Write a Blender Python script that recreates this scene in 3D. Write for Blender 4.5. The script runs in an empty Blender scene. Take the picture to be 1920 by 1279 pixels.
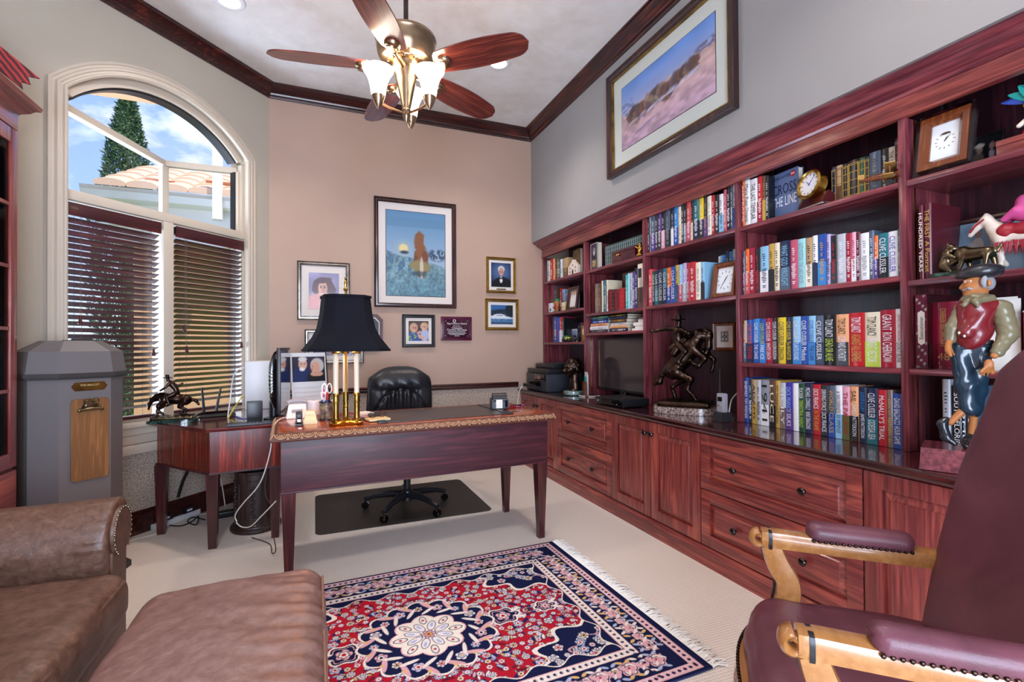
import bpy, bmesh, math, random
import numpy as np
from math import sin, cos, pi, radians, sqrt
from mathutils import Vector, Matrix
random.seed(7); NR = np.random.RandomState(5)
SC = bpy.context.scene; COL = SC.collection
# ---------------------------------------------------------------- camera model (frame 1920x1279)
FPX, YAW, PITCH, ROLL, EYE = 905.734, 22.217, .5447, -.37465, 1.21
def _cam():
    y, p, r = radians(YAW), radians(PITCH), radians(ROLL)
    F = Vector((sin(y)*cos(p), cos(y)*cos(p), sin(p))); R = Vector((cos(y), -sin(y), 0)); U = R.cross(F)
    return F, R*cos(r)+U*sin(r), U*cos(r)-R*sin(r)
CF, CR, CU = _cam(); CO = Vector((0, 0, EYE))
def ray(x, y): return CF + CR*((x-960)/FPX) + CU*((639.5-y)/FPX)
def atz(x, y, z): d = ray(x, y); return CO + d*((z-EYE)/d.z)
def atx(x, y, X): d = ray(x, y); return CO + d*(X/d.x)
def aty(x, y, Y): d = ray(x, y); return CO + d*(Y/d.y)
def att(x, y, t): return CO + ray(x, y)*t
cd = bpy.data.cameras.new('camera'); cam = bpy.data.objects.new('camera', cd); COL.objects.link(cam)
cd.sensor_width = 36; cd.lens = 36*FPX/1920; cd.clip_start = .05
cam.matrix_world = Matrix(((CR.x, CU.x, -CF.x, 0), (CR.y, CU.y, -CF.y, 0), (CR.z, CU.z, -CF.z, EYE), (0, 0, 0, 1)))
SC.camera = cam; SC.view_settings.view_transform = "Standard"; SC.view_settings.look = "None"; SC.view_settings.gamma = 1; SC.view_settings.exposure = .16
# ---------------------------------------------------------------- colours and materials
def lin(c):
    return c/12.92 if c <= .04045 else ((c+.055)/1.055)**2.4
def rgb(h):
    h = h.lstrip('#'); return tuple(lin(int(h[i:i+2], 16)/255) for i in (0, 2, 4))
def rgba(h): return (*rgb(h), 1)
NT = {}
def newmat(name):
    m = bpy.data.materials.new(name); m.use_nodes = True; nt = m.node_tree
    b = nt.nodes['Principled BSDF']; return m, nt, b
def node(nt, t, **k):
    n = nt.nodes.new(t)
    for a, v in k.items():
        if a in n.bl_rna.properties.keys(): setattr(n, a, v)
        else: n.inputs[a].default_value = v
    return n
def ramp(nt, fac, stops):
    r = nt.nodes.new('ShaderNodeValToRGB'); e = r.color_ramp.elements
    while len(e) < len(stops): e.new(.5)
    for q, (p, c) in zip(e, stops): q.position = p; q.color = rgba(c)
    nt.links.new(fac, r.inputs[0]); return r.outputs[0]
def bump(nt, b, h, st, dist=.01):
    n = node(nt, 'ShaderNodeBump', Strength=st, Distance=dist); nt.links.new(h, n.inputs['Height']); nt.links.new(n.outputs[0], b.inputs['Normal'])
def coords(nt, sc=(1, 1, 1), kind='Object', rot=(0, 0, 0)):
    t = nt.nodes.new('ShaderNodeTexCoord'); m = node(nt, 'ShaderNodeMapping'); m.inputs['Scale'].default_value = sc; m.inputs['Rotation'].default_value = rot
    nt.links.new(t.outputs[kind], m.inputs[0]); return m.outputs[0]
def noise(nt, v, scale, det=4, rough=.55, dist=0):
    n = node(nt, 'ShaderNodeTexNoise', Scale=scale, Detail=det, Roughness=rough, Distortion=dist); nt.links.new(v, n.inputs['Vector']); return n.outputs[0]
def plain(name, c, rough=.5, metal=0, coat=0, emit=None, es=0, spec=None, alpha=None, sheen=0):
    m, nt, b = newmat(name); b.inputs['Base Color'].default_value = rgba(c); b.inputs['Roughness'].default_value = rough; b.inputs['Metallic'].default_value = metal
    if coat: b.inputs['Coat Weight'].default_value = coat; b.inputs['Coat Roughness'].default_value = .06
    if emit: b.inputs['Emission Color'].default_value = rgba(emit); b.inputs['Emission Strength'].default_value = es
    if spec is not None: b.inputs['Specular IOR Level'].default_value = spec
    if sheen: b.inputs['Sheen Weight'].default_value = sheen
    # light wear so that no surface is perfectly flat
    v = coords(nt); n = noise(nt, v, 22, 5); mx = node(nt, 'ShaderNodeMapRange'); mx.inputs['To Min'].default_value = max(.02, rough-.05); mx.inputs['To Max'].default_value = min(1, rough+.06)
    nt.links.new(n, mx.inputs[0]); nt.links.new(mx.outputs[0], b.inputs['Roughness']); return m
def wood(name, stops, axis='z', rough=.3, coat=.3, fine=1, bmp=.12):
    m, nt, b = newmat(name)
    k = {'x': (1.1, 11, 11), 'y': (11, 1.1, 11), 'z': (11, 11, 1.1)}[axis]
    v = coords(nt, tuple(q*fine for q in k))
    n1 = noise(nt, v, 1.3, 3, .5, 1.2)
    w = node(nt, 'ShaderNodeMath', operation='MULTIPLY'); w.inputs[1].default_value = 9; nt.links.new(n1, w.inputs[0])
    s = node(nt, 'ShaderNodeMath', operation='SINE'); nt.links.new(w.outputs[0], s.inputs[0])
    k2 = tuple(q*(7 if q > 2*fine else 3) for q in (k[0]*fine, k[1]*fine, k[2]*fine)); n2 = noise(nt, coords(nt, k2), 1, 4, .6)
    a = node(nt, 'ShaderNodeMath', operation='MULTIPLY_ADD'); nt.links.new(s.outputs[0], a.inputs[0]); a.inputs[1].default_value = .22; nt.links.new(n2, a.inputs[2])
    nt.links.new(ramp(nt, a.outputs[0], stops), b.inputs['Base Color']); b.inputs['Roughness'].default_value = rough
    b.inputs['Coat Weight'].default_value = coat; b.inputs['Coat Roughness'].default_value = .12
    bump(nt, b, a.outputs[0], bmp, .003); return m
def leather(name, stops, rough=.38, sc=1, bst=.25):
    m, nt, b = newmat(name); v = coords(nt)
    n = noise(nt, v, 5*sc, 5, .62, .6); nt.links.new(ramp(nt, n, stops), b.inputs['Base Color'])
    r = node(nt, 'ShaderNodeMapRange'); r.inputs['To Min'].default_value = rough-.08; r.inputs['To Max'].default_value = rough+.14; nt.links.new(n, r.inputs[0]); nt.links.new(r.outputs[0], b.inputs['Roughness'])
    vo = node(nt, 'ShaderNodeTexVoronoi', Scale=230); nt.links.new(v, vo.inputs['Vector']); n3 = noise(nt, v, 9*sc, 4, .6, .8)
    ad = node(nt, 'ShaderNodeMath', operation='MULTIPLY_ADD'); nt.links.new(vo.outputs['Distance'], ad.inputs[0]); ad.inputs[1].default_value = .12; nt.links.new(n3, ad.inputs[2])
    bump(nt, b, ad.outputs[0], bst, .012); return m
def metal(name, c, rough=.3, c2=None):
    m, nt, b = newmat(name); b.inputs['Metallic'].default_value = 1; b.inputs['Roughness'].default_value = rough
    n = noise(nt, coords(nt), 14, 4); nt.links.new(ramp(nt, n, [(.3, c), (.7, c2 or c)]), b.inputs['Base Color']); return m
def glassm(name, tint='#ffffff', gl=.12, rough=.02):
    m = bpy.data.materials.new(name); m.use_nodes = True; nt = m.node_tree; nt.nodes.clear()
    o = nt.nodes.new('ShaderNodeOutputMaterial'); t = nt.nodes.new('ShaderNodeBsdfTransparent'); t.inputs[0].default_value = rgba(tint)
    g = nt.nodes.new('ShaderNodeBsdfGlossy'); g.inputs['Roughness'].default_value = rough; mx = nt.nodes.new('ShaderNodeMixShader'); lw = node(nt, 'ShaderNodeLayerWeight', Blend=gl)
    nt.links.new(lw.outputs['Fresnel'], mx.inputs[0]); nt.links.new(t.outputs[0], mx.inputs[1]); nt.links.new(g.outputs[0], mx.inputs[2]); nt.links.new(mx.outputs[0], o.inputs[0]); return m
def vcol(name, rough=.5, spec=.5, coat=0):
    m, nt, b = newmat(name); a = node(nt, 'ShaderNodeVertexColor', layer_name='Col'); nt.links.new(a.outputs[0], b.inputs['Base Color']); b.inputs['Roughness'].default_value = rough
    b.inputs['Specular IOR Level'].default_value = spec; b.inputs['Coat Weight'].default_value = coat; b.inputs['Coat Roughness'].default_value = .03; return m
def objcol(name, rough=.45, coat=0, amount=.06):
    m, nt, b = newmat(name); o = nt.nodes.new('ShaderNodeObjectInfo'); n = noise(nt, coords(nt), 30, 3)
    h = node(nt, 'ShaderNodeHueSaturation'); mr = node(nt, 'ShaderNodeMapRange'); mr.inputs['To Min'].default_value = 1-amount*3; mr.inputs['To Max'].default_value = 1+amount*3
    nt.links.new(n, mr.inputs[0]); nt.links.new(mr.outputs[0], h.inputs['Value']); nt.links.new(o.outputs['Color'], h.inputs['Color']); nt.links.new(h.outputs[0], b.inputs['Base Color'])
    b.inputs['Roughness'].default_value = rough; b.inputs['Coat Weight'].default_value = coat; b.inputs['Coat Roughness'].default_value = .1; return m
M = {}
CH = [(.2, '#5c2630'), (.5, '#8e4249'), (.75, '#a5524f'), (.95, '#78343a')]
for a in 'xyz': M['cherry_'+a] = wood('cherry_wood_'+a, CH, a, .28, .35)
RB = [(.2, '#6e2c2c'), (.5, '#a04c42'), (.75, '#bc5e46'), (.95, '#843834')]
for a in 'xyz': M['front_'+a] = wood('cabinet_wood_'+a, RB, a, .3, .3, 1)
M['counter'] = wood('counter_wood', [(.3, '#2e0d10'), (.55, '#54191a'), (.8, '#70261f')], 'y', .12, .8, 1, .04)
M['back_panel'] = wood('bookcase_back_wood', [(.3, '#26101a'), (.55, '#431b26'), (.8, '#5a2428')], 'z', .4, .15)
M['crown'] = wood('crown_wood', [(.3, '#2a0d0c'), (.55, '#57201a'), (.8, '#743420')], 'x', .3, .3)
M['crown_y'] = wood('crown_wood_y', [(.3, '#2a0d0c'), (.55, '#57201a'), (.8, '#743420')], 'y', .3, .3)
M['mahog'] = wood('desk_mahogany', [(.3, '#3a1620'), (.55, '#5d2730'), (.8, '#74353a')], 'x', .5, .04, .8, .05)
M['mahog_z'] = wood('desk_mahogany_upright', [(.3, '#3a1619'), (.55, '#5e2728'), (.8, '#773630')], 'z', .28, .35, .8, .05)
M['desk_top'] = wood('desk_top_wood', [(.3, '#9c461c'), (.55, '#c8642a'), (.8, '#d87636')], 'x', .2, .5, .8, .04)
M['return'] = wood('return_wood', [(.3, '#5a1812'), (.5, '#98321c'), (.68, '#bc4a28'), (.85, '#701f16')], 'z', .24, .4, .9)
M['return_top'] = wood('return_top_wood', [(.3, '#481218'), (.55, '#6e2122'), (.8, '#8a2f28')], 'x', .1, .9, .8, .03)
M['blind'] = wood('blind_wood', [(.3, '#3d161a'), (.55, '#5f2526'), (.8, '#743130')], 'x', .35, .2, 1, .05)
M['fan_wood'] = wood('fan_blade_wood', [(.3, '#5a2420'), (.5, '#8a3e30'), (.7, '#a8563a'), (.85, '#6c2e26')], 'x', .28, .5, 1.3)
M['oak'] = wood('arm_wood', [(.2, '#a06a38'), (.55, '#b47e48'), (.9, '#c08c56')], 'x', .22, .6, .8, .04)
M['clip_wood'] = wood('clipboard_wood', [(.3, '#7a5230'), (.55, '#a2713f'), (.8, '#b88450')], 'z', .4, .1)
M['frame_wood'] = wood('frame_dark_wood', [(.3, '#2a1412'), (.6, '#4c2620'), (.8, '#5c3026')], 'z', .3, .4)
M['amber_wood'] = wood('amber_wood', [(.3, '#6a3416'), (.55, '#9c5a2a'), (.8, '#b87238')], 'z', .25, .5)
M['dark_wood'] = wood('dark_carved_wood', [(.3, '#2a1a18'), (.6, '#46302a'), (.8, '#564036')], 'z', .45, .1)
M['paint'] = plain('trim_paint', '#cdbfad', .42)
M['knob'] = metal('knob_metal', '#3a3634', .25, '#5a5450')
M['nickel'] = metal('brushed_nickel', '#8e7660', .28, '#b09678')
M['brass'] = metal('brass', '#b8903e', .22, '#d8b45c')
M['antique'] = metal('antique_brass', '#6a5028', .32, '#b08c48')
M['gold'] = metal('gold_frame', '#a98236', .3, '#c8a452')
M['silver'] = metal('silver_frame', '#6e665e', .3, '#a8a098')
M['chrome'] = metal('chrome', '#c8ccd0', .12)
M['bronze'] = metal('bronze', '#2c2420', .3, '#4e3c32')
M['bronze2'] = metal('bronze_patina', '#54483a', .28, '#8c7c60')
M['gun'] = plain('grey_enamel', '#726c6c', .5, .2); M['gun_dark'] = plain('dark_enamel', '#3c3836', .5, .2)
M['black'] = plain('black_plastic', '#1a1b1f', .35); M['black_gloss'] = plain('black_gloss', '#08090b', .06, 0, .5); M['rubber'] = plain('black_rubber', '#161616', .7)
M['graphite'] = plain('graphite_plastic', '#2c3038', .4); M['white'] = plain('white_plastic', '#e4e4e6', .4); M['paper'] = plain('paper', '#ece8de', .8)
M['pages'] = plain('page_edges', '#e2d8c2', .85); M['mat'] = plain('picture_mat', '#e6ddd6', .9); M['linen'] = plain('linen_mat', '#c8ccc4', .95)
M['cream'] = plain('cream_plastic', '#e4d3a0', .45); M['grey'] = plain('grey_plastic', '#9a9aa2', .4); M['tallow'] = plain('candle_sleeve', '#efe0c4', .45)
M['blackleather'] = leather('black_leather', [(.3, '#101114'), (.7, '#24262b')], .32, 1.6, .3)
M['brownleather'] = leather('brown_leather', [(.25, '#4a3428'), (.5, '#64473a'), (.75, '#7a5c4c')], .4, 7, .14)
M['ottleather'] = leather('ottoman_leather', [(.25, '#70524a'), (.5, '#84625a'), (.75, '#94746c')], .34, 7, .14)
M['redleather'] = leather('burgundy_leather', [(.25, '#4c2830'), (.55, '#683844'), (.8, '#784650')], .38, .8, .12)
M['shade'] = plain('shade_silk', '#14151d', .85, 0, 0, None, 0, .15)
M['brown'] = plain('brown_piping', '#8a6250', .5); M['cord_white'] = plain('white_cord', '#e0dcd4', .5); M['cord_black'] = plain('black_cord', '#141414', .5); M['cord_brown'] = plain('brown_cord', '#4a342c', .5)
M['yellow'] = plain('yellow_plastic', '#d8c848', .4); M['blue'] = plain('blue_plastic', '#2f4fae', .4); M['red'] = plain('red_lacquer', '#9c1f2c', .4); M['teal'] = plain('teal_cloth', '#1f9a92', .6)
M['green'] = plain('green_plastic', '#2a7a52', .5); M['orange'] = plain('orange_plastic', '#d07030', .5); M['pink'] = plain('pink_cloth', '#d05090', .6); M['maroon'] = plain('maroon_lacquer', '#4a121c', .25, 0, .4)
M['skin_paint'] = plain('painted_skin', '#b4713c', .4); M['vest'] = plain('painted_vest', '#7a1c24', .28, 0, .4); M['trouser'] = plain('painted_trousers', '#1c3444', .24, 0, .5); M['shirt'] = plain('painted_shirt', '#7c7458', .35, 0, .2); M['cap'] = plain('painted_cap', '#23262c', .35, 0, .3); M['shoe'] = plain('painted_shoe', '#1c2228', .25, 0, .4)
M['ceramic'] = plain('cream_ceramic', '#e2d2c2', .5); M['fringe'] = plain('fringe_cotton', '#f2efe8', .9); M['acrylic'] = glassm('acrylic', '#f4eef0', .25); M['pane'] = glassm('window_glass', '#f6fbfb', .1); M['frameglass'] = glassm('picture_glass', '#ffffff', .06)
M['photo'] = vcol('photo_print', .35, .4); M['canvas'] = vcol('art_print', .3, .5, .15); M['rugcol'] = vcol('rug_wool', .95, .1)
M['cloth'] = objcol('book_jacket', .32, .25); M['ink'] = objcol('printed_ink', .5, 0, .02)
def speckle(name, base, dark, light, sc, rough, coat=0, bst=.1):
    m, nt, b = newmat(name); v = coords(nt); n = noise(nt, v, sc, 3, .7); nt.links.new(ramp(nt, n, [(.36, dark), (.5, base), (.64, light)]), b.inputs['Base Color']); b.inputs['Roughness'].default_value = rough
    b.inputs['Coat Weight'].default_value = coat; bump(nt, b, n, bst, .003); return m
M['wainscot'] = speckle('wainscot_paper', '#b5a596', '#877668', '#d3c6b8', 95, .7)
M['granite'] = speckle('pink_granite', '#8c7a74', '#3a302e', '#c8b4aa', 70, .2, .5)
M['marble'] = speckle('green_marble', '#1c302c', '#0e1a18', '#4a6a60', 22, .15, .6); M['marble_grey'] = speckle('sea_marble', '#5c7474', '#3c5454', '#8ca4a0', 18, .15, .6)
def paintwall(name, c, c2):
    m, nt, b = newmat(name); v = coords(nt); n = noise(nt, v, 1.7, 4); nt.links.new(ramp(nt, n, [(.3, c), (.7, c2)]), b.inputs['Base Color']); b.inputs['Roughness'].default_value = .62
    bump(nt, b, noise(nt, v, 140, 2), .04, .002); return m
M['wall_l'] = paintwall('wall_paint_left', '#bab09f', '#c0b6a5'); M['wall'] = paintwall('wall_paint', '#b89a88', '#bea18f'); M['wall_pale'] = paintwall('wall_paint_pale', '#918e8c', '#979492')
def ceilmat():
    m, nt, b = newmat('ceiling_faux_plaster'); v = coords(nt); n = noise(nt, v, 1.5, 7, .62, .5); n2 = noise(nt, v, 7, 5, .6, .3)
    a = node(nt, 'ShaderNodeMath', operation='MULTIPLY_ADD'); nt.links.new(n2, a.inputs[0]); a.inputs[1].default_value = .45; nt.links.new(n, a.inputs[2])
    nt.links.new(ramp(nt, a.outputs[0], [(.5, '#cfc6be'), (.66, '#d8d2cc'), (.8, '#e0dcd8'), (.95, '#e6e4e4')]), b.inputs['Base Color']); b.inputs['Roughness'].default_value = .7; bump(nt, b, a.outputs[0], .05); return m
M['ceiling'] = ceilmat()
def carpetmat():
    m, nt, b = newmat('loop_carpet'); v = coords(nt, (1, 1, 1), 'Object', (0, 0, radians(2)))
    w = node(nt, 'ShaderNodeTexWave', wave_type='BANDS', bands_direction='Y', Scale=22, Distortion=.6, Detail=2); w.inputs['Detail Scale'].default_value = 3; nt.links.new(v, w.inputs[0])
    w2 = node(nt, 'ShaderNodeTexWave', wave_type='BANDS', bands_direction='X', Scale=26, Distortion=.8, Detail=2); nt.links.new(v, w2.inputs[0])
    mu = node(nt, 'ShaderNodeMath', operation='MULTIPLY_ADD'); nt.links.new(w2.outputs[1], mu.inputs[0]); mu.inputs[1].default_value = .5; nt.links.new(w.outputs[1], mu.inputs[2])
    n = noise(nt, v, 320, 2); a = node(nt, 'ShaderNodeMath', operation='ADD'); nt.links.new(n, a.inputs[0]); nt.links.new(mu.outputs[0], a.inputs[1])
    nt.links.new(ramp(nt, a.outputs[0], [(.25, '#b4a69a'), (.7, '#dccfc4'), (1, '#eadfd4')]), b.inputs['Base Color']); b.inputs['Roughness'].default_value = .95; b.inputs['Specular IOR Level'].default_value = .1
    bump(nt, b, a.outputs[0], .35, .006); return m
M['carpet'] = carpetmat()
# ---------------------------------------------------------------- mesh building
class MB:
    def __init__(s): s.v = []; s.f = []; s.mi = []; s.cur = 0
    def add(s, vs, fs):
        o = len(s.v); s.v += [tuple(q) for q in vs]; s.f += [tuple(i+o for i in f) for f in fs]; s.mi += [s.cur]*len(fs); return s
    def box(s, a, b, bev=0):
        x0, y0, z0 = (min(a[i], b[i]) for i in range(3)); x1, y1, z1 = (max(a[i], b[i]) for i in range(3))
        if bev <= 0:
            return s.add([(x0, y0, z0), (x1, y0, z0), (x1, y1, z0), (x0, y1, z0), (x0, y0, z1), (x1, y0, z1), (x1, y1, z1), (x0, y1, z1)],
                         [(0, 3, 2, 1), (4, 5, 6, 7), (0, 1, 5, 4), (1, 2, 6, 5), (2, 3, 7, 6), (3, 0, 4, 7)])
        bm = bmesh.new(); bmesh.ops.create_cube(bm, size=1)
        for v in bm.verts: v.co = Vector(((x0+x1)/2+v.co.x*(x1-x0), (y0+y1)/2+v.co.y*(y1-y0), (z0+z1)/2+v.co.z*(z1-z0)))
        bmesh.ops.bevel(bm, geom=list(bm.edges), offset=min(bev, .45*min(x1-x0, y1-y0, z1-z0)), segments=2, affect='EDGES', profile=.6)
        bm.verts.index_update(); s.add([v.co[:] for v in bm.verts], [[v.index for v in f.verts] for f in bm.faces]); bm.free(); return s
    def prism(s, pts, z0, z1, top=None):
        n = len(pts); t = top or pts
        ar = sum(pts[i][0]*pts[(i+1) % n][1]-pts[(i+1) % n][0]*pts[i][1] for i in range(n))
        if ar < 0: pts = pts[::-1]; t = t[::-1]
        return s.add([(p[0], p[1], z0) for p in pts]+[(p[0], p[1], z1) for p in t], [tuple(range(n))[::-1], tuple(range(n, 2*n))]+[(i, (i+1) % n, n+(i+1) % n, n+i) for i in range(n)])
    def lathe(s, prof, c=(0, 0, 0), n=24, sq=None, cap=True):
        vs = []; fs = []; m = len(prof)
        for r, z in prof:
            for i in range(n):
                a = 2*pi*i/n; k = 1
                if sq: k = (abs(cos(a))**sq+abs(sin(a))**sq)**(-1/sq)
                vs.append((c[0]+r*k*cos(a), c[1]+r*k*sin(a), c[2]+z))
        for j in range(m-1):
            for i in range(n): a = j*n+i; b = j*n+(i+1) % n; fs.append((a, b, b+n, a+n))
        if cap: fs.append(tuple(range(n))[::-1]); fs.append(tuple(range((m-1)*n, m*n)))
        return s.add(vs, fs)
    def tube(s, pts, r, n=8, cap=True):
        P = [Vector(p) for p in pts]; R = r if isinstance(r, (list, tuple)) else [r]*len(P); vs = []; fs = []
        up = Vector((0, 0, 1)); pr = None
        for i, p in enumerate(P):
            d = (P[min(i+1, len(P)-1)]-P[max(i-1, 0)]).normalized()
            if pr is None:
                pr = d.cross(up if abs(d.z) < .95 else Vector((1, 0, 0))).normalized()
            pr = (pr-d*pr.dot(d)).normalized(); q = d.cross(pr)
            for k in range(n): a = 2*pi*k/n; vs.append(p+(pr*cos(a)+q*sin(a))*R[i])
        for j in range(len(P)-1):
            for k in range(n): a = j*n+k; b = j*n+(k+1) % n; fs.append((a, b, b+n, a+n))
        if cap: fs.append(tuple(range(n))[::-1]); fs.append(tuple(range(len(P)*n-n, len(P)*n)))
        return s.add(vs, fs)
    def ell(s, c, r, n=16, m=10, rot=None):
        vs = []; fs = []
        for j in range(m+1):
            t = pi*j/m
            for i in range(n):
                a = 2*pi*i/n; v = Vector((r[0]*sin(t)*cos(a), r[1]*sin(t)*sin(a), -r[2]*cos(t)))
                if rot is not None: v = rot @ v
                vs.append(Vector(c)+v)
        for j in range(m):
            for i in range(n): a = j*n+i; b = j*n+(i+1) % n; fs.append((a, b, b+n, a+n))
        return s.add(vs, fs)
    def sweep(s, path, prof, closed=False, cap=True):
        # path: list of (origin, side vector, depth vector); prof: list of (side, depth)
        n = len(prof); vs = []; fs = []
        for o, a, b in path:
            for p, q in prof: vs.append(Vector(o)+Vector(a)*p+Vector(b)*q)
        L = len(path)
        for j in range(L if closed else L-1):
            for k in range(n): a = j*n+k; b = j*n+(k+1) % n; c = ((j+1) % L)*n; fs.append((a, b, c+(k+1) % n, c+k))
        if cap and not closed: fs.append(tuple(range(n))[::-1]); fs.append(tuple(range((L-1)*n, L*n)))
        return s.add(vs, fs)
    def xf(s, mat):
        s.v = [tuple(mat @ Vector(q)) for q in s.v]; return s
    def mesh(s, name, mats, smooth=38):
        me = bpy.data.meshes.new(name); me.from_pydata(s.v, [], s.f); me.validate(clean_customdata=False)
        for m in (mats if isinstance(mats, (list, tuple)) else [mats]): me.materials.append(m)
        if len(set(s.mi)) > 1: me.polygons.foreach_set('material_index', s.mi[:len(me.polygons)])
        bm = bmesh.new(); bm.from_mesh(me); bmesh.ops.recalc_face_normals(bm, faces=bm.faces); bm.to_mesh(me); bm.free()
        if smooth:
            me.polygons.foreach_set('use_smooth', [True]*len(me.polygons)); me.set_sharp_from_angle(angle=radians(smooth))
        me.update(); return me
def link(o, parent=None):
    COL.objects.link(o)
    if parent is not None: o.parent = parent
    return o
def obj(name, mb, mat, parent=None, smooth=38):
    mt = [M[q] if isinstance(q, str) else q for q in (mat if isinstance(mat, (list, tuple)) else [mat])]
    me = mb if isinstance(mb, bpy.types.Mesh) else mb.mesh(name, mt, smooth)
    return link(bpy.data.objects.new(name, me), parent)
def tag(o, label, cat, group=None, kind=None):
    o['label'] = label; o['category'] = cat
    if group: o['group'] = group
    if kind: o['kind'] = kind
    return o
def thing(name, label, cat, loc=(0, 0, 0), rz=0, group=None):
    o = bpy.data.objects.new(name, None); o.empty_display_size = .05; COL.objects.link(o); o.location = loc; o.rotation_euler = (0, 0, rz); return tag(o, label, cat, group)
def struct(name, mb, mat, smooth=38, label=None):
    o = obj(name, mb, mat, None, smooth); o['kind'] = 'structure'
    if label: o['label'] = label
    return o
def copytree(o, parent=None):
    c = o.copy(); COL.objects.link(c); c.parent = parent
    for ch in list(o.children): copytree(ch, c)
    return c
def mat_axes(o, x, y, z):
    x, y, z = Vector(x), Vector(y), Vector(z); return Matrix(((x.x, y.x, z.x, o[0]), (x.y, y.y, z.y, o[1]), (x.z, y.z, z.z, o[2]), (0, 0, 0, 1)))
# ---------------------------------------------------------------- lettering (built-in typeface, turned into meshes at the end)
TXT = []
def text(name, s, parent, mtx, L, h, color, align='c', ext=.0004):
    TXT.append((name, s, parent, mtx, L, h, color, align, ext))
def flush_text():
    objs = []; cache = {}
    for t in TXT:
        if t[1] in cache: continue
        c = bpy.data.curves.new('lettering', 'FONT'); c.body = t[1]; c.resolution_u = 2; o = bpy.data.objects.new('lettering', c); COL.objects.link(o); cache[t[1]] = o
    dg = bpy.context.evaluated_depsgraph_get(); dg.update(); res = {}
    for s, o in cache.items():
        me = bpy.data.meshes.new_from_object(o.evaluated_get(dg)); res[s] = [tuple(v.co[:2]) for v in me.vertices], [tuple(p.vertices) for p in me.polygons]; bpy.data.meshes.remove(me)
    for o in list(cache.values()):
        c = o.data; bpy.data.objects.remove(o); bpy.data.curves.remove(c)
    for name, s, parent, mtx, L, h, color, align, ext in TXT:
        vs, fs = res[s]
        if not vs: continue
        a = np.array(vs); lo = a.min(0); hi = a.max(0); sz = np.maximum(hi-lo, 1e-6)
        if L and h: k = np.array([L/sz[0], h/sz[1]])
        elif L: k = np.array([L/sz[0]]*2)
        else: k = np.array([h/sz[1]]*2)
        a = (a-lo)*k; w = sz*k
        a[:, 0] -= w[0]/2 if align == 'c' else 0; a[:, 1] -= w[1]/2
        me = bpy.data.meshes.new(name); me.from_pydata([(p[0], p[1], ext) for p in a], [], fs); me.materials.append(M['ink']); o = link(bpy.data.objects.new(name, me), parent); o.matrix_local = mtx; o.color = rgba(color)
# ---------------------------------------------------------------- painted prints (colour attributes on a fine grid)
def grid_print(name, W, H, step, fn, parent, mtx, mat='photo', thick=.001):
    nx, ny = max(2, int(W/step)+1), max(2, int(H/step)+1); u, v = np.meshgrid(np.linspace(0, 1, nx), np.linspace(0, 1, ny)); c = np.clip(fn(u, v), 0, 1)
    c = np.where(c <= .04045, c/12.92, ((c+.055)/1.055)**2.4)
    vs = np.stack([(u-.5)*W, (v-.5)*H, np.zeros_like(u)], -1).reshape(-1, 3); i = np.arange(nx*ny).reshape(ny, nx); q = np.stack([i[:-1, :-1], i[:-1, 1:], i[1:, 1:], i[1:, :-1]], -1).reshape(-1, 4)
    me = bpy.data.meshes.new(name); me.vertices.add(len(vs)); me.vertices.foreach_set('co', vs.ravel()); me.loops.add(q.size); me.loops.foreach_set('vertex_index', q.ravel()); me.polygons.add(len(q)); me.polygons.foreach_set('loop_start', np.arange(0, q.size, 4)); me.update(calc_edges=True)
    ca = me.color_attributes.new('Col', 'FLOAT_COLOR', 'POINT'); ca.data.foreach_set('color', np.concatenate([c.reshape(-1, 3), np.ones((nx*ny, 1))], 1).ravel().astype(np.float32))
    me.materials.append(M[mat]); o = link(bpy.data.objects.new(name, me), parent); o.matrix_local = mtx; return o
def hx(h): h = h.lstrip('#'); return np.array([int(h[i:i+2], 16)/255 for i in (0, 2, 4)])
def base(u, v, c0, c1):
    return hx(c0)*(1-v[..., None])+hx(c1)*v[..., None]
def vnoise(u, v, n, seed=0):
    r = np.random.RandomState(seed).rand(n+2, n+2); x, y = u*n, v*n; i, j = np.clip(x.astype(int), 0, n), np.clip(y.astype(int), 0, n); fx, fy = x-i, y-j; fx = fx*fx*(3-2*fx); fy = fy*fy*(3-2*fy)
    return r[j, i]*(1-fx)*(1-fy)+r[j, i+1]*fx*(1-fy)+r[j+1, i]*(1-fx)*fy+r[j+1, i+1]*fx*fy
def put(c, mask, col, a=1):
    m = np.clip(mask, 0, 1)[..., None]*a; return c*(1-m)+(hx(col) if isinstance(col, str) else col)*m
def el(u, v, cx, cy, rx, ry, soft=.15, rot=0):
    x, y = u-cx, v-cy
    if rot: x, y = x*cos(rot)+y*sin(rot), -x*sin(rot)+y*cos(rot)
    return np.clip((1-np.sqrt((x/rx)**2+(y/ry)**2))/soft+.5, 0, 1)
def rc(u, v, x0, x1, y0, y1): return ((u > x0) & (u < x1) & (v > y0) & (v < y1)).astype(float)
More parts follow.
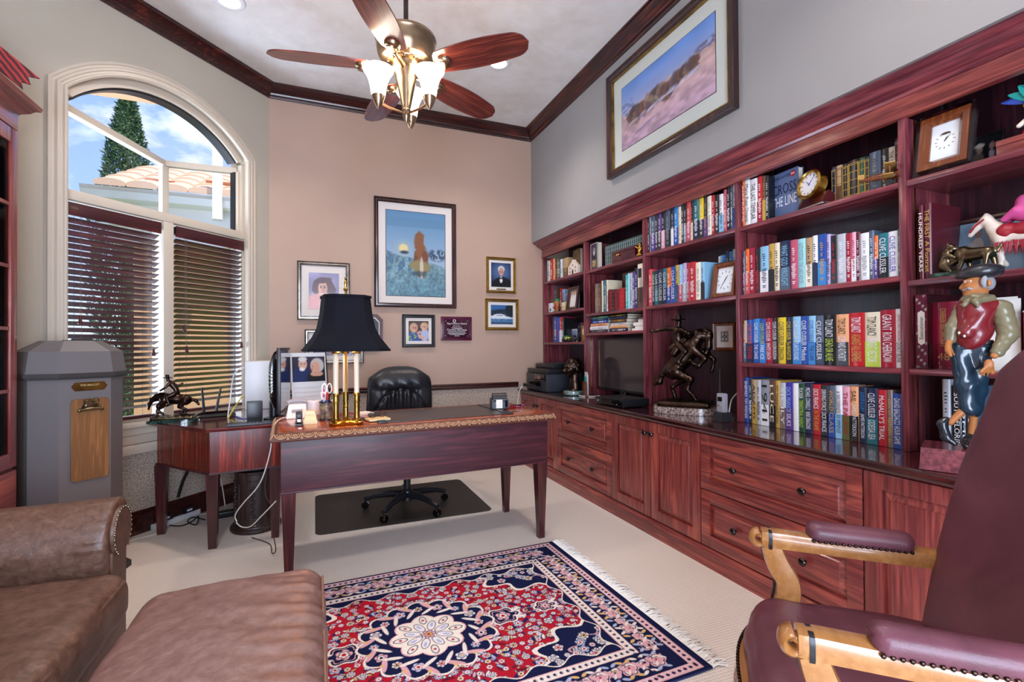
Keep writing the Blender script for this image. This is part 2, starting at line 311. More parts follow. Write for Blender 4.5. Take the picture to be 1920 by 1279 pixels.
# ---------------------------------------------------------------- organic bodies: smooth union of tapered limbs, surfaced as one mesh
def cap(a, b, r1, r2=None): return ('c', a, b, r1, r1 if r2 is None else r2)
def elp(c, r, rot=None): return ('e', c, r, rot)
def rbx(c, h, r, rot=None): return ('b', c, h, r, rot)
def sdf(prims, res, k=.01, pad=None, deform=None, post=None):
    lo = np.full(3, 1e9); hi = -lo
    for p in prims:
        if p[0] == 'c':
            for q, r in ((p[1], p[3]), (p[2], p[4])): lo = np.minimum(lo, np.array(q)-r); hi = np.maximum(hi, np.array(q)+r)
        else:
            e = max(p[2]) if p[0] == 'e' or p[-1] is not None else None
            ex = np.array(p[2]) if p[-1] is None else np.full(3, np.linalg.norm(p[2])); lo = np.minimum(lo, np.array(p[1])-ex); hi = np.maximum(hi, np.array(p[1])+ex)
    pad = pad or (3*res+k*.4); lo -= pad; hi += pad; n = np.ceil((hi-lo)/res).astype(int)+1
    ax = [(lo[i]+np.arange(n[i])*res).astype(np.float32) for i in range(3)]; X, Y, Z = np.meshgrid(*ax, indexing='ij'); D = np.full(X.shape, 1e3, np.float32)
    for p in prims:
        if p[0] == 'c':
            a, b = np.array(p[1], float), np.array(p[2], float); ab = b-a; L = max(ab@ab, 1e-9); t = np.clip(((X-a[0])*ab[0]+(Y-a[1])*ab[1]+(Z-a[2])*ab[2])/L, 0, 1)
            d = np.sqrt((X-a[0]-t*ab[0])**2+(Y-a[1]-t*ab[1])**2+(Z-a[2]-t*ab[2])**2)-(p[3]+(p[4]-p[3])*t)
        else:
            x, y, z = X-p[1][0], Y-p[1][1], Z-p[1][2]
            if p[-1] is not None:
                R = np.array(p[-1].to_3x3().transposed()); x, y, z = R[0, 0]*x+R[0, 1]*y+R[0, 2]*z, R[1, 0]*x+R[1, 1]*y+R[1, 2]*z, R[2, 0]*x+R[2, 1]*y+R[2, 2]*z
            if p[0] == 'e':
                r = p[2]; k0 = np.sqrt((x/r[0])**2+(y/r[1])**2+(z/r[2])**2); k1 = np.sqrt((x/r[0]**2)**2+(y/r[1]**2)**2+(z/r[2]**2)**2)+1e-9; d = k0*(k0-1)/k1
            else:
                h, r = p[2], p[3]; qx, qy, qz = abs(x)-h[0]+r, abs(y)-h[1]+r, abs(z)-h[2]+r
                d = np.sqrt(np.maximum(qx, 0)**2+np.maximum(qy, 0)**2+np.maximum(qz, 0)**2)+np.minimum(np.maximum(qx, np.maximum(qy, qz)), 0)-r
        h = np.clip(.5+.5*(d-D)/k, 0, 1) if k > 0 else (d > D); D = d*(1-h)+D*h-(k*h*(1-h) if k > 0 else 0)
    if deform is not None: D = D+deform(X, Y, Z)
    if post is not None: D = post(D, X, Y, Z)
    S = D < 0; N = [q-1 for q in D.shape]; cnt = np.zeros(N, np.int8); acc = np.zeros((*N, 3), np.float32)
    def sl(a, o): return a[o[0]:o[0]+N[0], o[1]:o[1]+N[1], o[2]:o[2]+N[2]]
    for axn in range(3):
        for o1 in (0, 1):
            for o2 in (0, 1):
                o = [0, 0, 0]; oth = [q for q in range(3) if q != axn]; o[oth[0]] = o1; o[oth[1]] = o2; e = list(o); e[axn] = 1
                d0, d1 = sl(D, o), sl(D, e); m = (d0 < 0) != (d1 < 0); t = np.where(m, d0/np.where(m, d0-d1, 1), 0)
                cnt += m; acc[..., axn] += np.where(m, t, 0); acc[..., oth[0]] += m*o1; acc[..., oth[1]] += m*o2
    act = cnt > 0; idx = np.full(N, -1, np.int64); idx[act] = np.arange(act.sum()); P = np.argwhere(act)+acc[act]/cnt[act][:, None]; V = lo+P*res; Q = []
    for axn in range(3):
        oth = [q for q in range(3) if q != axn]; a, b = [slice(None)]*3, [slice(None)]*3; a[axn] = slice(0, -1); b[axn] = slice(1, None); ch = S[tuple(a)] != S[tuple(b)]
        for i, j, k_ in np.argwhere(ch):
            c = [i, j, k_]
            if any(c[q] < 1 or c[q] >= N[q] for q in oth): continue
            q4 = []
            for d1, d2 in ((-1, -1), (0, -1), (0, 0), (-1, 0)):
                e = list(c); e[oth[0]] += d1; e[oth[1]] += d2; q4.append(int(idx[tuple(e)]))
            if min(q4) < 0: continue
            fl = bool(S[i, j, k_]) ^ (axn == 1); Q.append(q4 if fl else q4[::-1])
    mb = MB(); mb.v = [tuple(map(float, q)) for q in V]; mb.f = [tuple(q) for q in Q]; mb.mi = [0]*len(Q); return mb
# ================================================================ THE ROOM
YB, XW, XF, XC, CEIL = 4.61, 2.1115, 2.233, 1.945, 3.45      # back wall, right wall, bookcase face, worktop edge, ceiling
WA = radians(227.06); WO = Vector((-.358, YB, 0)); WD = Vector((cos(WA), sin(WA), 0)); WN = Vector((-sin(WA), cos(WA), 0))
WM = mat_axes(WO, WD, WN, (0, 0, 1))
def W(s, d, z): return WM @ Vector((s, d, z))
struct('floor', MB().box((-3.2, -1.9, -.06), (2.7, 4.9, 0)), 'carpet')
struct('ceiling', MB().box((-2.1, -1.8, CEIL), (2.75, 4.85, CEIL+.1)), 'ceiling')
mb = MB(); mb.box((-.5, YB, .81), (2.75, YB+.14, 3.6)); mb.cur = 1; mb.box((-.5, YB, 0), (2.75, YB+.14, .81)); struct('wall_back', mb, ['wall', 'wainscot'])
struct('wall_right', MB().box((XW, .36, 2.285), (XW+.66, YB, 3.6)).box((XW, -1.75, 0), (XW+.66, .36, 3.6)), 'wall_pale')
struct('wall_alcove', MB().box((2.58, .36, 0), (2.66, YB, 2.285)), 'wall_pale')
AR, ARZ, ACS = .888, 2.194, .833                              # window arch
def arch(r, n=28):
    z0 = None; h = {True: 0}[True]
    half = r-AR+.69 if r > .79 else .607-(.803-r)
    a = math.acos(min(1, half/r)); return [(ACS+r*cos(a+(pi-2*a)*i/n), ARZ+r*sin(a+(pi-2*a)*i/n)) for i in range(n+1)]
hole = arch(.803); S0, S1 = hole[0][0], hole[-1][0]
S0, S1 = min(S0, S1), max(S0, S1); SZ = .70
mb = MB()
def wbox(s0, s1, z0, z1, d0=-.17, d1=0): mb.box((s0, d0, z0), (s1, d1, z1))
wbox(-.12, S0, .81, 3.6); wbox(S1, 2.15, .81, 3.6)
for (a, az), (b, bz) in zip(hole[:-1], hole[1:]):
    mb.add([(a, -.17, az), (b, -.17, bz), (b, -.17, 3.6), (a, -.17, 3.6), (a, 0, az), (b, 0, bz), (b, 0, 3.6), (a, 0, 3.6)], [(0, 1, 2, 3), (7, 6, 5, 4), (0, 4, 5, 1), (3, 2, 6, 7)])
wbox(S0, S1, SZ-.02, SZ)
mb.cur = 1; wbox(-.12, S0, 0, .81); wbox(S1, 2.15, 0, .81); wbox(S0, S1, 0, SZ-.02)
wl = struct('wall_left', mb, ['wall_l', 'wainscot'], 30); wl.matrix_world = WM
struct('wall_side', MB().box((-1.9, -1.7, 0), (-1.76, 3.15, 3.6)), 'wall')
# wall behind the camera with an assumed tall glazed opening; added lamp outside
struct('wall_front', MB().box((-2, -1.75, 0), (-1.25, -1.6, 3.6)).box((.95, -1.75, 0), (2.8, -1.6, 3.6)).box((-1.25, -1.75, 2.45), (.95, -1.6, 3.6)), 'wall')
d = struct('assumed_door', MB().box((-1.25, -1.72, 0), (-1.15, -1.63, 2.45)).box((.85, -1.72, 0), (.95, -1.63, 2.45)).box((-1.15, -1.72, 2.35), (.85, -1.63, 2.45)).box((-.2, -1.72, 0), (-.1, -1.63, 2.35)), 'paint')  # door frame and its panes are assumed, out of view
obj('assumed_door_pane', MB().box((-1.15, -1.68, 0), (-.2, -1.672, 2.35)), 'pane', d); obj('assumed_door_pane', MB().box((-.1, -1.68, 0), (.85, -1.672, 2.35)), 'pane', d)
# crown moulding, chair rail, baseboards
def mitre(n1, n2): return (n1+n2)/(1+n1.dot(n2))
NB, NRt = Vector((0, -1, 0)), Vector((-1, 0, 0)); C0, C1 = WO.copy(), Vector((XW, YB, 0))
CP = [(0, -.10), (.012, -.10), (.016, -.085), (.03, -.078), (.034, -.066), (.05, -.052), (.075, -.03), (.086, -.016), (.1, -.012), (.1, 0), (0, 0)]
def runs(nm, prof, z, a, b, ma, mb_, mat):
    u = Vector((0, 0, 1)); struct(nm, MB().sweep([(a+u*z, ma, u), (b+u*z, mb_, u)], prof), mat, 20)
m0, m1 = mitre(WN, NB), mitre(NB, NRt)
runs('trim_1', CP, CEIL, W(2.05, 0, 0), C0, WN, m0, 'crown'); runs('trim_2', CP, CEIL, C0, C1, m0, m1, 'crown'); runs('trim_3', CP, CEIL, C1, Vector((XW, -1.6, 0)), m1, NRt, 'crown_y')
RP = [(0, 0), (.012, 0), (.02, .008), (.024, .02), (.018, .03), (.024, .044), (.014, .054), (0, .054)]
runs('trim_4', RP, .783, C0, Vector((1.945, YB, 0)), m0, NB, 'crown'); runs('trim_5', RP, .783, W(.14, 0, 0), C0, WN, m0, 'crown')
BP = [(0, 0), (.016, 0), (.016, .12), (.01, .135), (.006, .15), (0, .15)]
runs('baseboard_back', BP, 0, C0, Vector((1.945, YB, 0)), m0, NB, 'crown'); runs('baseboard_left', BP, 0, W(2.05, 0, 0), C0, WN, m0, 'crown')
runs('baseboard_side', BP, 0, Vector((-1.76, -1.6, 0)), Vector((-1.76, 3.0, 0)), Vector((1, 0, 0)), Vector((1, 0, 0)), 'crown')
# ---------------------------------------------------------------- arched window
win = struct('window_1', MB(), 'paint'); win.matrix_world = WM
P_ = [(-.004, 0), (-.004, .026), (.006, .032), (.014, .03), (.018, .022), (.03, .02), (.034, .026), (.046, .024), (.052, .014), (.066, .012), (.07, .017), (.085, .014), (.085, 0)]
path = []
inn = arch(.803, 40)
if inn[0][0] < inn[-1][0]: inn = inn[::-1]
Z0 = .61
path.append(((S1, 0, Z0), (1, 0, 0), (0, 1, 0)))
L_ = inn
for i, (s, z) in enumerate(L_):
    v = Vector((s-ACS, 0, z-ARZ)).normalized()
    if i == 0: v = v+Vector((1, 0, 0)); v = v/max(.3, v.dot(Vector((1, 0, 0))))
    if i == len(L_)-1: v = v+Vector((-1, 0, 0)); v = v/max(.3, -v.x)
    path.append(((s, 0, z), v, (0, 1, 0)))
path.append(((S0, 0, Z0), (-1, 0, 0), (0, 1, 0)))
obj('casing', MB().sweep(path, P_), 'paint', win, 25)
# stool and apron under the blinds
obj('sill', MB().box((S0-.09, -.1, SZ-.002), (S1+.09, .05, SZ+.028), .006).box((S0-.085, 0, SZ-.05), (S1+.085, .032, SZ-.004), .004).box((S0-.085, 0, SZ-.11), (S1+.085, .022, SZ-.052), .004).box((S0-.085, 0, SZ-.175), (S1+.085, .03, SZ-.113), .006), 'paint', win)
FD0, FD1 = -.10, -.045
TZ0, TZ1 = 2.085, 2.145
obj('transom', MB().box((S0, -.13, TZ0), (S1, -.012, TZ1), .004), 'paint', win)
obj('mullion', MB().box((.803, -.13, SZ+.02), (.872, -.012, TZ0), .004), 'paint', win)
obj('window_frame', MB().box((S0, -.13, SZ+.02), (S0+.02, -.03, 2.69)).box((S1-.02, -.13, SZ+.02), (S1, -.03, 2.69)).box((S0, -.13, SZ+.02), (S1, -.04, SZ+.06)), 'paint', win)
# arched head frame and its dark seal
def archstrip(r0, r1, d0, d1):
    a, b = arch(r0, 40), arch(r1, 40); m = MB(); vs = []; fs = []
    for (s, z), (s2, z2) in zip(a, b): vs += [(s, d0, z), (s, d1, z), (s2, d1, z2), (s2, d0, z2)]
    for j in range(len(a)-1):
        for k in range(4): fs.append((j*4+k, j*4+(k+1) % 4, j*4+4+(k+1) % 4, j*4+4+k))
    return m.add(vs, fs+[(0, 1, 2, 3), (len(vs)-4, len(vs)-3, len(vs)-2, len(vs)-1)])
obj('arch_frame', archstrip(.805, .75, -.12, -.03), 'paint', win, 30)
obj('arch_seal', archstrip(.752, .737, -.13, -.05), 'black', win, 30)
VZ = 2.672; VJ = WM.inverted() @ atz(307, 302, VZ)             # the glazing folds outwards to a corner post
jx, jd = VJ.x, VJ.y
def bar(a, b, w, h): # horizontal bar between two plan points
    a, b = Vector((*a, 0)), Vector((*b, 0)); t = (b-a).normalized(); q = Vector((-t.y, t.x, 0))*w/2
    return MB().prism([tuple((a+q)[:2]), tuple((b+q)[:2]), tuple((b-q)[:2]), tuple((a-q)[:2])], VZ-h, VZ)
PL, PR = (S1-.01, -.09), (S0+.01, -.09)
obj('glazing_bar', bar(PL, (jx, jd), .05, .042), 'paint', win); obj('glazing_bar', bar((jx, jd), PR, .05, .042), 'paint', win)
obj('corner_post', MB().box((jx-.025, jd-.025, .7), (jx+.025, jd+.025, VZ), .006), 'paint', win)
def paneb(a, b, z0, z1):
    a, b = Vector((*a, 0)), Vector((*b, 0)); t = (b-a).normalized(); q = Vector((-t.y, t.x, 0))*.003
    return MB().prism([tuple((a+q)[:2]), tuple((b+q)[:2]), tuple((b-q)[:2]), tuple((a-q)[:2])], z0, z1)
obj('pane', paneb(PL, (jx, jd), .72, VZ-.04), 'pane', win); obj('pane', paneb((jx, jd), PR, .72, VZ-.04), 'pane', win)
hp = arch(.745, 30); m_ = MB(); m_.add([(s, -.09, z) for s, z in hp], [tuple(range(len(hp)))]); obj('pane', m_, 'pane', win)
obj('side_seal', MB().box((S0+.035, -.12, TZ1), (S0+.047, -.075, VZ-.04)), 'black', win); obj('side_frame', MB().box((S0+.02, -.13, TZ1), (S0+.036, -.05, VZ-.04)), 'paint', win)
# ---------------------------------------------------------------- blinds
def blind(s0, s1, label, n=31, tassels=((.25, 1.02), (.9, .98))):
    o = W((s0+s1)/2, -.045, 0); t = thing('window_blind', label, 'blind', o, WA, 'wooden blinds in the arched window'); h = (s1-s0)/2; top = 2.07
    obj('headrail', MB().box((-h, -.03, top-.055), (h, .02, top-.005)), 'black', t)
    obj('valance', MB().box((-h+.006, .028, top-.078), (h-.006, .038, top), .003), 'blind', t)
    m = MB(); pitch = (top-.085-.80)/n
    for i in range(n):
        z = top-.10-i*pitch; a = radians(25); q = MB().box((-h+.012, -.026, -.0016), (h-.012, .026, .0016)); q.xf(Matrix.Translation((0, 0, z)) @ Matrix.Rotation(a, 4, 'X')); m.add(q.v, q.f)
    obj('slats', m, 'blind', t, 0)
    obj('bottom_rail', MB().box((-h+.012, -.024, .745), (h-.012, .024, .765), .004), 'blind', t)
    for f in (-.72, .7):
        obj('ladder_cord', MB().tube([(h*f, .027, .76), (h*f, .027, top-.06)], .0011, 5).tube([(h*f+.012, -.026, .76), (h*f+.012, -.026, top-.06)], .0011, 5), 'cord_brown', t)
    for f, z in tassels:
        x = h*(1-2*f); c = obj('pull_cord', MB().tube([(x, .034, z), (x, .034, top-.06)], .0011, 5), 'cord_brown', t)
        obj('tassel', MB().lathe([(.002, .05), (.006, .045), (.009, .02), (.012, .004), (.009, 0)], (x, .034, z-.045), 10), 'blind', c)
blind(.884, 1.426, 'wider dark wooden slatted blind in the left half of the arched window', 31, ((.13, 1.40), (.9, 1.20)))
blind(.236, .796, 'dark wooden slatted blind right of the window mullion, behind the router', 31, ((.12, 1.37), (.15, 1.22), (.95, 1.25)))
# ---------------------------------------------------------------- outdoors
stucco = M['stucco'] = plain('peach_stucco', '#d8a884', .9); M['gutter'] = plain('white_gutter', '#e6e2e0', .5); M['tile'] = plain('roof_tile', '#d8b49c', .85); M['tile_edge'] = plain('roof_tile_edge', '#b86a44', .9)
gm, nt, b = newmat('lawn'); nt.links.new(ramp(nt, noise(nt, coords(nt), 9, 6, .7), [(.35, '#4a6a2a'), (.6, '#86a04a'), (.75, '#b4bc78')]), b.inputs['Base Color']); M['lawn'] = gm
struct('ground', MB().box((-16, 3.2, -.35), (8, 24, -.25)).box((-16, -3, -.35), (-3.2, 3.2, -.25)), 'lawn', label='lawn outside the window')
so = struct('eave', MB().prism([(-.30, 4.80), (-.2, 4.97), (-2.4, 4.97), (-2.4, 2.66)], 3.3, 3.44), 'stucco'); so['label'] = 'peach eave over the window'
h = thing('house_wing', 'peach stucco house wing with tiled roof beyond the window', 'house', (-2.3, 6.7, -.25))
obj('wall', MB().box((.28, .42, 0), (6.3, .6, 3.0)), 'stucco', h)
obj('garage_door', MB().box((1.5, .36, .1), (2.5, .42, 2.1)), 'white', h)
obj('gutter', MB().sweep([((-.1, 0, 3.28), (0, 1, 0), (0, 0, 1)), ((6.4, 0, 3.28), (0, 1, 0), (0, 0, 1))], [(.0, .0), (.02, -.04), (.04, -.12), (.12, -.15), (.16, -.15), (.16, 0), (.13, 0), (.12, -.1), (.04, -.08)]), 'gutter', h)
obj('fascia', MB().box((0, .15, 2.9), (6.4, .19, 3.26)).box((0, .15, 2.88), (6.4, .45, 2.92)).box((.1, .2, 2.7), (6.4, .44, 2.88)), 'gutter', h)
m = MB(); r = random.Random(3)
for row in range(5):
    for i in range(21):
        x = .16+i*.3; y = .04+row*.34; z = 3.3+row*.15; pts = [(x+.15*cos(a)*1.02, .055*sin(a)) for a in [pi*q/7 for q in range(8)]]
        q = MB(); q.sweep([((0, y, z), (1, 0, 0), (0, 0, 1)), ((0, y+.4, z+.15), (1, 0, 0), (0, 0, 1))], [(p[0], p[1]+.03) for p in pts]+[(pts[-1][0]+.012, 0), (pts[0][0]-.012, 0)]); m.add(q.v, q.f)
m.box((-.0, .12, 3.22), (6.4, 1.9, 3.3)); obj('roof', m, 'tile', h)
for x, y, z in ((1.02, .45, 3.56), (1.6, .42, 3.5), (2.2, .2, 3.4), (.42, .3, 3.46)): obj('roof_tile_edge', MB().box((x, y, z), (x+.3, y+.03, z+.035)), 'tile_edge', h)
obj('downspout', MB().box((1.17, -.02, 3.0), (1.27, .05, 3.9)), 'gutter', h)
def leafmat(n, a, b_):
    g, nt, b = newmat(n); nt.links.new(ramp(nt, noise(nt, coords(nt), 14, 3), [(.35, a), (.65, b_)]), b.inputs['Base Color']); b.inputs['Roughness'].default_value = .7; return g
M['cypress'] = leafmat('cypress_leaf', '#1e3a22', '#4e7244'); M['leaf'] = leafmat('shrub_leaf', '#3a6a24', '#8aaa44'); M['bark'] = plain('bark', '#5a4634', .9)
def leaves(n, fn, size, r):
    m = MB(); vs = []; fs = []
    for i in range(n):
        p, nn = fn(r); t = Vector((r.uniform(-1, 1), r.uniform(-1, 1), r.uniform(-.4, 1.4))).normalized(); q = t.cross(nn)
        if q.length < .05: continue
        q.normalize(); s = size*r.uniform(.6, 1.3); o = len(vs); vs += [p-q*s*.3, p+t*s+nn*s*.4, p+q*s*.3]; fs.append((o, o+1, o+2))
    return m.add(vs, fs)
def cyp(r):
    z = r.random()**.8*6.2; k = .5*min(1, (6.3-z)/2.6)**.7*min(1, .4+z); a = r.uniform(0, 2*pi); k *= r.uniform(.78, 1.05)*(1+.1*sin(a*5+z*4)); return Vector((k*cos(a), k*sin(a), z)), Vector((cos(a), sin(a), .5)).normalized()
t = thing('cypress_tree', 'tall narrow green cypress behind the tiled roof, seen through the arched window', 'tree', (-3.22, 11.0, -.25))
obj('foliage', leaves(20000, cyp, .058, random.Random(4)), 'cypress', t, 0); obj('trunk', MB().lathe([(.12, 0), (.09, 3), (.03, 5.6)], n=10), 'bark', t)
def shr(R, H):
    def f(r):
        a, b = r.uniform(0, 2*pi), r.uniform(-.5, pi/2); k = r.uniform(.75, 1.05); v = Vector((cos(a)*cos(b), sin(a)*cos(b), sin(b))); return Vector((v.x*R*k, v.y*R*k, H*.45+v.z*H*.55*k)), v
    return f
for i, (x, y, R, H, lb) in enumerate(((-3.3, 4.6, .62, 1.6, 'largest leafy green shrub outside the window, behind the left blind'), (-4.4, 6.2, .7, 1.9, 'leafy green shrub farthest out in the garden, seen between slats'), (-2.6, 6.0, .42, 1.0, 'low green shrub by the house wing, seen between blind slats'))):
    t = thing('garden_shrub', lb, 'shrub', (x, y, -.25), 0, 'shrubs outside the window'); obj('foliage', leaves(2600, shr(R, H), .13, random.Random(i)), 'leaf', t, 0); obj('stem', MB().lathe([(.05, 0), (.03, H*.5)], n=8), 'bark', t)
# ---------------------------------------------------------------- sky, sun and lamps
w = bpy.data.worlds.new('sky'); SC.world = w; w.use_nodes = True; nt = w.node_tree; bg = nt.nodes['Background']
tc = nt.nodes.new('ShaderNodeTexCoord'); sp = nt.nodes.new('ShaderNodeSeparateXYZ'); nt.links.new(tc.outputs['Generated'], sp.inputs[0])
skyc = ramp(nt, sp.outputs[2], [(0, '#d8e2f8'), (.25, '#a4bcf4'), (.6, '#7094e4'), (1, '#4a70cc')])
cl = ramp(nt, noise(nt, coords(nt, (1, 1, 2.2), 'Generated'), 3.4, 8, .62, .4), [(.5, '#000000'), (.68, '#ffffff')])
mx = nt.nodes.new('ShaderNodeMix'); mx.data_type = 'RGBA'; nt.links.new(cl, mx.inputs[0]); nt.links.new(skyc, mx.inputs[6]); mx.inputs[7].default_value = (1, 1, 1, 1); nt.links.new(mx.outputs[2], bg.inputs[0]); bg.inputs[1].default_value = 1.35
def light(nm, kind, loc, e, c, **k):
    l = bpy.data.lights.new(nm, kind); l.energy = e; l.color = rgb(c); o = bpy.data.objects.new(nm, l); COL.objects.link(o); o.location = loc
    for a, v in k.items():
        if a == 'aim': o.rotation_euler = Vector(v).to_track_quat('-Z', 'Y').to_euler()
        else: setattr(l, a, v)
    return o
light('sun', 'SUN', (0, 0, 8), 6.5, '#fff2e0', aim=(-.3, .28, -.9), angle=.01)
light('window_fill', 'AREA', (-2.35, 4.25, 1.15), 150, '#dce4ff', aim=(2.5, -1.6, 1.75), shape='RECTANGLE', size=1.3, size_y=1.6)  # area lamp added outside, hidden by the jamb, aimed up to brighten the ceiling
light('rear_fill', 'AREA', (-.15, -1.85, 1.3), 260, '#dfe6ff', aim=(0, 1, .04), shape='RECTANGLE', size=2.0, size_y=2.3)  # area lamp added outside the rear opening as fill, standing in for daylight
# ================================================================ CEILING FAN AND CEILING LIGHTS
FX, FY, BZ = .438, 2.485, 2.62
f = thing('ceiling_fan', 'five-blade ceiling fan with three frosted glass lamps on a down rod', 'ceiling fan', (FX, FY, 0))
obj('down_rod', MB().tube([(0, 0, 2.80), (0, 0, CEIL)], .0125, 14), 'knob', f)
obj('canopy', MB().lathe([(.02, -.09), (.05, -.06), (.07, -.02), (.07, 0)], (0, 0, CEIL-.002), 24), 'nickel', f)
obj('motor_housing', MB().lathe([(.03, 2.83), (.035, 2.815), (.12, 2.805), (.152, 2.79), (.156, 2.775), (.15, 2.76), (.149, 2.735), (.142, 2.70), (.125, 2.672), (.10, 2.66), (.098, 2.654), (.072, 2.65), (.07, 2.628), (.06, 2.62)], n=40), 'nickel', f, 30)
for i in range(10): a = 2*pi*i/10; obj('vent_screw', MB().ell((.088*cos(a), .088*sin(a), 2.652), (.009, .009, .004), 8, 6), 'knob', f)
obj('light_stem', MB().lathe([(.058, 2.645), (.062, 2.635), (.06, 2.622), (.05, 2.57), (.036, 2.50), (.026, 2.45), (.021, 2.425), (.023, 2.42), (.019, 2.405), (.02, 2.40), (.017, 2.385), (.009, 2.365), (.002, 2.352)], n=28), 'nickel', f, 30)
for i, a in enumerate((170.2, 98.3, 28.0, -42.1, 242.5)):
    M_ = Matrix.Rotation(radians(a), 4, 'Z'); arm = MB().tube([(.045, 0, 2.625), (.10, 0, 2.622), (.175, 0, 2.612)], [.017, .013, .009], 10); arm.xf(M_); ab = obj('blade_arm', arm, 'nickel', f)
    bo = MB().lathe([(.001, -.02), (.024, -.018), (.026, -.012), (.031, -.01), (.038, -.002), (.04, .008), (.04, .016)], (0, 0, 0), 24); T = M_ @ Matrix.Translation((.215, 0, BZ)) @ Matrix.Rotation(radians(-13), 4, 'X')
    bo.xf(T); obj('blade_boss', bo, 'nickel', ab, 40)
    pts = []
    for q in range(33):
        u = q/32; L = .50; x = -.055+L*u; wd = .072*min(1, (u/.05)**.5 if u < .05 else 1)*(.72+.42*sin(pi*min(1, u*.85+.08)))*(sqrt(max(0, 1-((u-.86)/.14)**2)) if u > .86 else 1); pts.append((x, wd))
    out = [(x, w_) for x, w_ in pts]+[(x, -w_) for x, w_ in pts[::-1]]; out = [p for j, p in enumerate(out) if j == 0 or (abs(p[0]-out[j-1][0])+abs(p[1]-out[j-1][1])) > 1e-5]
    bl = MB().prism(out, .009, .015); bo_ = obj('fan_blade', bl, 'fan_wood', f, 30); bo_.matrix_local = T
frost, nt, b = newmat('lit_frosted_glass'); b.inputs['Base Color'].default_value = rgba('#fff6ea'); b.inputs['Emission Color'].default_value = rgba('#fff0dc'); b.inputs['Emission Strength'].default_value = 5; b.inputs['Roughness'].default_value = .35; M['frost'] = frost
toc = math.atan2(-FY, -FX)
for i in range(3):
    a = toc+radians(51)+i*radians(120); x, y = .145*cos(a), .145*sin(a)
    la = obj('lamp_arm', MB().tube([(.012*cos(a), .012*sin(a), 2.402), (.09*cos(a), .09*sin(a), 2.41), (.135*cos(a), .135*sin(a), 2.425)], .006, 8), 'nickel', f)
    obj('lamp_socket', MB().lathe([(.002, -.062), (.012, -.05), (.024, -.025), (.031, -.005), (.033, .004)], (x, y, 2.45), 20), 'nickel', la)
    obj('lamp_shade', MB().lathe([(.032, .002), (.036, .02), (.04, .05), (.047, .08), (.06, .11), (.074, .13), (.0765, .137), (.073, .133), (.058, .112), (.043, .08), (.036, .05), (.03, .012)], (x, y, 2.45), 32, cap=False), 'frost', la, 60)
    light('fan_bulb', 'POINT', (FX+x, FY+y, 2.62), 5, '#ffe6c8', shadow_soft_size=.05)
def canlight(x, y, lb, e=60):
    t = thing('recessed_light', lb, 'ceiling light', (x, y, CEIL), 0, 'recessed ceiling lights')
    obj('trim_ring', MB().lathe([(.062, 0), (.09, 0), (.092, -.006), (.085, -.01), (.066, -.008), (.062, .0)], n=32, cap=False), 'white', t)
    obj('lit_lens', MB().lathe([(.001, -.003), (.05, -.004), (.064, -.001)], n=28, cap=False), 'canlens', t)
    light('can_light', 'SPOT', (x, y, CEIL-.03), e, '#fff3ea', spot_size=radians(125), spot_blend=.8, shadow_soft_size=.06)
M['canlens'] = plain('lit_lens', '#fff4e4', .4, 0, 0, '#fff0dc', 4)
p = atz(430, 1, CEIL); canlight(p.x, p.y, 'recessed ceiling light cut by the top of the picture, left of the fan')
p = atz(935, 118, CEIL); canlight(p.x, p.y, 'recessed ceiling light right of the fan, near the wooden crown moulding')
for x, y in ((-.5, .9), (1.35, .9)): light('can_light', 'SPOT', (x, y, CEIL-.03), 55, '#fff3ea', spot_size=radians(125), spot_blend=.8, shadow_soft_size=.06)  # unseen spots added over the near half of the room, without fixtures

# ================================================================ BASE CABINETS, WORKTOP, BOOKCASE
CY = [4.598, 3.802, 2.949, 2.087, 1.231, .385]; CFX = 1.972; CB, CT = .105, .727
def raised(m, y0, y1, z0, z1, x, fr=.062):
    # frame-and-raised-panel front facing -X; x = face plane
    m.box((x, y0, z0), (x+.018, y0+fr, z1), .003).box((x, y1-fr, z0), (x+.018, y1, z1), .003).box((x, y0+fr, z0), (x+.018, y1-fr, z0+fr), .003).box((x, y0+fr, z1-fr), (x+.018, y1-fr, z1), .003)
def panel(y0, y1, z0, z1, x, fr=.062):
    a = (y0+fr-.002, z0+fr-.002, y1-fr+.002, z1-fr+.002); k = .035; m = MB()
    o = [(x+.017, a[0], a[1]), (x+.017, a[2], a[1]), (x+.017, a[2], a[3]), (x+.017, a[0], a[3])]; i = [(x+.001, a[0]+k, a[1]+k), (x+.001, a[2]-k, a[1]+k), (x+.001, a[2]-k, a[3]-k), (x+.001, a[0]+k, a[3]-k)]
    g = [(x+.006, a[0]+k-.004, a[1]+k-.004), (x+.006, a[2]-k+.004, a[1]+k-.004), (x+.006, a[2]-k+.004, a[3]-k+.004), (x+.006, a[0]+k-.004, a[3]-k+.004)]
    return m.add(o+g+i, [(0, 1, 5, 4), (1, 2, 6, 5), (2, 3, 7, 6), (3, 0, 4, 7), (4, 5, 9, 8), (5, 6, 10, 9), (6, 7, 11, 10), (7, 4, 8, 11), (8, 9, 10, 11)])
def knob(y, z, x, par): return obj('knob', MB().lathe([(.006, 0), (.005, .01), (.008, .014), (.0165, .02), (.0175, .026), (.014, .031), (.004, .034)], n=18).xf(mat_axes((x, y, z), (0, 0, 1), (0, 1, 0), (-1, 0, 0))), 'knob', par)
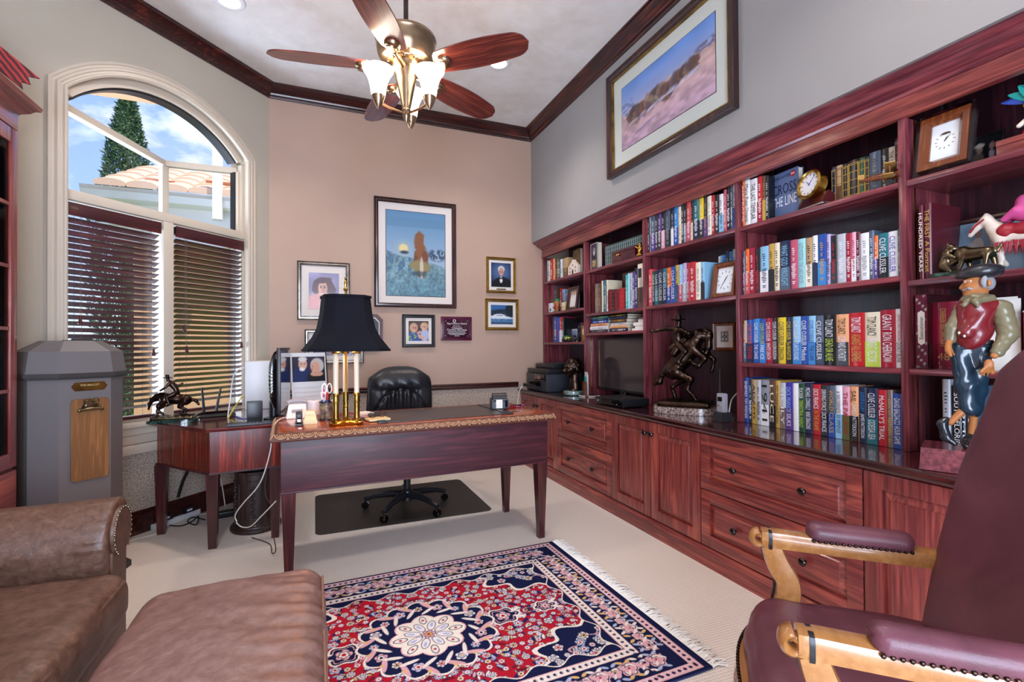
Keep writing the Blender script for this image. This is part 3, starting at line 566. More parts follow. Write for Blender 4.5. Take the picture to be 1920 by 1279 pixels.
def unit(y0, y1, label, fronts, cat='cabinet'):
    yc = (y0+y1)/2; t = thing('base_cabinet', label, cat, (2.25, yc, 0), 0, 'cherry base cabinets along the right wall'); a, b = y0-yc, y1-yc; X = CFX-2.25
    obj('body', MB().box((X+.02, a+.001, CB), (.32, b-.001, CT)), 'cherry_z', t)
    for kind, f0, f1, g0, g1, ks in fronts:
        ya, yb = a+(b-a)*f0+.003, a+(b-a)*f1-.003; za, zb = CB+.005+(CT-CB-.01)*g0+.003, CB+.005+(CT-CB-.01)*g1-.003
        m = MB(); raised(m, ya, yb, za, zb, X); o = obj('drawer_front' if kind == 'd' else 'door', m, 'front_y' if kind == 'd' else 'front_z', t)
        obj('raised_panel', panel(ya, yb, za, zb, X), 'front_y' if kind == 'd' else 'front_z', o, 0)
        for q, w_ in ks: knob(ya+(yb-ya)*q, za+(zb-za)*w_, X+.002, o)
D2 = [(.28, .5), (.72, .5)]
unit(CY[1], CY[0], 'small two-door cherry cabinet in the corner, under the printer', [('o', 0, .5, 0, 1, [(.93, .86)]), ('o', .5, 1, 0, 1, [(.07, .86)])])
unit(CY[2], CY[1], 'two-drawer cherry cabinet under the bronze head and television', [('d', 0, 1, .5, 1, D2), ('d', 0, 1, 0, .5, D2)])
unit(CY[3], CY[2], 'two-door cherry cabinet with paired knobs below the bronze horse and rider', [('o', 0, .5, 0, 1, [(.93, .88)]), ('o', .5, 1, 0, 1, [(.07, .88)])])
unit(CY[4], CY[3], 'two-drawer cherry cabinet under the long row of books on the worktop', [('d', 0, 1, .5, 1, D2), ('d', 0, 1, 0, .5, D2)])
unit(CY[5], CY[4], 'paneled cherry cabinet partly hidden behind the burgundy armchair', [('o', 0, .5, 0, 1, [(.93, .88)]), ('o', .5, 1, 0, 1, [(.07, .88)])])
struct('trim_6', MB().sweep([((XC+.02, CY[0]+.01, 0), (-1, 0, 0), (0, 0, 1)), ((XC+.02, CY[5], 0), (-1, 0, 0), (0, 0, 1))], [(-.3, 0), (-.004, 0), (-.004, .068), (.002, .074), (0, .086), (-.008, .094), (-.012, .104), (-.3, .104)]), 'front_y', 25)
wt = thing('worktop', 'long glossy dark cherry worktop over the base cabinets', 'worktop', (2.25, 2.5, CT))
obj('top', MB().sweep([((XC, CY[0]+.008-2.5, 0), (-1, 0, 0), (0, 0, 1)), ((XC, CY[5]-2.5, 0), (-1, 0, 0), (0, 0, 1))], [(-.62, .001), (-.012, .001), (-.004, .006), (0, .014), (0, .03), (-.003, .036), (-.01, .039), (-.62, .039)]).xf(Matrix.Translation((-2.25, 0, 0))), 'counter', wt, 12)
CZ = .767
UY = [4.590, 3.749, 2.9055, 2.0615, 1.223, .379]; UW = .0135; BX = 2.545; FZ = 2.132
bc = thing('bookcase', 'tall built-in cherry bookcase with five bays above the worktop', 'bookcase', (2.4, 2.5, CZ))
def bp(name, m, mat): return obj(name, m.xf(Matrix.Translation((-2.4, -2.5, -CZ))), mat, bc)
for y in UY: bp('upright', MB().box((XF, y-UW, CZ), (BX, y+UW, FZ), .002), 'cherry_z')
SHELF = [[1.875, 1.549, 1.241], [1.87, 1.488, 1.318], [1.878, 1.491], [1.875, 1.4885, 1.106], [1.873, 1.464, 1.105]]
for i, zs in enumerate(SHELF):
    a, b_ = UY[i+1]+UW, UY[i]-UW; bp('back_panel', MB().box((BX-.008, a, CZ), (BX, b_, FZ+.12)), 'back_panel')
    for z in zs: bp('shelf', MB().box((XF+.003, a, z-.024), (BX-.008, b_, z), .003), 'cherry_y')
    for yy in (a+.0006, b_-.0006): bp('shelf_standard', MB().box((XF+.055, yy-.0006, CZ), (XF+.064, yy+.0006, FZ)), 'antique')
bp('top_board', MB().box((XF+.02, UY[5], FZ+.12), (BX, UY[0], FZ+.14)), 'cherry_y')
bp('frieze', MB().box((XF-.004, UY[5]-UW, FZ), (XF+.02, UY[0]+UW, 2.285), .002).box((XF-.010, UY[5]-UW, FZ), (XF, UY[0]+UW, FZ+.012), .003), 'front_y')
bp('cornice', MB().sweep([((XF, UY[0]+UW, 2.285), (-1, 0, 0), (0, 0, 1)), ((XF, UY[5]-UW, 2.285), (-1, 0, 0), (0, 0, 1))], [(0, -.075), (.012, -.072), (.016, -.06), (.026, -.056), (.04, -.052), (.055, -.04), (.07, -.03), (.074, -.022), (.095, -.016), (.104, -.008), (.104, -.001), (0, -.001)]), 'cherry_y')
# ================================================================ BOOKS
PAL = dict(white='#e8e8ea', cream='#e4d8bc', ivory='#efe6d0', tan='#b4946a', taupe='#7c6a60', brown='#5c4030', black='#15161a', charcoal='#2c2e34', slate='#4c5c70', navy='#172444', blue='#1f4a9c', azure='#2f80c8', sky='#8cc0e0', teal='#1f6c78', turquoise='#2cb0ac', cyan='#9cd8e0', green='#1c4a34', lime='#b8d048', olive='#5c6030', yellow='#e0c228', gold='#c09a48', orange='#e0641c', peach='#e8a878', red='#b81c28', crimson='#a01430', coral='#d04a50', rose='#c0506a', maroon='#551020', pink='#e4a0b4', purple='#5a3a84', violet='#3c2ca0', lilac='#b4a4cc', silver='#a8acb4', grey='#8c9098', pewter='#b8bcc4')
def um(name, m, mat): return m.mesh(name, [M[mat]], 30)
q = [(1, -.5), (.03, -.5), (.008, -.36), (0, -.15), (0, .15), (.008, .36), (.03, .5), (1, .5), (1, .42), (.06, .42), (.06, -.42), (1, -.42)]
BK_C = um('cover', MB().prism(q, 0, 1), 'cloth'); BK_P = um('pages', MB().box((.05, -.425, .018), (.975, .425, .982)), 'pages'); BK_B = um('jacket_panel', MB().box((-.004, -.47, 0), (.35, .47, 1)), 'cloth')
lm = MB()
for z0, z1, w_ in ((.10, .17, .28), (.215, .53, .3), (.575, .65, .16), (.69, .86, .2)):
    n = int((z1-z0)/.035)
    for i in range(n): a = z0+(z1-z0)*i/n; lm.box((-.006, -w_*(.6+.4*((i*7) % 3)/2), a), (.02, w_*(.5+.5*((i*5) % 4)/3), a+.018))
BK_L = um('spine_lettering', lm, 'ink')
bm_ = MB()
for z in (.08, .12, .3, .5, .7, .88, .92): bm_.box((-.008, -.46, z), (.05, .46, z+.012))
for y in (-.43, .43): bm_.box((-.007, y-.03, .08), (.05, y+.03, .93))
BK_G = um('spine_bands', bm_, 'ink')
ORD = 'first second third fourth fifth sixth seventh eighth ninth tenth eleventh twelfth thirteenth fourteenth fifteenth sixteenth seventeenth eighteenth nineteenth twentieth twenty-first twenty-second twenty-third twenty-fourth twenty-fifth twenty-sixth twenty-seventh twenty-eighth'.split()
def scaled(name, me, par, sx, sy, sz, color, loc=(0, 0, 0)):
    o = link(bpy.data.objects.new(name, me), par); o.scale = (sx, sy, sz); o.location = loc
    if color: o.color = rgba(PAL.get(color, color))
    return o
def book(loc, th, h, d, cols, ink, title, label, group, rot=(0, 0, 0), style=None):
    t = thing('book', label, 'book', loc, 0, group); t.rotation_euler = rot; cs = cols.split('/')
    c = scaled('cover', BK_C, t, d, th, h, cs[0]); scaled('pages', BK_P, t, d, th, h, None)
    if len(cs) > 1:
        f = .46 if len(cs) == 2 else float(cs[2]); scaled('jacket_panel', BK_B, t, .03, th, h*f, cs[1], (-.0004, 0, 0))
    if style == 'bands': scaled('spine_bands', BK_G, t, .06, th, h, ink)
    elif ink != '-' and not title: scaled('spine_lettering', BK_L, t, .12, th, h, ink.split(',')[0])
    elif title:
        segs = title.split(';'); inks = ink.split(','); tot = sum(len(s)+2 for s in segs); z = .93*h
        for i, s in enumerate(segs):
            L = .86*h*(len(s)+2)/tot; text('spine_title', s, t, mat_axes((-.0012, 0, z-L/2), (0, 0, -1), (0, -1, 0), (-1, 0, 0)), L*.92, min(th*.62, .042), PAL.get(inks[i % len(inks)], inks[i % len(inks)])); z -= L
    return t
CNT = {}
def shelf(z, ox, oy, sc, start, spec, phrase, group, inset=.022, dmax=.24, off=0):
    xs = XF+inset; CNT[phrase] = CNT.get(phrase, 0)+off; xe = float(spec.split('|')[-1].split(' ')[0]); ym = (atx(ox+start/sc, 600, xs).y+atx(ox+xe/sc, 600, xs).y)/2; k_ = sum(ym < q for q in UY)-1
    xs = XF+inset; xl = start
    for i, e in enumerate(spec.split('|')):
        w_ = e.split(' ', 4); xr, yt = float(w_[0]), float(w_[1]); cols, ink = w_[2], w_[3]; title = w_[4] if len(w_) > 4 else ''
        ya = atx(ox+xl/sc, oy+yt/sc, xs).y; pb = atx(ox+xr/sc, oy+yt/sc, xs); yb = pb.y; xm = (xl+xr)/2; h = atx(ox+xm/sc, oy+yt/sc, xs).z-z; xl = xr
        hi_, lo_ = UY[k_]-UW-.0035, UY[k_+1]+UW+.0035; ya, yb = min(ya, hi_), max(yb, lo_); ab = [q-.03 for q in SHELF[k_]+[FZ+.11] if q > z+.1]; h = min(h, min(ab)-z)
        th = ya-yb-.0008
        if cols == '-' or th < .005: continue
        h = max(.12, min(.34, h)); st = None
        if title == '=': st, title = 'bands', ''
        c0 = cols.split('/')[0]; adj = 'slim ' if th < .02 else ('thick ' if th > .048 else '')
        ik = ink.split(',')[0]; wt_ = '' if ink == '-' else f' with {ik} ' + ('bands' if st else 'lettering')
        lab = f'{adj}{c0} book{wt_}, {ORD[CNT[phrase]]} from left, {phrase}'
        CNT[phrase] += 1
        book((xs, (ya+yb)/2, z+.0005), th, h, min(dmax, max(.13, h*.68)), cols, ink, title, lab, group, style=st)
B4 = 'books-only bay'
shelf(1.4887, 1360, 230, 3.875, 110, '140 935 slate white|168 920 orange/coral white|210 912 crimson white|248 915 black/maroon red|310 900 sky/white navy|350 882 gold/black black|390 875 cream black|467 860 navy/slate sky WHAT GOD;WROUGHT|520 853 rose white|578 845 cyan grey KATE MORTON;THE LAKE HOUSE|628 838 tan/ivory black|665 822 white/navy navy|730 812 blue/azure gold|760 812 lilac navy|805 822 black/charcoal red,white|870 810 pewter white|912 805 crimson white|945 797 pink/white crimson|975 797 maroon white|1040 803 white grey|1075 785 slate white|1105 822 orange/purple white|1180 805 teal/black white CLIVE CUSSLER|1248 790 white violet CLIVE CUSSLER|1289 770 teal white', 'second shelf, '+B4, 'books on the second shelf of the books-only bay')
shelf(1.1062, 1370, 540, 3.997, 77, '115 245 tan/slate white CLIVE CUSSLER;SKELETON COAST|168 240 blue/navy orange,red CLIVE CUSSLER;TRIPWIRE|212 232 azure/blue white CLIVE CUSSLER;THE CHASE|257 235 blue/azure lime,white CLIVE CUSSLER;FIRE ICE|307 228 crimson white CLIVE CUSSLER;WHITE DEATH|350 225 black white CLIVE CUSSLER;GOLDEN BUDDHA|410 222 yellow navy,black CLIVE CUSSLER;DRAGON|460 220 navy/black yellow CLIVE CUSSLER;The NAVIGATOR|520 215 sky/azure white,white CLIVE CUSSLER;ATLANTIS FOUND|578 212 blue white CLIVE CUSSLER;Medusa|632 210 sky/azure blue,navy CLIVE CUSSLER;THE CAPE|690 208 slate/navy white CLIVE CUSSLER|785 205 black white,lime TOM CLANCY;DEAD OR ALIVE|880 198 peach/black black,white TOM CLANCY;COMMAND AUTHORITY|1000 187 red white,gold TOM CLANCY;AGAINST ALL ENEMIES|1115 182 cream/lime black,white TOM CLANCY;THREAT VECTOR|1229 165 crimson white GRANT;RON CHERNOW|1293 158 white rose,black JAMES PATTERSON;DON\'T BLINK', 'third shelf, '+B4, 'books on the third shelf of the books-only bay')
shelf(CZ, 1370, 540, 3.997, 82, '130 672 blue white ENEMIES;TIM WEINER|158 680 charcoal white|190 688 tan/gold black ADAMS|222 690 pewter navy|285 692 grey/white black 1941|330 692 brown/black cream LUCE|365 695 gold brown MY MANHATTAN|408 712 pewter/taupe white SICILY|460 712 violet/purple sky,white DICK FRANCIS;SILKS|503 715 white -|550 718 green white,lime TUCKER;TERRESTRIAL ENERGY|608 715 navy white MICHAEL CONNELLY;NINE DRAGONS|670 725 red white,gold DICK FRANCIS;IN THE FRAME|727 730 charcoal/black white DRIVING FORCE;DICK FRANCIS|780 733 slate/blue gold WORLD;CLASS|832 733 white/sky navy A WILDERNESS SO IMMENSE|888 740 pink/olive crimson THE PALACE|953 740 peach/black black,white SAIL;JAMES PATTERSON|1012 745 navy azure,white JUDGE & JURY;JAMES PATTERSON|1098 752 navy/teal white CLIVE CUSSLER;ODESSA SEA|1165 765 red white McNALLY\'S TRIAL|1210 765 taupe gold|1283 793 blue white DAVID BALDACCI;HOUR GAME|1297 825 ivory black', 'worktop row, '+B4, 'books standing on the worktop')
shelf(1.8752, 1360, 230, 3.875, 95, '135 425 orange white AIRFRAME|175 420 white black Mario Puzo;Omerta|228 410 white black THE LAST TEMPLAR|265 392 red/crimson white|288 388 brown/gold gold|310 388 black white', 'top shelf, '+B4, 'books on the top shelf of the books-only bay')
shelf(1.8752, 1360, 230, 3.875, 770, '800 325 navy gold =|848 312 tan/brown brown =|890 300 black gold =|968 272 black gold =|1012 255 green gold =|1042 247 black gold =|1125 212 slate charcoal|1182 190 black white|1228 178 ivory black THE CHANCELLOR|1274 112 maroon silver =', 'top shelf, '+B4, 'leather books on the top shelf of the books-only bay', off=1, inset=.075)
B3 = 'bronze rider bay'
shelf(1.8782, 1180, 320, 5.329, 154, '180 470 white taupe|196 470 black white|212 470 grey black|252 450 slate/purple white|280 445 charcoal white|315 425 purple/charcoal white|352 420 black/pink/.5 white|402 400 slate/charcoal grey|412 395 black -|440 378 navy/white white|482 370 azure/blue white|512 362 cream tan|540 345 charcoal white|565 340 black/grey white|610 320 coral/rose white|632 310 black/cream gold|690 290 teal/navy white|737 278 yellow/charcoal white|772 262 charcoal/purple gold|815 256 ivory grey|847 246 red white|892 242 black/charcoal white|935 236 white/sky navy|965 192 rose cream|1005 168 black white|1028 150 slate white|1062 140 pewter/blue navy', 'top shelf, '+B3, 'books on the top shelf of the bronze rider bay')
shelf(1.4912, 1180, 320, 5.329, 176, '225 990 coral ivory|252 1008 green/navy white CLIVE CUSSLER|286 1000 navy/teal white CLIVE CUSSLER|330 985 navy/charcoal white CLIVE CUSSLER|370 980 teal/navy white CLIVE CUSSLER|410 970 orange/blue white|455 960 blue white CLIVE CUSSLER|490 945 gold/slate navy|527 940 sky/rose white|568 925 lilac/silver white|592 922 crimson white|655 915 red white|710 918 ivory grey|746 915 sky/charcoal navy', 'second shelf, '+B3, 'books on the second shelf of the bronze rider bay')
shelf(1.4912, 1180, 320, 5.329, 885, '905 858 white navy|925 850 sky navy|957 842 azure white|992 800 navy white|1030 808 azure white|1062 785 pewter navy', 'set behind clock, second shelf, rider bay', 'books set back behind the framed clock', inset=.16, dmax=.13)
shelf(1.8702, 1090, 430, 6.09, 272, '292 190 green silver =|316 183 green silver =|340 175 green silver =|360 168 green silver =|384 160 green silver =|408 153 green silver =|432 145 green silver =|455 138 green silver =|478 130 green silver =|500 122 green silver =|524 114 green silver =|548 106 green silver =|572 98 green silver =|596 90 green silver =|620 82 green silver =|644 74 green silver =|668 66 green silver =|698 56 green silver =', 'matched set above the television', 'matched green set above the television', inset=.07, dmax=.2)
shelf(1.4882, 1090, 430, 6.09, 150, '186 625 taupe tan|217 620 brown tan|226 610 - -|244 590 cream gold|262 586 slate white|282 582 teal white|300 580 cream brown|336 690 maroon red =|392 690 black red =|422 686 maroon red =|500 672 red maroon =', 'second shelf above television', 'books on the second shelf above the television', dmax=.145)
shelf(1.4882, 1090, 430, 6.09, 500, '524 520 turquoise white|549 505 cyan white|578 500 pewter teal|608 490 purple white|637 445 navy white|700 395 ivory/brown black F|713 440 white -', 'second shelf above television', 'books on the second shelf above the television', dmax=.145)
shelf(1.877, 960, 430, 10.656, 632, '660 630 tan brown|692 632 black grey|722 630 silver black|752 630 cream brown|812 600 red white|850 592 peach red|892 590 maroon gold|915 590 taupe cream|957 590 green white|1002 598 white grey|1025 590 grey black|1112 572 tan/brown gold', 'top shelf, corner bay', 'books on the top shelf of the corner bay')
shelf(1.877, 960, 430, 10.656, 1270, '1320 488 pewter slate|1370 476 teal white|1428 464 teal sky', 'set back on top shelf, corner bay', 'books set back on the corner bay top shelf', inset=.13, dmax=.15)
shelf(1.55, 990, 490, 7.525, 340, '362 345 navy white|384 352 slate white|412 362 brown gold|440 372 - -|478 382 red white|515 396 sky navy|570 450 lilac navy', 'set back, second shelf, corner bay', 'books on the second shelf of the corner bay', inset=.12, dmax=.15)
shelf(1.242, 990, 490, 7.525, 345, '362 790 charcoal red|402 785 blue white|440 800 blue red|476 790 red/white white|500 800 black white', 'third shelf, corner bay', 'books on the third shelf of the corner bay')
shelf(1.242, 990, 490, 7.525, 520, '570 870 charcoal gold|605 865 violet white|625 865 green white|665 868 silver black|700 868 brown cream|735 870 navy white|765 865 rose white|798 858 black white', 'set back, third shelf, corner bay', 'books set back on the corner bay third shelf', inset=.19, dmax=.11)
B5 = 'behind the carved man'
shelf(1.4642, 1680, 140, 3.197, 128, '162 785 maroon ivory HUNDRED YEARS|208 772 maroon gold THE FIRST;A Portrait', 'second shelf, right-hand bay', 'tall maroon books in the right-hand bay', dmax=.26)
shelf(CZ, 1680, 480, 3.045, 258, '306 705 silver charcoal|320 720 - -|372 740 black white SOUTH FLORIDA|398 745 charcoal white HOMER|456 745 slate white OLD BLOOD', 'on worktop '+B5, 'books on the worktop behind the carved man', dmax=.2)
# lying books and papers above the television
def flat(x0, x1, ya, yb, cols, ink, title, lab, inset=.03):
    xs = XF+inset; a, b_ = atx(1090+x0/6.09, 430+(ya+yb)/2/6.09, xs), atx(1090+x1/6.09, 430+(ya+yb)/2/6.09, xs); return a.y, b_.y
def pile(x0, x1, items, phrase, group, inset=.03):
    xs = XF+inset; z = 1.3185; ya = atx(1090+x0/6.09, 620, xs).y; yb = max(atx(1090+x1/6.09, 620, xs).y, UY[2]+UW+.01); ya = min(ya, UY[1]-UW-.004); rr = random.Random(x0)
    for i, (th, col, ink, sh) in enumerate(items):
        pos = ['bottom', 'second from bottom', 'third from bottom', 'fourth from bottom', 'fifth from bottom', 'sixth from bottom'][i]; e = rr.uniform(0, .02)
        book((xs+rr.uniform(0, .015), yb+e, z+th/2), th, ya-yb-e-sh, .16, col, ink, '', f'{col.split("/")[0]} book lying flat, {pos} in the {phrase}', group, rot=(-pi/2, 0, 0)); z += th+.0008
pile(70, 300, [(.022, 'charcoal', 'grey', 0), (.03, 'white', 'grey', .02), (.024, 'peach', 'red', .03), (.026, 'blue', 'white', .03), (.012, 'navy', 'sky', .02), (.02, 'teal', 'lime', .03)], 'left pile above the television', 'books lying in the left pile above the television')
pile(305, 515, [(.026, 'navy', 'white', .01), (.022, 'peach', 'gold', .02), (.022, 'white', 'grey', .02), (.028, 'brown', 'gold', .03), (.02, 'charcoal', 'blue', 0), (.016, 'black', 'yellow', -.02)], 'middle pile above the television', 'books lying in the middle pile above the television')
t = thing('paper_stack', 'stack of white papers right of the lying books above the television', 'papers', (2.36, 2.99, 1.3185))
obj('sheets', MB().box((-.1, -.062, 0), (.09, .10, .018)).box((-.09, -.062, .019), (.09, .075, .036)).box((-.095, -.062, .037), (.08, .09, .062)).box((-.08, -.06, .063), (.08, .05, .085)), 'paper', t, 0)
book((2.3, 2.945, 1.4125), .016, .13, .14, 'navy', 'white', '', 'navy booklet lying on the white paper stack above the television', 'booklets above the television', rot=(-pi/2, 0, 0))
# large dark atlas lying behind the banded set
t = thing('book', 'large dark atlas with pale title standing behind the banded set above the television', 'book', (2.41, 3.24, 1.4885)); scaled('cover', BK_C, t, .03, .36, .325, 'brown'); t.rotation_euler = (0, 0, 0)
text('cover_title', 'THE EARTH', t, mat_axes((-.0015, .0, .285), (0, -1, 0), (0, 0, 1), (-1, 0, 0)), .2, .03, PAL['tan'])
# face-out books
def faceout(px, py, X, wd, h, th, z, yaw, cols, label, group=None, lean=0):
    p = atx(px, py, X); t = thing('book', label, 'book', (X, p.y, z), 0, group); t.rotation_euler = (0, lean, yaw)
    # cover faces -X; spine on the +Y side
    o = link(bpy.data.objects.new('cover', BK_C), t); o.scale = (wd, th, h); o.rotation_euler = (0, 0, -pi/2); o.location = (th/2, wd/2, 0); o.color = rgba(PAL.get(cols, cols))
    o = link(bpy.data.objects.new('pages', BK_P), t); o.scale = (wd, th, h); o.rotation_euler = (0, 0, -pi/2); o.location = (th/2, wd/2, 0); return t
FACE = lambda y, z, dx=-.0012: mat_axes((dx, y, z), (0, -1, 0), (0, 0, 1), (-1, 0, 0))
t = faceout(1471, 370, 2.30, .17, .245, .035, 1.876, radians(-5), '#5a6c94', 'face-out grey-blue thriller with large navy title beside the brass clock')
text('cover_title', 'JAMES PATTERSON', t, FACE(0, .215), .14, .02, '#1c2c58'); text('cover_title', 'CROSS', t, FACE(0, .155), .15, .055, '#101c44'); text('cover_title', 'THE LINE', t, FACE(0, .09), .15, .05, '#dfe4ee'); o = obj('price_sticker', MB().lathe([(.016, 0), (.016, .0008)], n=18).xf(FACE(-.055, .218)), 'red', t); text('sticker_text', '50%', t, FACE(-.055, .218, -.003), .022, .01, '#ffffff')
t = faceout(1348, 518, 2.292, .16, .22, .03, 1.4965, radians(-6), '#1c2436', 'face-out dark book with tall blue title behind the wooden framed clock', lean=radians(8))
text('cover_title', 'LONDON', t, FACE(0, .165), .14, .075, '#3c78d0'); text('cover_title', 'BRIDGES', t, FACE(0, .08), .14, .06, '#2c64bc')
t = faceout(1114, 485, 2.275, .135, .235, .045, 1.871, radians(-6), '#3c3a50', 'face-out navy book with oval silver portrait on the shelf above the television')
obj('cover_border', MB().sweep([((-.001, sy*.064, zz), (0, 0, 1), (-1, 0, 0)) for sy, zz in ((1, .005),)]*2, [(0, 0), (.001, 0), (.001, .001)]), 'silver', t) if 0 else None
m = MB(); m.box((-.0015, -.066, .003), (0, -.061, .232)).box((-.0015, .061, .003), (0, .066, .232)).box((-.0015, -.061, .003), (0, .061, .008)).box((-.0015, -.061, .227), (0, .061, .232)); obj('cover_border', m, 'ceramic', t)
obj('portrait_ring', MB().sweep([((-.001, .045*cos(a), .145+.055*sin(a)), (0, cos(a), sin(a)), (-1, 0, 0)) for a in [2*pi*i/24 for i in range(24)]], [(0, 0), (.009, 0), (.009, .002), (0, .002)], closed=True), 'silver', t)
def pport(u, v):
    c = base(u, v, '#3a3a4c', '#6c6c80'); c = put(c, el(u, v, .5, .2, .45, .35), '#2c2c38'); c = put(c, el(u, v, .5, .58, .2, .27), '#c8c0b8'); c = put(c, el(u, v, .5, .8, .24, .16), '#8c8888'); return c
grid_print('cover_portrait', .085, .105, .006, pport, t, FACE(0, .145, -.0005)); grid_print('cover_ornament', .07, .06, .006, lambda u, v: base(u, v, '#b89858', '#d8c890')*(.6+.5*vnoise(u, v, 8, 3)[..., None]), t, FACE(0, .055))
t = faceout(1081, 492, 2.305, .15, .245, .03, 1.877, radians(-3), '#5c4428', 'face-out brown patterned book behind the little ceramic mission building')
grid_print('cover_pattern', .14, .22, .006, lambda u, v: hx('#6a5030')*(.5+.9*vnoise(u, v, 16, 9)[..., None]), t, FACE(0, .122))
# ================================================================ WRITING DESK
DZ, DYW = .785, radians(3); DP = Vector((1.355, 2.735, 0)); DMI = (Matrix.Translation(DP) @ Matrix.Rotation(DYW, 4, 'Z')).inverted()
def dl(px, py, z=DZ): return DMI @ atz(px, py, z)              # photo point on the desk top, in desk coordinates
desk = thing('writing_desk', 'large mahogany writing desk with carved top edge in the middle of the room', 'desk', DP, DYW)
DL_, DD = 1.515, .60
obj('apron', MB().box((-DL_, 0, .483), (0, .02, .745), .003).box((-DL_, DD-.02, .56), (0, DD, .745), .003).box((-DL_, .02, .483), (-DL_+.02, DD-.02, .745), .003).box((-.02, .02, .483), (0, DD-.02, .745), .003).box((-DL_+.02, .02, .73), (-.02, DD-.02, .745)), 'mahog', desk)
obj('apron_bead', MB().box((-DL_-.006, -.006, .478), (.006, .02, .486), .003).box((-DL_-.006, .02, .478), (-DL_+.004, DD, .486), .003).box((-.004, .02, .478), (.006, DD, .486), .003), 'mahog', desk)
obj('drawer_pedestal', MB().box((-DL_+.05, .2, .43), (-DL_+.38, DD-.03, .56), .004), 'mahog', desk)
for x in (-DL_+.036, -.036):
    for y in (.036, DD-.036):
        a, c = .034, .020; obj('leg', MB().prism([(x-a, y-a), (x+a, y-a), (x+a, y+a), (x-a, y+a)], .484, .05, [(x-c, y-c), (x+c, y-c), (x+c, y+c), (x-c, y+c)]).prism([(x-c, y-c), (x+c, y-c), (x+c, y+c), (x-c, y+c)], 0, .05), 'mahog_z', desk)
top = obj('desk_top', MB().box((-DL_-.012, -.012, .745), (.012, DD+.012, DZ), .003), 'desk_top', desk)
M['carve_base'] = plain('carved_edge_ground', '#5a3024', .45); M['carve'] = plain('carved_edge_wax', '#b48a66', .4)
ep = [(0, .742), (.03, .744), (.034, .750), (.028, .764), (.016, .778), (.008, .7848), (0, .7848)]
def rect(x0, x1, y0, y1): return [((x0, y0), (-1, -1)), ((x1, y0), (1, -1)), ((x1, y1), (1, 1)), ((x0, y1), (-1, 1))]
ed = obj('edge_moulding', MB().sweep([((p[0], p[1], 0), (q[0], q[1], 0), (0, 0, 1)) for p, q in rect(-DL_-.011, .011, -.011, DD+.011)], ep, closed=True), 'carve_base', desk, 30)
m = MB()
def carve(o, side, out, n, L):
    st = L/n
    up = (Vector(out)*-.024+Vector((0, 0, 1))*.036).normalized(); nn = (Vector(out)*.036+Vector((0, 0, 1))*.024).normalized()
    for i in range(n):
        c = Vector(o)+Vector(side)*st*(i+.5)+Vector(out)*.018+Vector((0, 0, .781))
        for rr, tr in ((st*.44, .0032), (st*.27, .0022)): m.tube([c+Vector(side)*rr*cos(a)+up*rr*sin(a)*(.9 if rr > .02 else 1)+nn*.001 for a in [pi+pi*q/10 for q in range(11)]], tr, 5)
        for da in (-.5, 0, .5): p = c-up*.008+Vector(side)*.006*da*2; m.ell(p, (.003, .003, .006), 6, 4)
        e = c+Vector(side)*st*.5-up*.018; m.tube([e+up*.016, e-up*.012], [.001, .0042], 5); m.tube([e-up*.004+Vector(side)*.007, e-up*.014], .0018, 4); m.tube([e-up*.004-Vector(side)*.007, e-up*.014], .0018, 4)
carve((-DL_-.03, -.011, 0), (1, 0, 0), (0, -1, 0), 25, DL_+.06); carve((-DL_-.011, DD+.02, 0), (0, -1, 0), (-1, 0, 0), 10, DD+.04); carve((.011, -.02, 0), (0, 1, 0), (1, 0, 0), 10, DD+.04)
co = obj('edge_carving', m, 'carve', ed, 60); co['kind'] = 'stuff'
M['pad'] = leather('desk_pad', [(.3, '#3a3230'), (.7, '#4c4442')], .4, 2, .1)
# desk pad with side rails
a, b_ = dl(702, 797), dl(948, 772)
bl = thing('desk_pad', 'dark leather desk pad with side rails on the writing desk', 'desk pad', DP+Matrix.Rotation(DYW, 3, 'Z') @ Vector((-.62, .30, DZ+.0008)), DYW)
obj('pad', MB().box((-.36, -.245, 0), (.36, .245, .004), .002), 'pad', bl)
for s in (-1, 1): obj('side_rail', MB().box((s*.36-.05*(s < 0), -.248, .0), (s*.36+.05*(s > 0), .248, .009), .003), 'graphite', bl)
def ondesk(px, py): p = atz(px, py, DZ+.0008); return (p.x, p.y, DZ+.0008)
# ---- bouillotte lamp
L0 = atz(649, 795, DZ); lp = thing('table_lamp', 'three-candle brass table lamp with a dark bell shade on the writing desk', 'table lamp', (L0.x, L0.y, DZ+.0008), radians(8))
def trefoil(r, lob, n=48):
    return [((r+lob*cos(3*a))*cos(a), (r+lob*cos(3*a))*sin(a)) for a in [2*pi*i/n for i in range(n)]]
m = MB()
lay = [(.072, .018, 0), (.08, .02, .006), (.082, .02, .014), (.074, .018, .02), (.066, .016, .024), (.04, .006, .03), (.02, 0, .036)]
ang = radians(82); Rz = Matrix.Rotation(ang, 4, 'Z'); vs = []; fs = []; n = 48
for r_, l_, z in lay: vs += [Rz @ Vector((x, y, z)) for x, y in trefoil(r_, l_, n)]
for j in range(len(lay)-1):
    for i in range(n): fs.append((j*n+i, j*n+(i+1) % n, j*n+n+(i+1) % n, j*n+n+i))
m.add(vs, fs+[tuple(range(n))[::-1], tuple(range((len(lay)-1)*n, len(lay)*n))]); obj('base', m, 'brass', lp)
obj('stem', MB().lathe([(.012, .034), (.006, .05), (.006, .09), (.011, .095), (.011, .105), (.006, .11), (.0055, .40), (.012, .41), (.005, .42), (.005, .73), (.012, .735)], n=14), 'brass', lp)
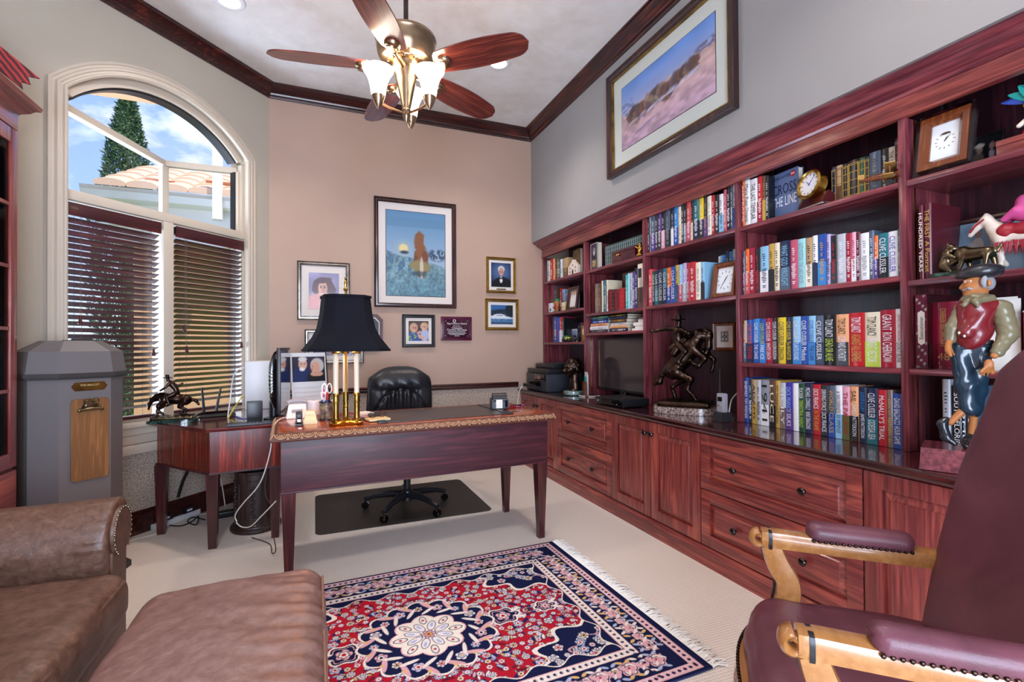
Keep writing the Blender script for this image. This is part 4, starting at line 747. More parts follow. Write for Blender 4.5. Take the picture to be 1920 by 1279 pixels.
for k in range(3):
    a = ang+2*pi*k/3; x, y = .062*cos(a), .062*sin(a)
    s = obj('candle_holder', MB().lathe([(.026, .022), (.028, .028), (.016, .034), (.0155, .12), (.02, .123), (.019, .128), (.0175, .132), (.0175, .158), (.021, .162), (.02, .168), (.015, .172)], (x, y, 0), 18), 'antique', lp)
    obj('candle_sleeve', MB().lathe([(.0135, .17), (.0135, .385)], (x, y, 0), 16), 'tallow', s); obj('drip_cap', MB().lathe([(.014, .384), (.022, .388), (.024, .394), (.014, .4)], (x, y, 0), 16), 'brass', s)
    obj('harp_arm', MB().tube([(x, y, .398), (x*.5, y*.5, .402), (0, 0, .405)], .004, 6), 'brass', s)
pr = [(.0, .227), (.012, .222), (.035, .205), (.07, .178), (.12, .153), (.2, .137), (.285, .128), (.29, .130)]
zb = .405; vs = []; fs = []
def plan(r): b_ = r*.60; return [(r, -b_), (r, b_), (b_, r), (-b_, r), (-r, b_), (-r, -b_), (-b_, -r), (b_, -r)]
rings = [(r, z) for z, r in pr]+[(r-.004, z) for z, r in pr[::-1]]
for r_, z in rings: vs += [(x*.92, y*.92, zb+z) for x, y in plan(r_)]
nr = len(rings)
for j in range(nr):
    for i in range(8): fs.append((j*8+i, j*8+(i+1) % 8, ((j+1) % nr)*8+(i+1) % 8, ((j+1) % nr)*8+i))
sh = obj('lamp_shade', MB().add(vs, fs), 'shade', lp, 18)
m = MB()
for z, r_ in ((0, .227), (.29, .13)): m.sweep([((x*.92, y*.92, zb+z), (0, 0, 1), Vector((x, y, 0)).normalized()) for x, y in plan(r_)], [(-.006, -.001), (.007, -.001), (.007, .004), (-.006, .004)], closed=True)
obj('shade_trim', m, 'shade', sh)
obj('finial', MB().lathe([(.012, .70), (.006, .71), (.005, .735), (.014, .738), (.012, .744), (.006, .75), (.009, .768), (.007, .785), (.004, .79), (.008, .797), (.006, .806), (.001, .81)], n=14), 'brass', lp)
light('lamp_bulb', 'POINT', (L0.x, L0.y, DZ+.47), 9, '#ffa860', shadow_soft_size=.03)
# ---- pen cup, pens
p = ondesk(613, 787); cup = thing('pen_cup', 'round mottled pen cup on a black base beside the lamp', 'pen cup', p)
M['mottle'] = speckle('mottled_leather', '#6a5a50', '#2c1c2c', '#9a8a5c', 26, .4)
obj('body', MB().lathe([(.04, .006), (.041, .01), (.041, .105), (.039, .105), (.039, .015), (.001, .012)], n=28, cap=False), 'mottle', cup); obj('base', MB().lathe([(.05, 0), (.05, .006), (.042, .008), (.001, .008)], n=28), 'black', cup); obj('rim', MB().lathe([(.0425, .1), (.043, .106), (.0375, .107), (.0375, .1)], n=28, cap=False), 'black', cup)
def pen(dx, dy, tx, ty, h, col, capc, lb, r=.0042):
    t = thing('pen', lb, 'pen', (p[0]+dx, p[1]+dy, p[2]+.0135), 0, 'pens in the pen cup'); v = Vector((tx, ty, h))
    obj('barrel', MB().tube([v*0, v*.04, v*.72], [.001, r, r], 8), col, t); obj('cap', MB().tube([v*.70, v*.97, v], [r*1.15, r*1.1, r*.6], 8), capc, t)
pen(-.018, -.008, -.012, -.004, .15, 'blue', 'white', 'blue and white pen at the left rim of the pen cup'); pen(-.012, .010, -.006, .012, .165, 'white', 'pink', 'white pen with pink cap leaning in the pen cup')
pen(.002, -.014, .0, -.01, .145, 'blue', 'red', 'blue marker with red tip at the front of the pen cup', .0065); pen(.018, -.006, .014, -.004, .15, 'white', 'green', 'white pen with green cap at the right of the pen cup'); pen(.014, .012, .02, .012, .168, 'yellow', 'orange', 'yellow pencil leaning right in the pen cup'); pen(.004, .02, .012, .016, .17, 'black', 'black', 'black pen at the back of the pen cup')
t = thing('scissors', 'white-handled scissors standing handles up in the pen cup', 'scissors', (p[0], p[1]+.002, p[2]+.014)); obj('blades', MB().tube([(-.004, 0, 0), (-.001, 0, .125)], [.002, .005], 6).tube([(.004, 0, 0), (.001, 0, .125)], [.002, .005], 6), 'chrome', t)
for s in (-1, 1):
    obj('handle', MB().sweep([((s*.014+.012*cos(a), 0, .168+.028*sin(a)), (cos(a), 0, sin(a)), (0, 1, 0)) for a in [2*pi*i/18 for i in range(18)]], [(-.003, -.003), (.003, -.003), (.003, .003), (-.003, .003)], closed=True).tube([(s*.002, 0, .12), (s*.01, 0, .145)], .004, 6), 'white', t)
# ---- stapler, tape, phone, notes
p = ondesk(561, 799); st = thing('stapler', 'black desk stapler standing at the left end of the writing desk', 'stapler', p, radians(2)); obj('base', MB().box((-.02, -.01, 0), (.02, .13, .012), .004), 'black', st); obj('magazine', MB().box((-.012, -.004, .02), (.012, .125, .036), .003), 'chrome', st); obj('arm', MB().box((-.017, -.012, .04), (.017, .128, .066), .009), 'graphite', st); obj('hinge', MB().box((-.016, .1, .01), (.016, .13, .05), .004), 'black', st)
p = ondesk(582, 795); t = thing('tape_dispenser', 'cream tape dispenser beside the stapler', 'tape dispenser', p, radians(-2)); obj('body', MB().prism([(-.036, -.01), (.036, -.01), (.036, .09), (-.036, .09)], 0, .066, [(-.024, .012), (.024, .012), (.024, .085), (-.024, .085)]).prism([(-.03, -.002), (.03, -.002), (.036, -.01), (-.036, -.01)], 0, .02), 'cream', t); obj('cutter', MB().box((-.022, .0, .052), (.022, .008, .07)), 'cream', t)
p = ondesk(589, 780); t = thing('tape_roll', 'thick white roll behind the cream tape dispenser', 'roll', (p[0], p[1]+.05, p[2])); obj('roll', MB().lathe([(.012, 0), (.036, 0), (.04, .004), (.04, .088), (.036, .092), (.012, .092)], n=28), 'white', t); obj('core', MB().lathe([(.012, .004), (.014, .004), (.014, .0925), (.012, .0925)], n=20), 'grey', t)
p = ondesk(560, 783); t = thing('telephone', 'white desk telephone with grey handset at the left of the desk', 'telephone', (p[0]-.01, p[1]+.03, p[2]), radians(4)); obj('base', MB().prism([(-.06, -.06), (.05, -.06), (.05, .09), (-.06, .09)], 0, .075, [(-.045, .02), (.05, .02), (.05, .09), (-.04, .09)]), 'white', t); obj('handset', MB().tube([(-.05, .05, .083), (-.02, .05, .094), (.03, .05, .094), (.062, .05, .085)], [.015, .012, .012, .015], 10), 'grey', t); obj('keypad', MB().box((-.03, -.03, .03), (.03, .0, .047)), 'grey', t)
p = ondesk(708, 789); t = thing('note_pad', 'cream note pad right of the lamp under folded eyeglasses', 'note pad', (p[0], p[1], p[2]+.0055), radians(12)); obj('sheets', MB().box((-.06, -.045, 0), (.06, .05, .01)), 'cream', t)
g = thing('eyeglasses', 'folded wire eyeglasses lying on the cream note pad', 'eyeglasses', (p[0], p[1]+.005, p[2]+.0165), radians(20))
for s in (-1, 1): obj('rim', MB().sweep([((s*.03+.022*cos(a), 0, .019+.017*sin(a)), (cos(a), 0, sin(a)), (0, 1, 0)) for a in [2*pi*i/18 for i in range(18)]], [(-.001, -.001), (.001, -.001), (.001, .001), (-.001, .001)], closed=True), 'knob', g); obj('temple', MB().tube([(s*.052, 0, .024), (s*.04, .03, .01), (-s*.03, .034+.006*s, .006)], .0013, 6), 'knob', g)
obj('bridge', MB().tube([(-.009, 0, .022), (0, -.001, .026), (.009, 0, .022)], .0012, 6), 'knob', g)
p = ondesk(673, 779); t = thing('open_booklet', 'white booklet with red edge lying behind the lamp', 'booklet', (p[0]+.01, p[1]+.03, p[2]), radians(25)); obj('sheets', MB().box((-.07, -.05, 0), (.07, .05, .012)), 'paper', t); obj('cover', MB().box((-.072, -.052, .0121), (-.03, .052, .014)), 'red', t)
p = ondesk(687, 788); t = thing('small_notebook', 'thin black notebook lying right of the lamp base', 'notebook', (p[0], p[1]+.02, p[2]+.0045), radians(-20)); obj('cover', MB().box((-.05, -.04, 0), (.05, .04, .0045)), 'black', t)
# ---- organizer with cards, pens lying on the right of the desk
p = ondesk(937, 768); t = thing('desk_organizer', 'black desk organizer with a white card at the right end of the desk', 'organizer', (p[0], p[1]+.01, p[2]+.0095), radians(-12))
obj('tray', MB().box((-.055, -.06, 0), (.055, .06, .012), .003).box((-.055, .05, .012), (.055, .06, .065)).box((-.055, -.06, .012), (-.048, .05, .06)).box((.048, -.06, .012), (.055, .05, .06)), 'graphite', t); obj('hood', MB().sweep([((-.045, 0, .055), (0, 1, 0), (0, 0, 1)), ((.048, 0, .055), (0, 1, 0), (0, 0, 1))], [(.045*cos(a), .045*sin(a)) for a in [pi*q/10 for q in range(11)]]), 'black', t); obj('card', MB().box((-.03, -.066, .006), (.012, -.0615, .062)), 'paper', t); obj('card_holder', MB().box((-.05, -.0614, .01), (.03, -.0601, .05)), 'graphite', t)
for k, (px, py, c1, c2, lb) in enumerate(((958, 765, 'red', 'pink', 'red and white pen lying right of the black desk organizer'), (969, 762, 'black', 'pink', 'black pen with pink tip lying at the right end of the desk'))):
    p = ondesk(px, py); t = thing('pen', lb, 'pen', (p[0], p[1], p[2]+.006), radians(12+k*8), 'pens lying on the desk'); obj('barrel', MB().tube([(-.06, 0, 0), (.04, 0, 0)], .006, 8), c1, t); obj('cap', MB().tube([(.041, 0, 0), (.062, 0, 0), (.075, 0, 0)], [.006, .004, .001], 8), c2, t)
p = ondesk(945, 770); t = thing('letter_opener', 'metal letter opener lying in front of the black desk organizer', 'letter opener', (p[0]+.02, p[1]-.045, p[2]), radians(-35)); obj('blade', MB().prism([(-.09, 0), (-.07, -.008), (.02, -.009), (.02, .009), (-.07, .008)], .001, .003), 'chrome', t); obj('handle', MB().box((.02, -.009, 0), (.08, .009, .006), .002), 'silver', t)

# ================================================================ RETURN (CORNER DESK) AND WHAT STANDS ON IT
RZ_ = .73
A_, B_, C_, D_, E_ = (-.965, 3.80), (-.585, 3.345), (-.185, 3.40), (-.10, 4.45), (-.42, 4.45)
rt = thing('corner_desk', 'cherry corner desk with angled end under the window', 'desk', (-.5, 3.8, 0)); T0 = Matrix.Translation((.5, -3.8, 0))
def grow(P, k):
    cx, cy = sum(p[0] for p in P)/len(P), sum(p[1] for p in P)/len(P); return [(x+(x-cx)/math.hypot(x-cx, y-cy)*k, y+(y-cy)/math.hypot(x-cx, y-cy)*k) for x, y in P]
PL_ = [A_, B_, C_, D_, E_]
obj('apron', MB().prism(grow(PL_, -.012), .458, .706).xf(T0), 'return', rt)
obj('apron_bead', MB().prism(grow(PL_, .0), .45, .458).xf(T0), 'mahog', rt)
obj('top', MB().prism(grow(PL_, .03), .708, .722, grow(PL_, .034)).prism(grow(PL_, .034), .722, RZ_, grow(PL_, .028)).xf(T0), 'return_top', rt)
for x, y in ((-.925, 3.79), (-.572, 3.40), (-.235, 3.44), (-.2, 4.36)):
    a, c = .034, .022; obj('leg', MB().prism([(x-c, y-c), (x+c, y-c), (x+c, y+c), (x-c, y+c)], 0, .45, [(x-a, y-a), (x+a, y-a), (x+a, y+a), (x-a, y+a)]).xf(T0), 'mahog_z', rt)
def onret(px, py, dz=.0008): p = atz(px, py, RZ_); return (p.x, p.y, RZ_+dz)
p = onret(402, 780); t = thing('router', 'black wireless router with two antennas on the corner desk', 'router', p, radians(20))
obj('case', MB().prism([(-.13, -.06), (.12, -.08), (.14, .06), (-.1, .08)], .004, .02, [(-.12, -.05), (.11, -.07), (.13, .05), (-.09, .07)]).prism([(-.12, -.05), (.11, -.07), (.13, .05), (-.09, .07)], .02, .034, [(-.07, -.03), (.07, -.04), (.09, .03), (-.05, .04)]), 'black_gloss', t); obj('foot', MB().box((-.08, -.04, 0), (.09, .04, .005)), 'rubber', t)
for x, tx in ((-.055, -.012), (.02, .03)): obj('antenna', MB().tube([(x, .045, .025), (x+tx*.2, .045, .07), (x+tx, .045, .20)], [.009, .009, .006], 8), 'black', t)
p = onret(481, 768); t = thing('computer_tower', 'white computer case on the corner desk behind the monitor', 'computer', (p[0], p[1]+.1, p[2]), radians(4)); obj('case', MB().box((-.085, -.1, 0), (.085, .22, .37), .006), 'white', t); obj('vent', MB().box((-.03, -.102, .02), (.03, -.0995, .06)), 'grey', t)
p = onret(515, 785); mo = thing('monitor', 'black monitor seen edge-on at the right of the corner desk', 'monitor', (-.205, 3.62, RZ_+.0008), radians(-4))
def shell():
    vs = []; fs = []; n, k = 20, 8
    for j in range(k+1):
        s_ = sin(pi/2*j/k); c_ = cos(pi/2*j/k)
        for i in range(n): a = 2*pi*i/n; q = (abs(cos(a))**5+abs(sin(a))**5)**(-1/5); vs.append((-.075*s_, .24*cos(a)*q*(c_*.9+.1), .265+.20*sin(a)*q*(c_*.9+.1)))
    for j in range(k):
        for i in range(n): fs.append((j*n+i, j*n+(i+1) % n, j*n+n+(i+1) % n, j*n+n+i))
    return MB().add(vs, fs+[tuple(range(n)), tuple(range(k*n, k*n+n))])
obj('back_shell', shell(), 'black_gloss', mo); obj('bezel', MB().box((.0, -.25, .055), (.022, .25, .475), .005), 'black', mo); obj('screen', MB().box((.022, -.235, .075), (.0235, .235, .46)), 'black_gloss', mo); obj('stand', MB().tube([(-.05, 0, .015), (-.05, 0, .12)], .03, 14).lathe([(.085, 0), (.083, .008), (.04, .016), (.03, .02)], (-.03, 0, 0), 28), 'black', mo)
p = onret(477, 790); t = thing('speaker', 'small black desktop speaker in front of the white computer', 'speaker', (p[0], p[1]+.02, p[2]), radians(8)); obj('cabinet', MB().box((-.045, -.03, 0), (.045, .06, .125), .004), 'graphite', t); obj('grille', MB().box((-.04, -.033, .008), (.04, -.0295, .118), .001), 'black', t)
p = onret(482, 797); t = thing('keyboard', 'thin black keyboard at the front edge of the corner desk', 'keyboard', (p[0]-.02, p[1]+.035, p[2]), radians(7)); obj('case', MB().box((-.15, -.045, 0), (.17, .03, .013), .004), 'graphite', t)
m = MB()
for i in range(14):
    for j in range(3): m.box((-.14+i*.0215, -.036+j*.02, .013), (-.123+i*.0215, -.02+j*.02, .017))
ko = obj('keys', m, 'black', t, 0)
# desk calendar with a photo of an elderly couple
p = onret(556, 778); cal = thing('desk_calendar', 'white desk calendar with a photo of an elderly couple beside the monitor', 'calendar', (-.03, 3.93, RZ_+.0008), radians(-4)); cal.rotation_euler = (radians(-9), 0, radians(14))
obj('board', MB().box((-.125, 0, 0), (.125, .004, .44)), 'white', cal); obj('easel', MB().tube([(.128, -.002, .45), (.135, 0, .2), (.14, .0, .004)], .004, 6).tube([(0, .006, .36), (0, .15, .06)], .004, 6), 'cord_black', cal)
def couple(u, v):
    c = base(u, v, '#1a2038', '#3a3446'); c = put(c, el(u, v, .3, .2, .32, .42), '#1c2c5a'); c = put(c, el(u, v, .78, .12, .34, .36), '#16161e'); c = put(c, el(u, v, .32, .70, .13, .24), '#d8a894'); c = put(c, el(u, v, .32, .9, .13, .1), '#d8d4d0'); c = put(c, el(u, v, .30, .50, .08, .08), '#e8e0da')
    c = put(c, el(u, v, .76, .64, .21, .30), '#c8c2bc'); c = put(c, el(u, v, .70, .56, .14, .25), '#d8a48e'); c = put(c, el(u, v, .74, .3, .2, .1), '#d09c86'); c = put(c, el(u, v, .27, .72, .02, .02), '#3a2a28'); c = put(c, el(u, v, .37, .72, .02, .02), '#3a2a28'); c = put(c, el(u, v, .62, .6, .02, .02), '#3a2a28'); return put(c, el(u, v, .6, .48, .035, .02), '#a04a44')
FR = lambda x, z, d=-.0008: mat_axes((x, d, z), (1, 0, 0), (0, 0, 1), (0, -1, 0))
grid_print('calendar_photo', .235, .19, .006, couple, cal, FR(0, .315))
m = MB()
for i in range(7):
    for j in range(5): m.box((-.11+i*.032, -.0015, .04+j*.034), (-.083+i*.032, 0, .0412+j*.034))
obj('calendar_grid', m, 'grey', cal, 0)
# ---- cables
def cable(nm, lb, cat, pts, r, mat, grp=None):
    P = [Vector(p) for p in pts]; Q = []
    for i in range(len(P)-1):
        p0, p1, p2, p3 = P[max(i-1, 0)], P[i], P[i+1], P[min(i+2, len(P)-1)]
        for k in range(6): u = k/6; Q.append(.5*((2*p1)+(p2-p0)*u+(2*p0-5*p1+4*p2-p3)*u*u+(3*p1-p0-3*p2+p3)*u**3))
    return tag(obj(nm, MB().tube(Q+[P[-1]], r, 6), mat, None, 60), lb, cat, grp)
cable('cable', 'white cable falling from the desk top left corner towards the waste basket', 'cable', [atz(585, 781, DZ+.006), atz(548, 781, DZ+.006), atz(522, 788, DZ+.006), att(509, 812, 2.62), att(507, 845, 2.64), att(488, 905, 2.72), att(455, 945, 2.8), att(441, 966, 2.85), att(444, 978, 2.87)], .0036, 'cord_white')
cable('cable', 'white cable running from the waste basket foot up to the desk leg', 'cable', [att(443, 980, 2.87), att(453, 988, 2.84), att(470, 987, 2.8), att(492, 966, 2.74), att(517, 940, 2.68)], .0034, 'cord_white')
cable('cable', 'dark brown cable hanging beside the waste basket to the carpet', 'cable', [att(502, 870, 2.7), att(497, 925, 2.72), att(514, 955, 2.74), att(510, 985, 2.76), att(517, 1030, 2.78), atz(510, 1037, .004), atz(505, 1020, .004), atz(472, 1008, .004)], .003, 'cord_brown')
cable('cable', 'white power cable crossing the carpet to the power strip', 'cable', [atz(232, 1018, .005), atz(262, 1009, .005), atz(288, 1003, .005), atz(304, 996, .02)], .005, 'cord_white')
cable('cable', 'grey network cable arching up to the white computer', 'cable', [atz(427, 782, RZ_+.004), att(432, 745, 3.5), att(438, 705, 3.5), att(450, 692, 3.48), att(461, 690, 3.45)], .004, 'white')
cable('cable', 'yellow network cable leaning by the white computer', 'cable', [atz(428, 784, RZ_+.004), att(437, 768, 3.42), att(448, 752, 3.42), att(456, 742, 3.42)], .0045, 'yellow')
cable('cable', 'blue cable coil lying on the corner desk near the speaker', 'cable', [atz(440, 780, RZ_+.004), atz(458, 785, RZ_+.004), atz(475, 780, RZ_+.004), atz(480, 774, RZ_+.006), atz(470, 772, RZ_+.006), atz(464, 779, RZ_+.01), atz(478, 787, RZ_+.004)], .003, 'blue')
cable('cable', 'tangled black cable lying beside the power strip', 'cable', [atz(318, 985, .006), atz(340, 986, .006), atz(360, 978, .006), atz(372, 968, .03), atz(368, 984, .006), atz(352, 978, .01), atz(362, 970, .02), atz(385, 975, .006)], .004, 'cord_black')
cable('cable', 'pale cable hanging below the corner desk behind its front leg', 'cable', [att(413, 895, 3.3), att(418, 920, 3.3), att(422, 948, 3.3), atz(423, 957, .006), atz(400, 962, .006), atz(372, 965, .03)], .0035, 'cord_white')
p = atz(330, 978, 0); ps = thing('power_strip', 'white power strip lying on the carpet under the corner desk', 'power strip', (p.x, p.y, 0.001), radians(52)); obj('body', MB().box((-.17, -.026, 0), (.17, .026, .036), .005), 'white', ps)
for k, x in enumerate((-.1, -.03, .04, .11)): obj('socket', MB().box((x-.017, -.015, .036), (x+.017, .015, .0375)), 'grey', ps)
for x, lb in ((-.09, 'front black adapter plugged into the white power strip'), (.08, 'rear black adapter plugged into the white power strip')):
    q = Matrix.Rotation(radians(52), 3, 'Z') @ Vector((x, 0, 0)); t = thing('power_adapter', lb, 'adapter', (p.x+q.x, p.y+q.y, .0395), radians(50), 'adapters on the power strip'); obj('case', MB().box((-.045, -.03, 0), (.045, .03, .04), .005), 'black', t); obj('rating_label', MB().box((-.02, -.0308, .012), (.02, -.03, .026)), 'white', t)
p = atz(424, 972, 0); t = thing('power_brick', 'black power brick on the carpet behind the corner desk front leg', 'adapter', (p.x, p.y+.04, .001), radians(10)); obj('case', MB().box((-.08, -.03, 0), (.08, .03, .04), .006), 'black', t); obj('cable_stub', MB().tube([(.08, 0, .02), (.1, 0, .016)], .005, 6), 'rubber', t)
cable('hanging_plug', 'black plug on a cord dangling under the corner desk', 'plug', [att(355, 860, 3.3), att(352, 882, 3.3), att(344, 900, 3.3), att(338, 918, 3.3), att(334, 932, 3.3)], .011, 'cord_black')
# ---- waste basket
p = atz(480, 990, 0); wb = thing('waste_basket', 'round carved dark wood waste basket behind the left desk leg', 'waste basket', (p.x, p.y+.02, .001))
obj('body', MB().lathe([(.135, .035), (.135, .04), (.128, .05), (.128, .375), (.134, .38), (.136, .395), (.12, .395), (.118, .05), (.001, .05)], n=40, cap=False), 'dark_wood', wb, 30); obj('foot', MB().lathe([(.15, 0), (.156, .01), (.154, .026), (.145, .032), (.142, .04), (.135, .044), (.001, .044)], n=40), 'dark_wood', wb, 30)
m = MB(); rr = random.Random(2)
for k in range(6):
    a0 = 2*pi*k/6+.45
    for z0, z1, da in ((.09, .335, .36),):
        pts = [(a0-da, z0), (a0+da, z0), (a0+da, z1-.02), (a0+da*.6, z1), (a0-da*.6, z1), (a0-da, z1-.02), (a0-da, z0)]
        for (a1, y1), (a2, y2) in zip(pts[:-1], pts[1:]): m.tube([(.13*cos(a1+(a2-a1)*u), .13*sin(a1+(a2-a1)*u), y1+(y2-y1)*u) for u in (0, .25, .5, .75, 1)], .0035, 5)
    for q in range(9):
        z = .11+q*.023; a = a0+.05*((-1)**q); m.ell((.130*cos(a), .130*sin(a), z), (.009, .009, .014), 7, 5)
co = obj('carving', m, 'dark_wood', wb); co['kind'] = 'stuff'
# ================================================================ CHAIR MAT AND OFFICE CHAIR
M['matt'] = plain('chair_mat_vinyl', '#2e2a28', .45)
tag(obj('chair_mat', MB().prism([(x, y) for cx, cy, a0 in ((1.16, 3.40, -90), (1.16, 4.2, 0), (.05, 4.2, 90), (.05, 3.40, 180)) for x, y in [(cx+.05*cos(radians(a0+15*k)), cy+.05*sin(radians(a0+15*k))) for k in range(7)]], .0006, .004), 'matt'), 'black chair mat on the carpet under the office chair', 'chair mat')
oc = thing('office_chair', 'black leather swivel chair behind the writing desk', 'office chair', (.635, 3.64, .0045))
obj('hub', MB().lathe([(.03, .055), (.04, .06), (.042, .13), (.036, .14), (.026, .15), (.026, .42), (.05, .425)], n=20), 'black', oc)
for k in range(5):
    a = radians(158+72*k); R_ = Matrix.Rotation(a, 4, 'Z'); leg = obj('leg', MB().tube([(.02, 0, .105), (.12, 0, .112), (.24, 0, .095), (.315, 0, .072)], [.03, .026, .02, .018], 10).xf(R_), 'black', oc)
    obj('caster', MB().lathe([(.006, -.02), (.024, -.02), (.026, -.016), (.026, -.005), (.02, -.003), (.02, .003), (.026, .005), (.026, .016), (.024, .02), (.006, .02)], n=16).xf(Matrix.Rotation(pi/2, 4, 'X')).xf(Matrix.Translation((0, 0, .0265))).tube([(0, 0, .03), (0, 0, .068)], .009, 8).xf(R_ @ Matrix.Translation((.31, 0, 0))), 'knob', leg)
obj('seat', sdf([rbx((0, .03, .475), (.255, .25, .05), .045), rbx((0, .03, .50), (.235, .23, .045), .042)], .014, .02), 'blackleather', oc, 60)
def cback():
    nu, nv = 61, 49; vs = []; fs = []
    def pt(u, v, side):
        z = .50+(v+1)/2*.545; hw = .272*(1-.09*((v+1)/2))*(1-max(0, v)**7*.16); x = u*hw
        e = (abs(u)**6+abs(max(v, -.8))**7)**(1/6.5); z -= .045*max(0, v)**3*abs(u)**3*1.6
        puff = max(0, 1-min(1, e)**5)**.5; y = .30+.06*v*v-.03*v
        if side == 0:
            f = .055*puff; zz = (z-.50)/.545
            lum = max(0, 1-(x/.155)**8)*(1 if .26 < zz < .67 else 0); bnd = .68-.55*(x/.272)**2
            f += .02*abs(cos(x/.031*pi*.5))*lum-.022*lum
            f += .022*max(0, 1-abs((zz-.83)/.16)**2.5)*max(0, 1-(abs(x)/.25)**4)
            f -= .02*math.exp(-((zz-bnd)/.022)**2)*(1 if abs(x) < .25 else 0)
            f += .005*sin(x*60+z*20)*math.exp(-((zz-.73)/.06)**2)
            return (x, y-f, z)
        return (x, y+.05*puff+.004, z)
    for s_ in (0, 1):
        o = len(vs)
        for j in range(nv):
            for i in range(nu): vs.append(pt(-1+2*i/(nu-1), -1+2*j/(nv-1), s_))
        for j in range(nv-1):
            for i in range(nu-1): a = o+j*nu+i; fs.append((a, a+1, a+nu+1, a+nu) if s_ == 0 else (a, a+nu, a+nu+1, a+1))
    N_ = nu*nv; bd = [i for i in range(nu)]+[j*nu+nu-1 for j in range(1, nv)]+[(nv-1)*nu+i for i in range(nu-2, -1, -1)]+[j*nu for j in range(nv-2, 0, -1)]
    for a, b in zip(bd, bd[1:]+bd[:1]): fs.append((a, a+N_, b+N_, b))
    return MB().add(vs, fs)
obj('backrest', cback(), 'blackleather', oc, 70)
obj('back_support', MB().tube([(0, .2, .44), (0, .36, .43), (0, .40, .6)], .02, 8), 'black', oc)
for s in (-1, 1): ar = obj('armrest', MB().tube([(s*.29, -.12, .66), (s*.30, .0, .672), (s*.30, .16, .665), (s*.285, .22, .63)], [.024, .028, .028, .02], 10), 'black', oc); obj('arm_post', MB().tube([(s*.26, -.02, .46), (s*.31, -.04, .5), (s*.30, -.03, .65)], .016, 8), 'black', ar)
# ================================================================ FRAMED PICTURES
def framed(label, p0, p1, axis, fw, dep, fmat, matw, mmat, fn, step, cat='picture', inner=None, name='framed_picture', glass=True):
    # p0 = top left, p1 = bottom right on the wall; axis 'y' hangs on the back wall (faces -Y), 'x' on the right wall (faces -X)
    c = (Vector(p0)+Vector(p1))/2; Wd = abs(p1[0]-p0[0]) if axis == 'y' else abs(p1[1]-p0[1]); H = abs(p0[2]-p1[2])
    c.y = c.y-.001 if axis == 'y' else c.y; c.x = c.x-.001 if axis == 'x' else c.x
    t = thing(name, label, cat, c, 0 if axis == 'y' else -pi/2)
    pr = [(0, 0), (0, dep), (-fw*.15, dep+.004), (-fw*.4, dep*.8), (-fw*.75, dep*.85), (-fw, dep*.55), (-fw, 0)]
    path = [((sx*Wd/2, 0, sz*H/2), (sx, 0, sz), (0, -1, 0)) for sx, sz in ((-1, -1), (1, -1), (1, 1), (-1, 1))]
    obj('frame', MB().sweep(path, pr, closed=True), fmat, t, 25)
    a, b_ = Wd-2*fw, H-2*fw
    if inner: obj('fillet', MB().sweep([((sx*a/2, 0, sz*b_/2), (sx, 0, sz), (0, -1, 0)) for sx, sz in ((-1, -1), (1, -1), (1, 1), (-1, 1))], [(.001, .002), (.001, dep*.6), (-.006, dep*.6), (-.006, .002)], closed=True), inner, t)
    obj('mat_board', MB().box((-a/2-.002, -.005, -b_/2-.002), (a/2+.002, 0, b_/2+.002)), mmat, t)
    ml = matw if isinstance(matw, tuple) else (matw,)*4
    w_, h_ = a-ml[0]-ml[1], b_-ml[2]-ml[3]; cx, cz = (ml[0]-ml[1])/2, (ml[3]-ml[2])/2
    obj('mat_bevel', MB().sweep([((cx+sx*w_/2, 0, cz+sz*h_/2), (sx, 0, sz), (0, -1, 0)) for sx, sz in ((-1, -1), (1, -1), (1, 1), (-1, 1))], [(.004, .0049), (0, .0072), (-.002, .0049)], closed=True), 'frame_wood' if Wd > .5 else 'paper', t)
    grid_print('print', w_, h_, step, fn, t, mat_axes((cx, -.0062, cz), (1, 0, 0), (0, 0, 1), (0, -1, 0)), 'canvas')
    if glass: obj('glass', MB().box((-a/2, -dep*.5-.001, -b_/2), (a/2, -dep*.5, b_/2)), 'frameglass', t)
    return t
bw = lambda x, y: aty(x, y, YB)
def face(c, u, v, x, y, r, skin='#d8a48c', hair='#3a2a24', smile=True):
    c = put(c, el(u, v, x, y, r*.72, r, .1), skin); c = put(c, el(u, v, x+r*.25, y-r*.1, r*.4, r*.7, .6), '#c08a74', .5)
    for s in (-1, 1): c = put(c, el(u, v, x+s*r*.28, y+r*.12, r*.13, r*.09, .3), '#2c1c1a'); c = put(c, el(u, v, x+s*r*.28, y+r*.32, r*.18, r*.05, .4), hair)
    c = put(c, el(u, v, x, y-r*.14, r*.1, r*.2, .5), '#b07a66', .7); c = put(c, el(u, v, x, y-r*.48, r*.3, r*.1, .3), '#a84a50' if smile else '#8a4a44'); return put(c, el(u, v, x, y-r*.46, r*.22, r*.045, .4), '#f0e4de') if smile else c
def pwoman(u, v):
    c = base(u, v, '#7c7290', '#9a94b8'); c = c*(.9+.2*vnoise(u, v, 4, 1)[..., None]); n = .05*vnoise(u, v, 16, 2)
    c = put(c, el(u, v, .5, .06, .62+n, .42), '#d88e88'); c = put(c, ((np.sin(u*95+v*22) > .3) & (v < .38) & (el(u, v, .5, .06, .62, .4) > .6)).astype(float), '#b86a66', .6)
    c = put(c, el(u, v, .47, .66, .30+n, .22, .1), '#5a3c40'); c = put(c, el(u, v, .24, .56, .10+n, .15, .3), '#5e4044'); c = put(c, el(u, v, .74, .54, .12+n, .16, .3), '#5e4044'); c = put(c, el(u, v, .47, .40, .13, .14), '#cc9684'); c = face(c, u, v, .46, .57, .205, '#e0b09c', '#4a3030'); return put(c, el(u, v, .52, .79, .24, .07, .4, .2), '#5a3c40')
